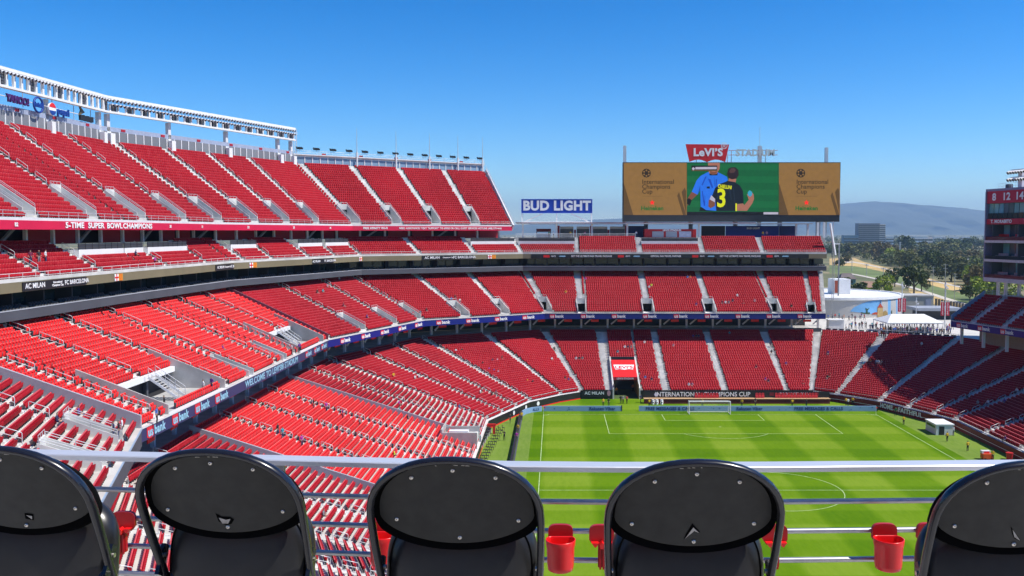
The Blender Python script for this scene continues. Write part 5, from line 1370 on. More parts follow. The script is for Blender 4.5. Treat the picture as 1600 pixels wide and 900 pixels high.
for i, (px, y0, y1) in enumerate(((1405.5, 378, 406), (1331, 404, 424), (1354, 412, 432), (1380, 418, 438), (1457, 416, 462), (1476, 412, 468), (1491, 427, 470), (1515, 415, 440))):
    p = at_z(px, y1, GZ); s_ = FOC / p.y
    t = thing('utility_pole', '%s pole standing %s' % (['thick white twin-antenna', 'thin grey', 'thin grey', 'thin grey', 'tall grey', 'tall grey', 'short grey', 'pale'][i], ['behind the levee over a small hut', 'at the levee bend', 'on the canal bank below the office tower', 'on the canal bank left of the lone tree', 'right of the lone tree', 'above the right banner pole', 'with crossarm right of the banner pole', 'close to the tower edge'][i]), 'pole', p)
    q = MB(); q.tube([p, p + Vector((0, 0, (y1 - y0) / s_))], (.8 if i == 0 else .45) / s_ , M['steel'] if i in (0, 7) else M['concrete'], 6); q.build('pole', t)
    for k in range(2):
        z_ = p.z + (y1 - y0) / s_ * (.97 - .10 * k); q = MB(); q.bar((p.x - 3.5 / s_, p.y, z_), (p.x + 3.5 / s_, p.y, z_), .5 / s_, .5 / s_, M['concrete']); q.build('crossarm', t)
# hills
prof = [(-900, 352), (300, 352), (640, 353), (800, 352), (845, 350), (880, 347), (925, 343.5), (960, 342), (1000, 341), (1080, 338), (1180, 331), (1260, 324), (1300, 320.5), (1322, 318), (1345, 316), (1352, 317.4), (1371, 316.4), (1400, 319.3), (1440, 324), (1480, 327.5), (1508, 329.5), (1533, 336), (1580, 343), (1680, 347), (1900, 344), (2300, 350)]
def hills():
    D = 15000.0; r = random.Random(3); q = MB(); hm = mat('hill_scrub', (.075, .085, .05), .95, .35, .002, detail=8)
    xs = []; 
    for (a0, b0), (a1, b1) in zip(prof, prof[1:]):
        n = max(1, int(abs(a1 - a0) / 9))
        for k in range(n): xs.append((a0 + (a1 - a0) * k / n, b0 + (b1 - b0) * k / n))
    rows = []
    for f in np.linspace(0, 1, 15):
        row = []
        for i, (a_, b_) in enumerate(xs):
            top = CAM_Z + (362 - b_) / FOC * D
            x = (a_ - PPX) / FOC * D
            nz = math.sin(i * .7 + f * 5) * 12 + math.sin(i * 1.9 + f * 9) * 8 + r.uniform(-6, 6)
            z = GZ - 3 + (top - GZ + 3) * (math.sin(f * math.pi / 2) ** 1.25) + (nz * math.sin(f * math.pi) if 0 < f < 1 else r.uniform(-2.5, 2.5) * (f > .5))
            row.append((x, D - 4200 * (1 - f) + (nz * 22 if f < 1 else 0), z))
        rows.append(row)
    rows.append([(x, y + 1500, GZ - 3) for x, y, z in rows[-1]])
    q.grid(rows, hm, True); tag(q.build('hills'), kind='structure')
hills()
# ------------------------------------------------------------ on and around the pitch
lb = mat('board_blue', (.22, .36, .56), .5, .05, .3); lbd = mat('board_shape', (.08, .17, .38), .5)
def adboard(x0, x1, y, label, texts, blobs):
    t = thing('advert_board', label, 'advert board', ((x0 + x1) / 2, y, 0))
    wbox('display', t, (x0, y, .02), (x1, y + .25, 1.0), lb); wbox('base', t, (x0, y - .01, 0), (x1, y + .4, .019), M['black'])
    wbox('end_bracket', t, (x1 + .003, y - .05, .0), (x1 + .15, y + .5, 1.15), M['black'])
    for px, s0 in texts:
        p = at_y(px, 638.6, y - .02); text(t, s0, (p.x, y - .02, .5), 0, .84, M['letternavy'], bold=.02)
    for k in range(blobs):
        x = rnd.uniform(x0 + .5, x1 - .5)
        if any(abs(at_y(px, 638, y).x - x) < 5.5 for px, _ in texts): continue
        r_ = rnd.uniform(.06, .16); zc = rnd.uniform(.2, .85); q = MB(); q.prism([(x + r_ * math.cos(R(a)), zc + r_ * math.sin(R(a))) for a in range(0, 360, 45)], y - .015, y - .003, lbd); q.build('bubble', t)
YB = 173.4
adboard(-2.3, 12.8, YB, 'pale blue advert board left of the tunnel gap behind the goal line', [(941, 'Rakuten Viber')], 16)
adboard(16.2, 62.4, YB, 'long pale blue advert board behind the goal', [(1047, 'FREE MESSAGES & CALLS'), (1171, 'Rakuten Viber'), (1279, 'FREE MESSAGES & CALLS')], 46)
t = thing('advert_board', 'curved end piece of pale blue board at the left corner flag', 'advert board', (-4, 171.5, 0))
cpth = [(-6.2, 168.6), (-5.6, 170.6), (-4.4, 172.2), (-2.6, 173.35)]; q = MB(); path_wall(q, cpth, .02, 1.0, .25, lb); q.build('display', t); path_text(t, cpth, 4.2, '& CALLS', .5, .7, M['letternavy'])
t = thing('advert_board', 'long dark advert board running along the left touchline toward the camera', 'advert board', (-6.4, 120, 0))
q = MB(); q.box((-6.75, 60, .02), (-6.4, 168.4, 1.0), M['black']); q.build('display', t); q = MB(); q.box((-6.398, 60, .0), (-6.2, 168.4, .12), M['ledge']); q.build('foot', t)
q = MB(); q.box((-6.95, 60, .02), (-6.752, 168.4, .25), mat('cable_green', (.03, .30, .06), .6)); q.build('cable_cover', t)
# goal
goal = thing('goal', 'white football goal with net in front of the far advert board', 'goal', (PXC, PY1, 0)); gw = 7.32 / 2 + .25
wp = mat('goal_white', (.82, .82, .82), .4, .02, 1)
q = MB(); q.tube([(PXC - gw, PY1, 0), (PXC - gw, PY1, 2.44)], .085, wp, 8); q.build('post', goal); q = MB(); q.tube([(PXC + gw, PY1, 0), (PXC + gw, PY1, 2.44)], .085, wp, 8); q.build('post', goal)
q = MB(); q.tube([(PXC - gw - .08, PY1, 2.44), (PXC + gw + .08, PY1, 2.44)], .085, wp, 8); q.build('crossbar', goal)
q = MB()
for s_ in (-1, 1): q.tube([(PXC + s_ * gw, PY1, 2.44), (PXC + s_ * gw, PY1 + 1.3, 2.4), (PXC + s_ * gw, PY1 + 2.2, .05), (PXC + s_ * gw, PY1, .05)], .045, wp, 6)
q.tube([(PXC - gw, PY1 + 2.2, .05), (PXC + gw, PY1 + 2.2, .05)], .06, wp, 6); q.tube([(PXC - gw, PY1 + 1.3, 2.4), (PXC + gw, PY1 + 1.3, 2.4)], .04, wp, 6); q.build('net_frame', goal)
q = MB(); nm = mat('net_cord', (.7, .7, .7), .7)
for k in range(31):
    x = PXC - gw + 2 * gw * k / 30; q.bar((x, PY1 + 1.3, 2.38), (x, PY1 + 2.18, .06), .012, .012, nm)
for k in range(10):
    f = k / 9; q.bar((PXC - gw, PY1 + 1.3 + .88 * f, 2.38 - 2.32 * f), (PXC + gw, PY1 + 1.3 + .88 * f, 2.38 - 2.32 * f), .012, .012, nm)
for s_ in (-1, 1):
    for k in range(8): y = PY1 + 2.1 * k / 8; q.bar((PXC + s_ * gw, y, .06), (PXC + s_ * gw, y, 2.4 - max(0, (y - PY1 - 1.3)) * 2.6), .012, .012, nm)
q.build('net', goal)['kind'] = 'stuff'
for i, (x, y) in enumerate(((PX0, PY1), (PX1, PY1))):
    t = thing('corner_flag', 'thin corner flag with a red pennant at the far %s corner' % ('left', 'right')[i], 'flag', (x, y, 0))
    q = MB(); q.tube([(x, y, 0), (x, y, 1.55)], .025, wp, 5); q.build('pole', t); q = MB(); q.prism([(x + .02, 1.1), (x + .02, 1.5), (x + .42, 1.32)], y - .015, y + .015, M['redsign']); q.build('pennant', t)
# wall banners and benches at the far end
bn = thing('wall_banner', 'long black banner with white tournament lettering behind the team benches', 'banner', (31, 182.3, 0))
wbox('cloth', bn, (17.9, 182.3, 1.08), (55.9, 182.42, 2.22), M['black'])
p = at_y(1098, 617.7, 182.2); text(bn, 'INTERNATIONAL CHAMPIONS CUP', (p.x, 182.26, 1.68), 0, 1.28, M['letter'], bold=.02, sx=.93)
q = MB(); cx = at_y(1025.5, 617.7, 182.2).x; q.prism([(cx + .45 * math.cos(R(a)), 1.66 + .45 * math.sin(R(a))) for a in range(0, 360, 60)], 182.26, 182.285, mat('emblem_lilac', (.6, .6, .75), .5)); q.build('emblem', bn)
p = at_y(1241, 617.5, 182.2); text(bn, 'FC BARCELONA', (p.x, 182.26, 1.75), 0, .8, M['letter'], bold=.02); q = MB(); q.box((p.x - 5.0, 182.26, 1.4), (p.x - 4.1, 182.285, 2.1), M['maroon']); q.box((p.x + 4.1, 182.26, 1.4), (p.x + 5.0, 182.285, 2.1), M['maroon']); q.build('club_badge', bn)
bn = thing('wall_banner', 'short black banner with a club name left of the tunnel', 'banner', (8, 186.1, 0)); wbox('cloth', bn, (5.6, 186.05, .45), (11.8, 186.18, 1.95), M['black'])
text(bn, 'AC MILAN', (8.1, 186.02, 1.25), 0, .85, M['letter'], bold=.02); q = MB(); q.prism([(11.1 + .38 * math.cos(R(a)), 1.25 + .6 * math.sin(R(a))) for a in range(0, 360, 30)], 186.02, 186.045, mat('badge_pink', (.5, .25, .3), .5)); q.build('club_badge', bn)
dug = thing('team_platform', 'low maroon platform with tan edge along the far wall behind the goal', 'platform', (38, 182, 0))
wbox('front', dug, (18.0, 181.0, 0), (55.6, 182.28, .95), M['maroon']); wbox('edge_board', dug, (17.9, 180.9, .953), (55.7, 182.29, 1.03), mat('tan_edge', (.50, .32, .17), .7))
bs = MB(); bs.box((-.27, -.05, 0), (.27, .3, .42), mat('bench_red', (.6, .04, .05), .5)); bs.prism([(-.27, .42), (.27, .42), (.25, .95), (.1, 1.02), (-.1, 1.02), (-.25, .95)], .22, .32, MATS['bench_red']); bs = bs.mesh('bench_seat')
for gi, (x0, n_) in enumerate(((28.6, 8), (41.0, 3), (45.0, 14))):
    for k in range(n_):
        o = bpy.data.objects.new('bench_seat', bs); col.objects.link(o); o.location = (x0 + k * .62, 181.85, 1.035)
        tag(o, 'red team bench seat on the maroon platform, %s' % ('in the row left of the goal centre', 'in the short middle row', 'in the right-hand row')[gi], 'seat', 'team bench seats ' + str(('left', 'middle', 'right')[gi]))
cool = MB(); cool.tube([(0, 0, 0), (0, 0, .75), (0, 0, .8)], [.27, .29, .2], M['letter'], 10); cool.tube([(0, 0, .8), (0, 0, .95)], .3, M['letter'], 10); cool.box((-.12, -.31, .3), (.12, -.285, .6), M['black']); cool = cool.mesh('barrel')
for k, px in enumerate((1020, 1026, 1033.5)):
    p = at_z(px, 631, 0); t = thing('drink_barrel', 'white drink barrel in front of the maroon platform, %s of three' % ('left', 'middle', 'right')[k], 'barrel', (p.x, 180.4, 0), group='white barrels by the platform'); t['_local'] = 1; o = bpy.data.objects.new('barrel', cool); link(o, t)
# players' tunnel
tn = thing('players_tunnel', 'dark players tunnel under a sloping red awning in the far stand', 'tunnel', (14.8, 188, 0))
q = MB()
for x0, x1 in ((11.9, 12.2), (17.4, 17.7)):
    q.hexa([(x0, 186.21, 0), (x1, 186.21, 0), (x1, 198.4, 0), (x0, 198.4, 0), (x0, 186.21, 2.3), (x1, 186.21, 2.3), (x1, 198.4, 7.25), (x0, 198.4, 7.25)], M['pale'])
q.build('side_walls', tn)
q = MB()
for x0, x1 in ((12.203, 12.23), (17.37, 17.397)): q.box((x0, 186.3, .01), (x1, 198.3, 3.0), mat('tunnel_gold', (.25, .16, .03), .7))
q.build('wall_lining', tn)
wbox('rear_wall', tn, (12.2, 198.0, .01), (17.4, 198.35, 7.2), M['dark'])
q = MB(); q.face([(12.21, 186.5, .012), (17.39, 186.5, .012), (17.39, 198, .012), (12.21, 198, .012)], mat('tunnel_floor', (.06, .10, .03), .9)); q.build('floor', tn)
q = MB(); y0, z0, y1, z1 = 190.2, 3.95, 196.6, 6.75
q.hexa([(12.21, y0, z0 - .15), (17.39, y0, z0 - .15), (17.39, y1, z1 - .15), (12.21, y1, z1 - .15), (12.21, y0, z0), (17.39, y0, z0), (17.39, y1, z1), (12.21, y1, z1)], M['redsign']); q.build('awning', tn)
q = MB(); q.box((12.21, y0 - .12, z0 - .6), (17.39, y0 - .02, z0 + .05), M['redwall']); q.build('awning_valance', tn)
text(tn, 'LEVI\u2019S STADIUM', (14.8, y0 - .15, z0 - .3), 0, .5, M['letter'], bold=.01)
sl = math.atan2(z1 - z0, y1 - y0)
q = MB(); bwp = [(-2.25, .75), (-1.9, -.65), (-.95, -.5), (0, -.72), (.95, -.5), (1.9, -.65), (2.25, .75)]
q.face([(14.8 + x, (y0 + y1) / 2 + .3 + v * 1.4 * math.cos(sl), (z0 + z1) / 2 + .13 + .06 + v * 1.4 * math.sin(sl)) for x, v in bwp], M['letter']); q.build('white_tab', tn)
me = text_mesh('LEVI\u2019S', 1.5, M['redsign'], .03, .005, 'CENTER', 1.0); o = bpy.data.objects.new('lettering', me); link(o, tn); o.matrix_parent_inverse = parent_inv(tn); o.location = (14.8, (y0 + y1) / 2 + .2, (z0 + z1) / 2 + .19); o.rotation_euler = (sl - math.pi / 2, 0, 0)
# lettering on the right wall
WP = [FP[11], FP[12], FP[13], FP[14]]; wpp = offset_path(WP, -.06)
def wall_s(px):
    best = None
    for k in range(0, 500):
        p, a = path_at(wpp, k * .1); X, Y, Z = proj((p.x, p.y, .8))
        if best is None or abs(X - px) < best[0]: best = (abs(X - px), k * .1)
    return best[1]
path_text(wall, wpp, wall_s(1385), 'HOME', .85, 1.25, M['letter'], bold=.05, sx=.95, off=-.02); path_text(wall, wpp, wall_s(1422), 'FAITHFUL', .85, 1.2, M['letter'], bold=.04, sx=1.15, off=-.02)
for i, px in enumerate((741.5, 822, 841)):
    pe = offset_path(FP[5:9], -.05); best = min(range(0, 420), key=lambda k: abs(proj((*path_at(pe, k * .1)[0], .8))[0] - (803, 822, 841)[i])); p, a = path_at(pe, best * .1)
    q = MB(); q.prism([(.42 * math.cos(R(b)), .42 * math.sin(R(b))) for b in range(0, 360, 24)], -.02, .0, M['letter']); put('white_disc', q.mesh('white_disc'), wall, (p.x, p.y, .85), a)
# camera hut, cart and bin by the right wall
hut = thing('white_hut', 'small white camera hut with a slot window by the right wall', 'hut', at_z(1470, 678, 0))
p = at_z(1478, 680, 0); x0, y0 = p.x - 1.7, p.y
wbox('body', hut, (x0, y0, .01), (x0 + 3.0, y0 + 4.4, 1.75), M['offwhite']); wbox('roof', hut, (x0 - .1, y0 - .1, 1.753), (x0 + 3.1, y0 + 4.5, 1.9), M['white']); wbox('slot_window', hut, (x0 - .03, y0 + .5, 1.1), (x0 - .003, y0 + 4.0, 1.5), M['glass']); wbox('door', hut, (x0 + .5, y0 - .03, .05), (x0 + 1.4, y0 - .003, 1.5), M['black'])
cart = thing('drink_cart', 'orange-red drinks cart with a white lid beside a steward', 'cart', at_z(1542, 718, 0)); p = at_z(1542, 718, 0); orr = mat('cart_orange', (.75, .10, .02), .5)
wbox('tub', cart, (p.x - .75, p.y - .5, .18), (p.x + .75, p.y + .6, .95), orr); wbox('lid', cart, (p.x - .8, p.y - .1, .953), (p.x + .5, p.y + .6, 1.35), M['offwhite']); wbox('lid_panel', cart, (p.x - .5, p.y - .13, 1.0), (p.x + .3, p.y - .103, 1.25), M['redsign'])
for dx in (-.5, .5): q = MB(); q.tube([(p.x + dx, p.y - .52, .17), (p.x + dx, p.y - .42, .17)], .17, M['black'], 10, up=Vector((0, 0, 1))); q.build('wheel', cart)
p = at_z(1577, 718, 0); t = thing('red_bin', 'red wheeled bin by the right wall at the frame edge', 'bin', p); q = MB(); q.tube([p, p + Vector((0, 0, 1.0))], [.42, .52], mat('bin_red', (.5, .02, .02), .5), 10); q.build('body', t); q = MB(); q.tube([p + Vector((0, 0, 1.003)), p + Vector((0, 0, 1.08))], .55, MATS['bin_red'], 10); q.build('lid', t)
# photographers' chairs and gear at the left touchline, red gate post
fc = MB(); blk_ = M['black']; fc.box((-.22, -.2, .42), (.22, .2, .46), blk_); fc.box((-.22, -.22, .5), (.22, -.19, .85), blk_)
for x in (-.2, .2):
    for y in (-.18, .18): fc.bar((x, y, 0), (x, y, .42), .03, .03, blk_)
fcm = fc.mesh('folding_chair'); cnt = 0
for k in range(12):
    p = at_z(782 - k * 2.5, 672 + k * 4.4, 0)
    for j in range(2):
        o = bpy.data.objects.new('folding_chair', fcm); col.objects.link(o); o.location = (p.x + j * .7 - .2, p.y + rnd.uniform(-.2, .2), 0); o.rotation_euler = (0, 0, -math.pi / 2 + rnd.uniform(-.2, .2))
        tag(o, 'small black folding chair in the double row beside the left wall', 'chair', 'black folding chairs by the left wall')
t = thing('red_gate_post', 'bright red padded gate frame at the left wall corner', 'gate post', at_z(772, 678, 0)); p = at_z(772, 678, 0)
wbox('post', t, (p.x - .2, p.y - .2, 0), (p.x + .2, p.y + .2, 1.3), M['redsign']); wbox('arm', t, (p.x - 1.2, p.y - .2, 1.31), (p.x + .3, p.y + .2, 1.75), M['redsign'])
bx_ = MB(); bx_.box((-.5, -.35, 0), (.5, .35, .7), M['concrete']); bx_.box((-.52, -.37, .7), (.52, .37, .8), M['black']); bx_ = bx_.mesh('equipment_case')
for k in range(9):
    p = at_z(767 - k * 2.9, 676 + k * 5.2, 0); o = bpy.data.objects.new('equipment_case', bx_); col.objects.link(o); o.location = (p.x - .3, p.y, 0); o.rotation_euler = (0, 0, math.pi / 2)
    tag(o, 'grey equipment case with black lid in the row against the left wall', 'case', 'equipment cases along the left wall')
# white service pocket in the left lower seats
sp_ = thing('service_pocket', 'white-walled service pocket cut into the lower left seats near the pitch', 'platform', (-14, 141, 1.4))
q = MB(); q.box((-17.2, 136.6, 1.6), (-12.2, 141.0, 3.25), M['pale']); q.build('platform', sp_)
q = MB(); q.box((-17.3, 141.02, 1.6), (-12.0, 141.25, 4.1), M['concrete']); q.box((-17.3, 136.3, 1.6), (-12.0, 136.55, 4.1), M['concrete']); q.box((-17.55, 136.3, 1.6), (-17.31, 141.25, 4.6), M['concrete']); q.build('pocket_walls', sp_)
wbox('desk', sp_, (-16.5, 138, 3.26), (-13.5, 139.2, 4.0), M['white'])
# ------------------------------------------------------------ foreground: railing, chairs, cup holders
FZ = CAM_Z - 1.44
deck = thing('viewing_deck', 'concrete row floor under the black chairs, mostly below the frame', 'floor', (0, 2.2, FZ))
q = MB(); q.box((-4, .3, FZ - .3), (4, 3.36, FZ), M['concrete']); q.box((-4, .3, FZ - 2.4), (4, 3.3, FZ - .302), M['concrete']); q.build('slab', deck)
# the rows that climb behind the camera
BR = [((-34, -7.0), (-52, -32)), ((-4.2, .25), (-10, -28)), ((4.2, .25), (10, -28)), ((34, -6.0), (52, -30))]
rear_rows = Stand('rows_behind', 'steep red rows climbing behind the camera, outside the picture', BR, 22, FZ + .05, FZ + 14.5)
for e_ in range(3):
    rear_rows.slab(e_, 0, 1, 0, 22); rear_rows.seats(e_, 0, 1, 3, 22, False, True)
rear_rows.finish()
rail = thing('guard_rail', 'aluminium guard rail with round bars beyond the chairs', 'railing', (0, 3.15, FZ))
def rp_(px, py, Z): return at_depth(px, py, Z)
pts = []
for px, py in ((-160, 703.5), (60, 709.5), (400, 718), (640, 724), (800, 728.2), (960, 729.6), (1200, 729.2), (1600, 726), (1800, 724)):
    Z = .8145 * FOC / (py - 362); pts.append(rp_(px, py, Z))
zr = sum(p.z for p in pts) / len(pts)
pts = [Vector((p.x, p.y, zr)) for p in pts]
flat_alu = mat('rail_aluminium', (.80, .80, .80), .42, .03, 4, metal=.55)
q = MB()
n_ = len(pts)
nr = []
for i in range(n_):
    t_ = (pts[min(n_ - 1, i + 1)] - pts[max(0, i - 1)]).normalized(); nr.append(Vector((-t_.y, t_.x, 0)))
prf = [(-.036, -.010), (-.036, .006), (-.033, .0095), (.033, .0095), (.036, .006), (.036, -.010)]
rows = [[p + nr[i] * a + Vector((0, 0, b)) for a, b in prf] for i, p in enumerate(pts)]
q.grid(rows, flat_alu, False, True); q.build('top_rail', rail)
def bar_pts(drop): return [p + Vector((0, 0, -drop)) for p in pts]
for k in range(5):
    q = MB(); q.tube(bar_pts(.124 + .1035 * k), .0095, M['alu'], 10); q.build('bar', rail)
for px in (-20, 432, 1003, 1640):
    i = min(range(n_ - 1), key=lambda j: abs(proj(pts[j])[0] - px)); 
    best = min(((proj(pts[j].lerp(pts[j + 1], f))[0] - px) ** 2, j, f) for j in range(n_ - 1) for f in np.linspace(0, 1, 21)); p = pts[best[1]].lerp(pts[best[1] + 1], best[2])
    q = MB(); q.box((p.x - .022, p.y - .006, FZ), (p.x + .022, p.y + .006, p.z - .0105), M['alu']); q.build('post', rail)

vinyl = mat('black_vinyl', (.018, .018, .018), .30, .35, 7, spec=.5, bump=.08); shell = mat('black_panel_plastic', (.027, .027, .024), .52, .22, 26, spec=.35, bump=.12, detail=10); frame_m = mat('black_gloss_frame', (.010, .010, .013), .26, .15, 20, spec=.6, coat=.3)
padm = mat('pad_edge', (.004, .004, .004), .95, .1, 8, spec=.04); screw = mat('screw_steel', (.75, .70, .62), .3, .1, 40, metal=1.0); scuff = mat('scuff_exposed', (.42, .40, .36), .8, .3, 60)
# chair in local coordinates: x right, y forward (away from the camera), z up from the floor
def bw(z):   # lean of the back: forward offset at height z
    if z > .62: return -.025 - (z - .62) * .42
    return -.025 + (.62 - z) * .42
def chair_parts():
    P = {}
    HW = .234
    path = []
    path.append((-HW * .93, bw(.0) * .9, .0)); path.append((-HW * .94, bw(.30), .30)); path.append((-HW * .965, bw(.45), .45)); path.append((-HW * .99, bw(.56), .56))
    for a in range(180, -1, -9):
        c, s_ = math.cos(R(a)), math.sin(R(a)); e = .86
        x = HW * math.copysign(abs(c) ** .92, c); z = .655 + .182 * (abs(s_) ** e); path.append((x, bw(z), z))
    for x, z in ((HW * .99, .56), (HW * .965, .45), (HW * .94, .30), (HW * .93, .0)): path.append((x, bw(z) * (.9 if z == 0 else 1), z))
    q = MB(); q.tube(path, .0105, frame_m, 12, ry=.0165, up=Vector((0, 1, 0))); P['frame'] = q.mesh('frame')
    # panel outline: hugs the inside of the arch, shallow curve below
    out = []
    for a in range(0, 181, 6):
        c, s_ = math.cos(R(a)), math.sin(R(a)); out.append(((HW - .0165) * math.copysign(abs(c) ** .92, c), .657 + (.182 - .0135) * abs(s_) ** .86))
    for a in range(6, 180, 6):
        c, s_ = math.cos(R(180 - a)), math.sin(R(a)); out.append(((HW - .0165) * c * (1.0 - .05 * s_), .657 - .084 * s_ ** 1.05))
    out = out[:31] + sorted(out[31:], key=lambda p: p[0])
    cz = .69
    def surf(x, z, off): return (x, bw(z) + off + .5 * x * x - .012, z)
    rows = []
    for f in (1.0, .85, .65, .45, .25, .02): rows.append([surf(x * .985 * f, cz + (z - cz) * .99 * f, .016) for x, z in out])
    q = MB(); q.grid(rows, shell, True, True); q.face(rows[-1], shell, True)
    q.grid([[Vector(p) + Vector((0, .0065, 0)) for p in rows[0]], rows[0]], shell, False, True); P['back_panel'] = q.mesh('back_panel')
    q = MB(); lowr = lambda z: -.024 * min(1, max(0, (.672 - z) / .04))
    o0 = [surf(x * .97, cz + (z - cz) * .97, .0226) for x, z in out]
    oA = [surf(x * 1.055, z + (.010 if z > .66 else lowr(z) * .8), .010) for x, z in out]
    oB = [surf(x * 1.055, z + (.008 if z > .66 else lowr(z)), .026) for x, z in out]; o2 = [surf(x * 1.03, cz + (z - cz) * 1.01 + lowr(z), .045) for x, z in out]; o3 = [surf(x * .95, cz + (z - cz) * .95 + lowr(z), .062) for x, z in out]; o4 = [surf(x * .05, cz + (z - cz) * .05, .07) for x, z in out]
    q.grid([o0, oA], padm, False, True); q.grid([oA, oB], padm, False, True);
    q.grid([oB, o2, o3, o4], padm, True, True); P['back_pad'] = q.mesh('back_pad')
    # folded seat
    sv = []
    for a in range(0, 360, 5):
        c, s_ = math.cos(R(a)), math.sin(R(a)); n_ = 3.2
        sv.append((.221 * math.copysign(abs(c) ** (2 / n_), c), .455 + .185 * math.copysign(abs(s_) ** (2 / n_), s_)))
    def ss(x, z, off): return (x, .092 - (.64 - z) * .14 + off, z)
    q = MB(); rows = []
    for f, off in ((.02, -.046), (.35, -.044), (.6, -.039), (.78, -.030), (.89, -.018), (.96, -.002), (.992, .014), (1.0, .03), (.98, .046), (.9, .056), (.02, .06)): rows.append([ss(x * f, .455 + (z - .455) * f, off) for x, z in sv])
    q.grid(rows, vinyl, True, True); q.face(rows[0], vinyl); q.face(rows[-1], vinyl); P['seat'] = q.mesh('seat')
    q = MB(); q.tube([ss(x * .925, .455 + (z - .455) * .925, -.0125) for x, z in sv], .0022, padm, 5, close=True, up=Vector((0, 1, 0))); P['seam'] = q.mesh('seam')
    q = MB(); q.tube([(0, 0, 0), (0, -.002, 0), (0, -.0032, 0)], [.0062, .0060, .0032], screw, 12, up=Vector((0, 0, 1))); q.tube([(0, -.0031, 0), (0, -.0034, 0)], .0017, padm, 6, up=Vector((0, 0, 1))); P['screw'] = q.mesh('screw')
    q = MB(); q.box((-.006, -.014, -.045), (.006, .014, .045), frame_m); q.tube([(-.012, 0, .015), (.012, 0, .015)], .007, screw, 8, up=Vector((0, 0, 1))); P['hinge_plate'] = q.mesh('hinge_plate')
    q = MB(); q.tube([(0, .075, .47), (0, .02, .36), (0, -.16, .0)], .010, frame_m, 8, up=Vector((1, 0, 0))); P['cross_leg'] = q.mesh('cross_leg')
    scr = [(0.0, .803), (-.112, .780), (.112, .780), (-.168, .643), (.168, .643), (.006, .590)]
    return P, [surf(x, z, .0155) for x, z in scr], surf
CP, SCR, SURFP = chair_parts()
chairs = [(-8, 697.5, 5.5, 'leftmost black folding chair, cut by the left frame edge'), (326, 702, 4.5, 'second black folding chair, with a dark gouge and a white scrape below it'), (706, 714.8, 2.0, 'third black folding chair, its panel unmarked, in the middle'),
          (1094, 718.5, .5, 'fourth black folding chair, with an arrow-shaped tear in its panel'), (1624, 720.5, -1.0, 'rightmost black folding chair, cut by the right frame edge')]
TOP = .846
for i, (px, py, yaw, label) in enumerate(chairs):
    dropz = 1.44 - TOP
    Z = dropz * FOC * math.cos(TH) / (py - 362); p = at_depth(px, py, Z)
    t = thing('folding_chair', label, 'chair', (p.x, p.y + .13, FZ), R(-yaw), group='black folding chairs in the front row'); t['_local'] = 1
    for s_ in (-1, 1): o = bpy.data.objects.new('cross_leg', CP['cross_leg']); link(o, t); o.location = (s_ * .195, 0, 0)
    for nm in ('frame', 'back_panel', 'back_pad', 'seat'):
        o = bpy.data.objects.new(nm, CP[nm]); link(o, t)
        if nm == 'seat': s_ = bpy.data.objects.new('seam', CP['seam']); link(s_, o)
        if nm == 'back_panel':
            for c in SCR: s_ = bpy.data.objects.new('screw', CP['screw']); link(s_, o); s_.location = (c[0] + rnd.uniform(-.003, .003), c[1] - .0005, c[2] + rnd.uniform(-.003, .003))
            if i in (1, 3, 4, 0):
                q = MB()
                if i == 1: A_ = [(-.012, .637), (-.002, .630), (.012, .630), (.018, .625), (.012, .616), (.002, .612), (-.010, .620)]; B_ = [(-.008, .628), (.004, .624), (.012, .626), (.006, .616), (-.004, .616)]
                elif i == 0: A_ = [(.02, .63), (.035, .628), (.032, .615), (.018, .618)]; B_ = [(.022, .626), (.032, .624), (.03, .617)]
                else: A_ = [(-.004, .644), (.010, .626), (.000, .628), (-.016, .612), (-.013, .622)] if i == 3 else [(-.012, .640), (.012, .610), (.000, .615), (-.006, .625)]; B_ = [(-.002, .636), (.008, .625), (.000, .629), (-.014, .613)] if i == 3 else [(-.008, .634), (.010, .611), (-.001, .618)]
                gx, gz = sum(a for a, b in A_) / len(A_), sum(b for a, b in A_) / len(A_)
                for pts_, m_, of in ((A_, padm, .0135), (B_, scuff, .0125)): q.face([SURFP(gx + (x - gx) * 1.7, gz - .006 + (z - gz) * 1.6, of + .001) for x, z in pts_], m_)
                g_ = q.build('gouge'); g_.parent = o
            q = MB(); r_ = random.Random(i)
            for k in range(5):
                x = r_.uniform(-.05, .04); w_ = r_.uniform(.004, .012); z_ = .8205 - .9 * x * x * 1.2
                q.face([SURFP(x, z_, .0145), SURFP(x + w_, z_ - .0005, .0145), SURFP(x + w_ * .9, z_ + .0018, .0145), SURFP(x + .001, z_ + .002, .0145)], scuff)
            g_ = q.build('edge_scuff'); g_.parent = o; g_['kind'] = 'stuff'
    for s_ in (-1, 1):
        o = bpy.data.objects.new('hinge_plate', CP['hinge_plate']); link(o, t); o.location = (s_ * .226, bw(.47) + .008, .47); o.rotation_euler = (R(-30), 0, 0)
    if i == 1:
        q = MB(); f = lambda x, z: (x, .092 - (.64 - z) * .14 - .0475, z)
        q.face([f(.016, .585), f(.020, .573), f(.021, .563), f(.0175, .548), f(.0165, .560), f(.0135, .572)], scuff); g_ = q.build('white_scrape'); g_.parent = t
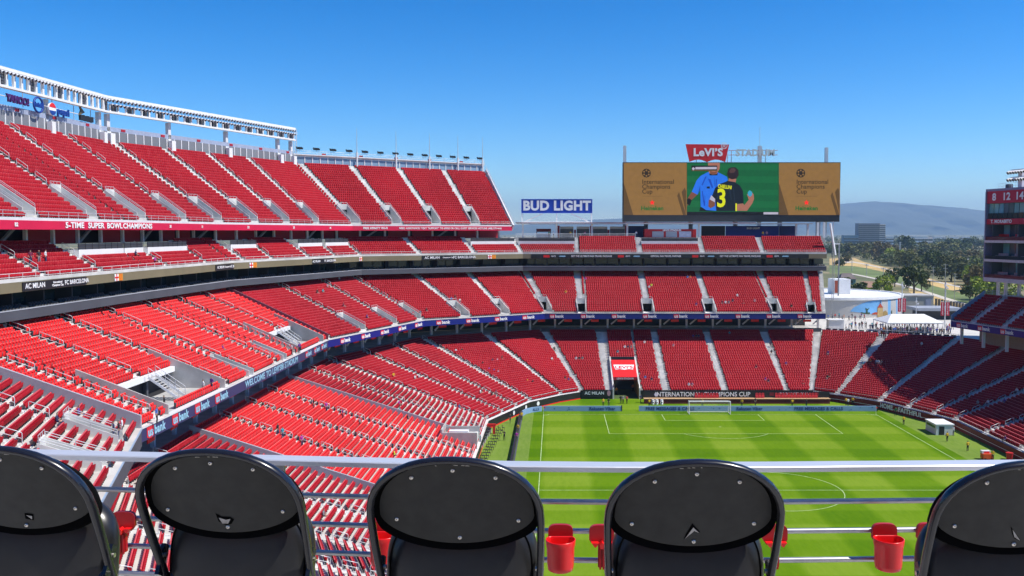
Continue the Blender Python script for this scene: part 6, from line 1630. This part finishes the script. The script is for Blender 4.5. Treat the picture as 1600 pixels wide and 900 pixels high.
# cup holders on the rail
redp_ = mat('cup_red', (.78, .010, .012), .32, .08, 12, spec=.5, coat=.2); redd = mat('bracket_red', (.42, .008, .012), .4, .1, 12)
def cup_mesh():
    q = MB(); rows = []
    def ring_(r_, z_, fl=.62):
        res = []
        for k in range(32):
            a = 2 * math.pi * k / 32; x, y = r_ * math.cos(a), r_ * math.sin(a)
            if y > r_ * fl: y = r_ * fl
            res.append((x, y, z_))
        return res
    for r_, z_ in ((.002, -.108), (.036, -.108), (.043, -.104), (.0455, -.09), (.0475, -.03), (.0505, -.018), (.0515, -.003), (.0510, 0), (.0480, 0), (.0465, -.004), (.0455, -.03), (.042, -.098), (.002, -.100)): rows.append(ring_(r_, z_))
    q.grid(rows, redp_, True, True); return q.mesh('cup')
def plate_mesh():
    q = MB(); o = []
    for a in range(0, 181, 15): o.append((.043 * math.copysign(abs(math.cos(R(a))) ** .6, math.cos(R(a))), .030 * abs(math.sin(R(a))) ** .6))
    o += [(-.043, -.022), (-.030, -.040), (.030, -.040), (.043, -.022)]
    q.prism(o, -.008, .008, redd); rows = []
    return q.mesh('mount_plate')
def clip_mesh():
    q = MB(); q.box((-.013, -.016, -.115), (.013, -.0, -.03), redd); q.box((-.009, -.024, -.12), (-.002, -.0165, -.05), redd); q.box((.002, -.024, -.12), (.009, -.0165, -.05), redd)
    q.prism([(-.036, -.026), (-.012, -.026), (-.016, -.036), (-.024, -.042)], -.03, -.0085, redp_); q.prism([(.036, -.026), (.012, -.026), (.016, -.036), (.024, -.042)], -.03, -.0085, redp_); q.prism([(-.008, -.03), (0, -.022), (.008, -.03), (.006, -.045), (-.006, -.045)], -.034, -.0085, redp_)
    return q.mesh('clip')
CUP, PLT, CLP = cup_mesh(), plate_mesh(), clip_mesh()
def on_bar(px, k):
    bp_ = bar_pts(.124 + .1035 * k); best = min(((proj(bp_[j].lerp(bp_[j + 1], f))[0] - px) ** 2, j, f) for j in range(n_ - 1) for f in np.linspace(0, 1, 41)); return bp_[best[1]].lerp(bp_[best[1] + 1], best[2])
for px, has, label in ((167, False, 'red cup holder bracket beside the leftmost chair'), (195, False, 'empty red cup bracket hanging between the first two chairs'), (604, True, 'red cup holder half hidden behind the third chair'), (875, True, 'red plastic cup holder on the rail right of the third chair'), (941, False, 'empty red cup bracket left of the fourth chair'),
                       (1209, False, 'red cup bracket partly hidden behind the fourth chair right side'), (1374, True, 'darker red cup holder on the rail left of the last chair'), (1450, False, 'red cup bracket against the last chair')):
    p = on_bar(px, 1); t = thing('cup_holder', label, 'cup holder', p, group='red cup holders on the rail'); t['_local'] = 1
    o = bpy.data.objects.new('mount_plate', PLT); link(o, t); o.location = (0, -.018, 0)
    if has: o = bpy.data.objects.new('cup', CUP); link(o, t); o.location = (0, -.062, -.008)
    else: o = bpy.data.objects.new('clip', CLP); link(o, t); o.location = (0, -.019, .0)
# ------------------------------------------------------------ people
skinm = mat('skin', (.42, .25, .17), .6, .1, 5); hairm = mat('hair', (.03, .022, .018), .7, .1, 5); shoem = mat('shoes', (.05, .05, .05), .6, .1, 5)
COL = dict(yellow=(.75, .45, .02), white=(.72, .72, .74), black=(.02, .02, .025), navy=(.03, .035, .10), red=(.50, .02, .03), maroon=(.16, .02, .06), purple=(.12, .04, .26), magenta=(.45, .04, .35), blue=(.06, .16, .50), teal=(.04, .30, .38), grey=(.22, .22, .24), orange=(.70, .20, .02), lime=(.55, .75, .05), green=(.04, .20, .08), pink=(.55, .28, .36))
CM = {k: mat('cloth_' + k, v, .8, .15, 3) for k, v in COL.items()}
def body(pose):
    J = {}
    if pose in ('stand', 'walk', 'reach'):
        st = {'stand': 0, 'walk': .22, 'reach': .05}[pose]
        J = dict(pel=(0, 0, .95, .13), chest=(0, 0, 1.28, .15), neck=(0, .01, 1.48, .055), head=(0, .03, 1.60, .092), top=(0, .02, 1.70, .075))
        for s_, n_ in ((-1, 'l'), (1, 'r')):
            J['sh' + n_] = (.19 * s_, 0, 1.40, .065); J['el' + n_] = (.26 * s_, -.03, 1.14, .048); J['ha' + n_] = (.25 * s_, .10, .92, .042)
            J['hi' + n_] = (.09 * s_, 0, .88, .09); J['kn' + n_] = (.10 * s_, .05 + st * s_ * .6, .48, .062); J['an' + n_] = (.10 * s_, st * s_, .09, .045); J['to' + n_] = (.11 * s_, st * s_ + .14, .045, .042)
        if pose == 'reach':
            J['elr'] = (.30, .16, 1.25, .048); J['har'] = (.26, .40, 1.33, .042); J['ell'] = (-.28, .15, 1.2, .048); J['hal'] = (-.14, .38, 1.3, .042)
        order = None
    else:
        J = dict(pel=(0, .0, .53, .14), chest=(0, -.02, .86, .15), neck=(0, .03, 1.06, .055), head=(0, .06, 1.18, .092), top=(0, .05, 1.28, .075))
        for s_, n_ in ((-1, 'l'), (1, 'r')):
            J['sh' + n_] = (.19 * s_, 0, .98, .065); J['el' + n_] = (.25 * s_, .06, .74, .048); J['ha' + n_] = (.15 * s_, .30, .66, .042)
            J['hi' + n_] = (.10 * s_, .05, .52, .09); J['kn' + n_] = (.13 * s_, .45, .50, .066); J['an' + n_] = (.13 * s_, .42, .10, .045); J['to' + n_] = (.14 * s_, .56, .05, .042)
    names = list(J); idx = {n_: i for i, n_ in enumerate(names)}
    E = [('pel', 'chest'), ('chest', 'neck'), ('neck', 'head'), ('head', 'top')]
    for n_ in 'lr': E += [('chest', 'sh' + n_), ('sh' + n_, 'el' + n_), ('el' + n_, 'ha' + n_), ('pel', 'hi' + n_), ('hi' + n_, 'kn' + n_), ('kn' + n_, 'an' + n_), ('an' + n_, 'to' + n_)]
    me = bpy.data.meshes.new('body'); me.from_pydata([J[n_][:3] for n_ in names], [(idx[a], idx[b]) for a, b in E], [])
    o = bpy.data.objects.new('body', me); col.objects.link(o)
    md = o.modifiers.new('skin', 'SKIN'); md.use_smooth_shade = True
    sv = me.skin_vertices[0].data
    for i, n_ in enumerate(names): r_ = J[n_][3]; sv[i].radius = (r_, r_ * (.75 if n_ in ('chest', 'pel') else 1)); sv[i].use_root = (n_ == 'pel')
    sb_ = o.modifiers.new('sub', 'SUBSURF'); sb_.levels = 1; sb_.render_levels = 1
    bpy.context.view_layer.update()
    out = bpy.data.meshes.new_from_object(o.evaluated_get(bpy.context.evaluated_depsgraph_get()))
    bpy.data.objects.remove(o); bpy.data.meshes.remove(me)
    out.materials.clear()
    for m_ in (skinm, CM['white'], CM['navy'], shoem, hairm): out.materials.append(m_)
    sit = pose == 'sit'; mi = []
    for pl in out.polygons:
        c = pl.center; neckz = 1.04 if sit else 1.47; k = 1
        if c.z > neckz:
            hz = 1.22 if sit else 1.635; k = 4 if (c.z > hz or (c.y < (.02 if sit else -.01) and c.z > neckz + .07)) else 0
        elif sit and (c.z < .56 or (c.y > .14 and c.z < .60)): k = 2 if c.z > .12 else 3
        elif not sit and c.z < .97 and abs(c.x) < .21: k = 2 if c.z > .12 else 3
        for n_ in 'lr':
            h = Vector(J['ha' + n_][:3]); e_ = Vector(J['el' + n_][:3])
            if (c - h).length < .17: k = 0
        mi.append(k)
    out.polygons.foreach_set('material_index', mi); out.name = 'person_' + pose
    return out
BODY = {p: body(p) for p in ('stand', 'walk', 'reach', 'sit')}
var = {}
def person(loc, pose, shirt, trous, rz, label, group=None, scale=1.0):
    key = (pose, shirt, trous)
    if key not in var:
        me = BODY[pose].copy(); me.materials[1] = CM[shirt]; me.materials[2] = CM[trous]; var[key] = me
    o = bpy.data.objects.new('person', var[key]); col.objects.link(o); o.location = loc; o.rotation_euler = (0, 0, rz); o.scale = (scale,) * 3
    return tag(o, label, 'person', group)
def on_stand(px, py):
    d = ray(px, py); best = None
    for s, e in SURF:
        f0, f1, b0 = (Vector((*s.P(e, 0, 0), s.z(0))), Vector((*s.P(e, 1, 0), s.z(0))), Vector((*s.P(e, 0, s.n), s.z1)))
        b1 = Vector((*s.P(e, 1, s.n), s.z1))
        for (a, b, c) in ((f0, f1, b0), (f1, b1, b0)):
            n_ = (b - a).cross(c - a); den = n_.dot(d)
            if abs(den) < 1e-6: continue
            t = n_.dot(a - CAM) / den
            if t <= 0: continue
            p = CAM + d * t
            # barycentric test
            v0, v1, v2 = b - a, c - a, p - a; d00, d01, d11, d20, d21 = v0.dot(v0), v0.dot(v1), v1.dot(v1), v2.dot(v0), v2.dot(v1); dn = d00 * d11 - d01 * d01
            v_, w_ = (d11 * d20 - d01 * d21) / dn, (d00 * d21 - d01 * d20) / dn
            if v_ >= -.01 and w_ >= -.01 and v_ + w_ <= 1.02 and (best is None or t < best[0]):
                ang = math.atan2((f1 - f0).y, (f1 - f0).x)
                fz = (p.z - s.z0) / (s.z1 - s.z0) * s.n
                best = (t, s, e, p, ang, fz)
    return best
CLR = list(COL)
def seated(px, py, shirt, trous, label, group=None, pose='sit'):
    h = on_stand(px, py)
    if not h: return
    t, s, e, p, ang, fz = h
    i = max(0, min(s.n - 1, int(fz)))
    nv = Vector((-math.sin(ang), math.cos(ang)))
    # move onto the tread of its row
    a, b = Vector(s.P(e, .5, i + .5)), None
    cur = p.xy; step = Vector(s.P(e, .5, 1)) - Vector(s.P(e, .5, 0))
    cur = cur + nv * ((i + .42 - fz) * step.dot(nv))
    person((cur.x, cur.y, s.z(i) + .004), pose, shirt, trous, ang + math.pi + (rnd.uniform(-.3, .3) if pose == 'sit' else rnd.uniform(-1.2, 1.2)), label, group)
num = ['one', 'two', 'three', 'four', 'five', 'six', 'seven', 'eight', 'nine']
def cluster(pts, where, cols_, pose='sit'):
    seen = {}
    for (px, py), c in zip(pts, cols_):
        seen[c] = seen.get(c, 0) + 1
    for (px, py), c in zip(pts, cols_):
        tr = rnd.choice(['navy', 'black', 'grey'])
        seated(px, py, c, tr, '%s in a %s top %s' % ('person sitting' if pose == 'sit' else 'person standing', c, where), ('people ' + where) if seen[c] > 1 else None, pose)
cluster([(976, 546), (981, 546), (986, 545), (965, 553)], 'in the small group above the tunnel sign', ['white', 'navy', 'grey', 'teal'])
cluster([(1007, 539), (1083, 529), (1088, 530), (1092, 530), (1052, 544)], 'scattered high on the far lower seats', ['white', 'purple', 'black', 'navy', 'pink'])
cluster([(1140, 525), (1203, 540), (1205, 553), (1228, 572), (1181, 576), (1196, 597), (1200, 598)], 'on the far lower seats right of centre', ['teal', 'navy', 'black', 'purple', 'maroon', 'magenta', 'navy'])
cluster([(1008, 595), (1018, 596), (1076, 605), (1081, 604), (1255, 603)], 'in the lowest rows of the far end', ['blue', 'navy', 'white', 'pink', 'red'])
cluster([(884, 459), (915, 440), (1014, 451), (1018, 450), (1074, 436), (1078, 436)], 'spread over the far middle tier', ['yellow', 'magenta', 'white', 'lime', 'blue', 'orange'])
cluster([(1128, 475), (1133, 475), (1138, 475), (1145, 474), (1152, 466), (1162, 477), (1179, 473), (1088, 480), (1236, 481)], 'low on the far middle tier', ['maroon', 'white', 'grey', 'navy', 'white', 'red', 'pink', 'purple', 'black'])
cluster([(900, 563), (905, 564), (910, 564), (866, 548)], 'near the far left corner aisle', ['white', 'black', 'grey', 'black'])
cluster([(884, 596), (889, 598), (862, 565)], 'near the bottom of the far left corner seats', ['black', 'purple', 'white'])
cluster([(713, 553), (722, 552), (768, 567), (775, 566), (783, 563)], 'in the upper rows of the far left corner', ['white', 'black', 'navy', 'pink', 'black'])
cluster([(755, 573), (762, 580), (771, 583), (777, 585), (825, 600), (830, 600)], 'halfway down the far left corner', ['black', 'magenta', 'purple', 'pink', 'orange', 'black'])
cluster([(617, 592), (649, 595), (655, 593), (783, 604), (776, 618), (766, 619), (753, 618), (752, 616)], 'in the bend of the lower left seats', ['yellow', 'white', 'white', 'white', 'maroon', 'black', 'white', 'black'])
cluster([(716, 640), (671, 632), (625, 636), (620, 645), (632, 656)], 'in the pale-floored lower left section', ['blue', 'orange', 'magenta', 'teal', 'black'])
cluster([(489, 639), (507, 643), (531, 653), (441, 686), (472, 698), (433, 680)], 'in the bright red lower left block', ['black', 'magenta', 'purple', 'teal', 'magenta', 'black'], 'stand')
cluster([(561, 664), (610, 714)], 'by an aisle of the bright red lower left block', ['grey', 'lime'])
cluster([(332, 520), (347, 550)], 'on the bright red middle tier', ['white', 'purple'])
cluster([(497, 461), (502, 458), (513, 452), (534, 480), (571, 498), (527, 438)], 'on the far half of the left middle tier', ['black', 'teal', 'pink', 'maroon', 'purple', 'white'])
cluster([(705, 471), (711, 468), (717, 472), (646, 494), (657, 492), (666, 488)], 'on the corner of the middle tier', ['blue', 'black', 'white', 'red', 'navy', 'black'])
cluster([(48, 411), (57, 408), (74, 411)], 'at the left end of the small tier', ['maroon', 'black', 'white'], 'stand')
cluster([(213, 402), (240, 410)], 'on the small tier left of centre', ['navy', 'magenta'])
cluster([(17, 369), (28, 376)], 'at the top of the small tier at far left', ['red', 'maroon'])
cluster([(95, 667), (130, 655)], 'in the near left corner section', ['navy', 'purple'])
cluster([(434, 818), (507, 812)], 'far below between the second and third chairs', ['white', 'grey'])
cluster([(1350, 571), (1359, 569), (1369, 570), (1374, 569), (1378, 570), (1441, 541), (1293, 556)], 'in the right corner by the shadow edge', ['teal', 'orange', 'white', 'white', 'grey', 'white', 'purple'])
cluster([(1292, 594), (1296, 592), (1509, 627), (1530, 633), (1547, 632), (1587, 616), (1569, 632), (1574, 690)], 'low in the right-hand seats', ['black', 'red', 'black', 'grey', 'white', 'white', 'purple', 'purple'])
# balcony bay people
def stood(px, py, z, shirt, trous, rz, label, pose='stand', group=None):
    p = at_z(px, py, z); return person((p.x, p.y, z + .004), pose, shirt, trous, rz, label, group)
stood(224, 661, 16.3, 'white', 'black', -1.2, 'man in white at the near end of the balcony bay'); stood(245, 662, 16.3, 'blue', 'black', -1.4, 'person in a pale blue shirt standing by the balcony seats'); stood(257, 643, 16.3, 'black', 'black', 2.0, 'person in black standing beside the balcony stair')
stood(318, 616, 16.4, 'white', 'blue', 2.2, 'person in a white shirt and jeans at the far end of the balcony bay'); stood(331, 611, 16.4, 'purple', 'navy', 2.6, 'person in purple leaning at the far end of the balcony bay')
stood(456, 555, 16.4, 'white', 'black', -1.0, 'man in a white shirt in the second balcony bay'); stood(468, 552, 16.4, 'purple', 'black', 1.0, 'person in purple in the second balcony bay')
for px, py, c, n_ in ((178, 688, 'navy', 'left'), (186, 687, 'black', 'middle'), (191, 682, 'white', 'right')): stood(px, py, 16.7, c, 'navy', 2.0, 'person in %s, %s of three at the grey divider' % (c, n_))
# pitchside people
L_ = [(942.5, 635, 'yellow', 'black', 'steward in a yellow top behind the left advert board'), (951, 635, 'black', 'black', 'person in black beside the yellow steward at the left board'), (970, 630.5, 'black', 'black', 'left of two people in black outside the tunnel'), (973.5, 630.5, 'grey', 'black', 'right of two people in dark clothes outside the tunnel'), (979.5, 631, 'red', 'black', 'person in a red top outside the tunnel'),
      (1001, 629, 'navy', 'black', 'person in dark blue at the tunnel wall end'), (963, 606 + 7, 'orange', 'black', 'steward in orange inside the tunnel on the left'), (989, 612, 'orange', 'black', 'steward in orange deep inside the tunnel'), (1014.5, 636, 'yellow', 'black', 'crouching steward in yellow behind the long advert board, by the barrels'), (1097.5, 636, 'yellow', 'black', 'steward in yellow seen through the goal net'),
      (1159, 636, 'yellow', 'black', 'steward in yellow right of the goal'), (1180, 634, 'black', 'black', 'person in black with a tripod right of the goal'), (1238, 636, 'yellow', 'black', 'steward in yellow behind the right part of the long board'), (1260, 636, 'black', 'black', 'photographer in black behind the right part of the long board'), (1322, 634, 'yellow', 'black', 'steward in yellow at the right corner wall, left one'), (1332, 633, 'yellow', 'black', 'steward in yellow at the right corner wall, right one'), (1325, 635, 'white', 'black', 'person in white between the corner stewards'),
      (1399.5, 650, 'green', 'black', 'person in green at the wall lettering'), (1412, 664, 'yellow', 'black', 'steward in yellow on the grass left of the white hut'), (1480, 690, 'yellow', 'black', 'steward in yellow in front of the white hut'), (1512, 705, 'yellow', 'black', 'steward in yellow on the grass between hut and cart'), (1551, 720, 'yellow', 'black', 'steward in yellow pushing the drinks cart'), (1490, 681, 'white', 'grey', 'person in a white shirt beside the hut door'),
      (797, 660 + 1, 'black', 'black', 'photographer in black below the first white disc'), (815, 657, 'yellow', 'black', 'steward in yellow at the left corner board'), (788, 688, 'black', 'black', 'cameraman in black beside the folding chairs'), (807, 690, 'magenta', 'black', 'photographer in a magenta bib at the dark board'), (809, 677, 'yellow', 'black', 'steward in yellow and black at the dark board'), (835, 634, 'yellow', 'black', 'steward in yellow left of the curved wall disc'), (846, 633, 'orange', 'black', 'steward in orange right of the curved wall disc')]
for i, (px, py, c, tr, lab) in enumerate(L_):
    if 'tunnel' in lab and 'inside' in lab: p = at_y(px, py, 191 if 'deep' not in lab else 195); person((p.x, p.y, .02), 'stand', c, tr, math.pi, lab); continue
    stood(px, py, 0, c, tr, rnd.choice([math.pi, 2.6, -2.6, .3, 1.5]) if 'steward' not in lab else rnd.choice([2.8, -2.8, .2]), lab, ['stand', 'walk', 'reach'][(i * 5) % 3] if 'steward' not in lab else 'stand')
# plaza crowd
r9 = random.Random(21)
spots = []
for k in range(44): spots.append((1372 + k * 2.6 + r9.uniform(-1.2, 1.2), 521.5 + r9.uniform(-1.5, 1.2) + (k > 34) * 2, 'along the plaza railing'))
for k in range(18): spots.append((1322 + k * 3.3 + r9.uniform(-1.5, 1.5), 514 + r9.uniform(-2.5, 3), 'between the white kiosk and the tent'))
for k in range(12): spots.append((1294 + k * 5.3 + r9.uniform(-2, 2), 501 + r9.uniform(-3, 2), 'on the open plaza below the mural'))
for k in range(24): spots.append((1385 + k * 3.4 + r9.uniform(-2, 2), 513 + r9.uniform(-2, 1), 'under the white tent'))
for k in range(5): spots.append((1478 + k * 2.6, 517 + r9.uniform(-2, 2), 'at the end of the right ribbon board'))
for k in range(4): spots.append((1374 + k * 3.0, 527 + k * 1.2, 'crowding the top of the corner aisle'))
tot = {}
chosen = []
for px, py, w in spots:
    c = r9.choice(['black', 'navy', 'maroon', 'purple', 'red', 'white', 'grey', 'blue', 'orange', 'teal', 'black', 'navy', 'maroon']); chosen.append((px, py, w, c)); tot[(w, c)] = tot.get((w, c), 0) + 1
for px, py, w, c in chosen:
    stood(px, py, 11.385, c, r9.choice(['navy', 'black', 'grey']), r9.uniform(0, 6.28), 'person in a %s top standing %s' % (c, w), r9.choice(['stand', 'stand', 'walk', 'reach']), 'people %s' % w)
# terrace people
for px, py, c, w in ((891.5, 368.5, 'yellow', 'in front of the grey shutters'), (865, 368.5, 'white', 'left of the shutters'), (914, 368.5, 'pink', 'right of the yellow-shirted person'), (994, 369, 'white', 'at the aisle left of the red booth'), (1192, 369.5, 'yellow', 'left, at the aisle below the blue wall'), (1198, 369.5, 'pink', 'right, at the aisle below the blue wall'), (858, 368.5, 'green', 'near the maroon stall')):
    p = at_y(px, py, 229.2); person((p.x, 229.2, 33.305), 'stand', c, 'navy', math.pi, 'person in a %s top on the terrace, %s' % (c, w))
st = thing('terrace_stall', 'maroon stall with a white front on the end terrace', 'stall', (-3, 233, 33.3)); a, b = at_y(838, 366, 233), at_y(861, 358, 233); wbox('sign_board', st, (a.x, 233, b.z - .7), (b.x, 233.4, b.z + .1), M['maroon']); wbox('counter', st, (a.x, 233.1, 33.31), (b.x, 233.9, 34.3), M['offwhite'])
for x in (a.x + .1, b.x - .1): wbox('stall_post', st, (x - .08, 233.1, 34.303), (x + .08, 233.3, b.z - .703), M['maroon'])
# ------------------------------------------------------------ air
hz = MB(); hz.box((-23000, -2500, -4), (23000, 19000, 620), None)
hv = bpy.data.materials.new('haze_air'); hv.use_nodes = True
nn, ll = hv.node_tree.nodes, hv.node_tree.links; nn.remove(nn['Principled BSDF'])
pv = nn.new('ShaderNodeVolumePrincipled'); pv.inputs['Color'].default_value = (.48, .72, 1.0, 1); pv.inputs['Density'].default_value = .000085; pv.inputs['Anisotropy'].default_value = .2
ll.new(pv.outputs[0], nn['Material Output'].inputs['Volume'])
hz.mats = [hv]; tag(hz.build('haze'), 'thin bluish haze over the far trees and hills', 'haze', kind='stuff')
# ------------------------------------------------------------ seats
def seat_arrays(w, leg=True, tall=False):
    V, Fc, Mi = [], [], []
    B0, B1, B2, PB, PT = (.30, .80, .94, .17, .66) if tall else (.36, .70, .83, .27, .67)
    def add(pts, faces, mi):
        k = len(V); V.extend(pts)
        for f in faces: Fc.append([k + a for a in f]); Mi.append(mi)
    h = w / 2
    prof = [(-h * .94, B0), (h * .94, B0), (h, B1), (h * .86, B2), (-h * .86, B2), (-h, B1)]
    def yb(z): return -.04 - (z - .4) * .22
    fr = [(x, yb(z) + .05 + (.035 if z == B2 else 0), z - (.03 if z == B2 else 0)) for x, z in prof]; bk = [(x, yb(z) - .03, z) for x, z in prof]
    faces = [[0, 1, 2, 3, 4, 5], [11, 10, 9, 8, 7, 6]] + [[i, i + 6, (i + 1) % 6 + 6, (i + 1) % 6] for i in range(6)]
    add(fr + bk, faces, 0)
    for k_ in (4, 5, 6): Mi[k_] = 2  # top faces of the back carry the painted highlight tone
    p = h * .88
    pan = [(-p, .03, PB), (p, .03, PB), (p, .09, PB), (-p, .09, PB), (-p, .0, PT), (p, .0, PT), (p, .15, PT + .01), (-p, .15, PT + .01)]
    add(pan, [[3, 2, 6, 7][::-1], [4, 7, 6, 5][::-1], [0, 3, 7, 4][::-1], [1, 5, 6, 2][::-1]], 0)
    if leg:
        l0, l1, lt, ly = (-h - .075, -h - .005, .66, .17) if tall else (-h - .02, -h + .01, .42, .06)
        l_ = [(l0, -.08, .003), (l1, -.08, .003), (l1, .04, .003), (l0, .04, .003), (l0, -.10, lt), (l1, -.10, lt), (l1, ly, lt), (l0, ly, lt)]
        add(l_, [[0, 1, 5, 4], [1, 2, 6, 5], [2, 3, 7, 6], [3, 0, 4, 7], [4, 5, 6, 7]], 1)
    return np.array(V, float), Fc, np.array(Mi)
def seat_field(name, seats, w, m, leg, label, mleg, tall=False):
    V, Fc, Mi = seat_arrays(w, leg, tall)
    S = np.array([s_[:4] for s_ in seats]); N = len(S)
    # local x along the row, local front (+y) faces the pitch, which is right of travel
    c, sn = np.cos(S[:, 3]), np.sin(S[:, 3])
    X = V[None, :, 0] * c[:, None] + V[None, :, 1] * sn[:, None] + S[:, 0:1]
    Y = V[None, :, 0] * sn[:, None] - V[None, :, 1] * c[:, None] + S[:, 1:2]
    Z = V[None, :, 2] + S[:, 2:3]
    co = np.stack([X, Y, Z], -1).reshape(-1)
    nv = len(V); sizes = np.array([len(f) for f in Fc]); flat = np.array([i for f in Fc for i in reversed(f)])
    loops = (flat[None, :] + (np.arange(N) * nv)[:, None]).reshape(-1)
    tot = np.tile(sizes, N); start = np.concatenate([[0], np.cumsum(tot)[:-1]])
    me = bpy.data.meshes.new(name)
    me.vertices.add(N * nv); me.vertices.foreach_set('co', co)
    me.loops.add(len(loops)); me.loops.foreach_set('vertex_index', loops.astype(np.int32))
    me.polygons.add(len(tot)); me.polygons.foreach_set('loop_start', start.astype(np.int32)); me.polygons.foreach_set('loop_total', tot.astype(np.int32))
    me.polygons.foreach_set('material_index', np.tile(Mi, N).astype(np.int32))
    at = me.attributes.new('fade', 'FLOAT', 'POINT')
    rng = np.random.default_rng(3)
    at.data.foreach_set('value', np.repeat(np.clip(rng.normal(.25, .22, N), 0, 1), nv).astype(np.float32))
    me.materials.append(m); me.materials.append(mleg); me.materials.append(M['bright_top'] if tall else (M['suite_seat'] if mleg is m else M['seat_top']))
    me.update(calc_edges=True); me.validate()
    o = bpy.data.objects.new(name, me); col.objects.link(o)
    return tag(o, label, 'seats', kind='stuff')
def hidden_by_chairs(x, y):
    for cx in (-25, 347, 712, 1086, 1598):
        if y > 712 and ((x - cx) / 138) ** 2 + ((y - 800) / 92) ** 2 < 1: return True
        if y > 800 and abs(x - cx) < 142: return True
    return False
cand = []
for i, s_ in enumerate(SEATS):
    x, y, Z = proj((s_[0], s_[1], s_[2] + .6))
    if 0 < Z < 120 and 4 < x < 1596 and 300 < y < 896 and not hidden_by_chairs(x, y): cand.append((Z, i, x, y))
cand.sort()
solo = {i for _, i, _, _ in cand[:300]}
sm_cache = {}
for Z, i, x, y in cand[:300]:
    s_ = SEATS[i]; br = s_[4]
    if br not in sm_cache:
        V, Fc, Mi = seat_arrays(.46 if br else .48, True, br)
        me = bpy.data.meshes.new('stadium_seat'); V2 = V.copy(); V2[:, 1] *= -1
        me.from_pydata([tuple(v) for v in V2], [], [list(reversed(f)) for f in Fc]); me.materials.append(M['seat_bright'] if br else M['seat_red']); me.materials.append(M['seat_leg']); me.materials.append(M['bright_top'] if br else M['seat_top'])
        me.polygons.foreach_set('material_index', [int(q) for q in Mi]); me.update(); sm_cache[br] = me
    o = bpy.data.objects.new('stadium_seat', sm_cache[br]); col.objects.link(o)
    o.location = s_[:3]; o.rotation_euler = (0, 0, s_[3])
    zone = ('left of the second black chair' if x < 250 else 'between the second and third black chairs' if x < 620 else 'beyond the railing')
    tag(o, 'nearest red folding seat in rows seen ' + zone, 'seat', 'nearest red seats ' + zone)
rest = [s_ for i, s_ in enumerate(SEATS) if i not in solo]
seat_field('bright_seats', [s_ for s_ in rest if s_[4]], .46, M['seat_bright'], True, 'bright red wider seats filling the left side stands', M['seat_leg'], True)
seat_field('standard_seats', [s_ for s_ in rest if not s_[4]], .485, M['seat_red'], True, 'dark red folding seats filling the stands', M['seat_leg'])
seat_field('suite_seats', SUITE_SEATS, .48, M['suite_seat'], False, 'black seats in rows along the dark suite level', M['suite_seat'])
print('SEATS', len(SEATS))
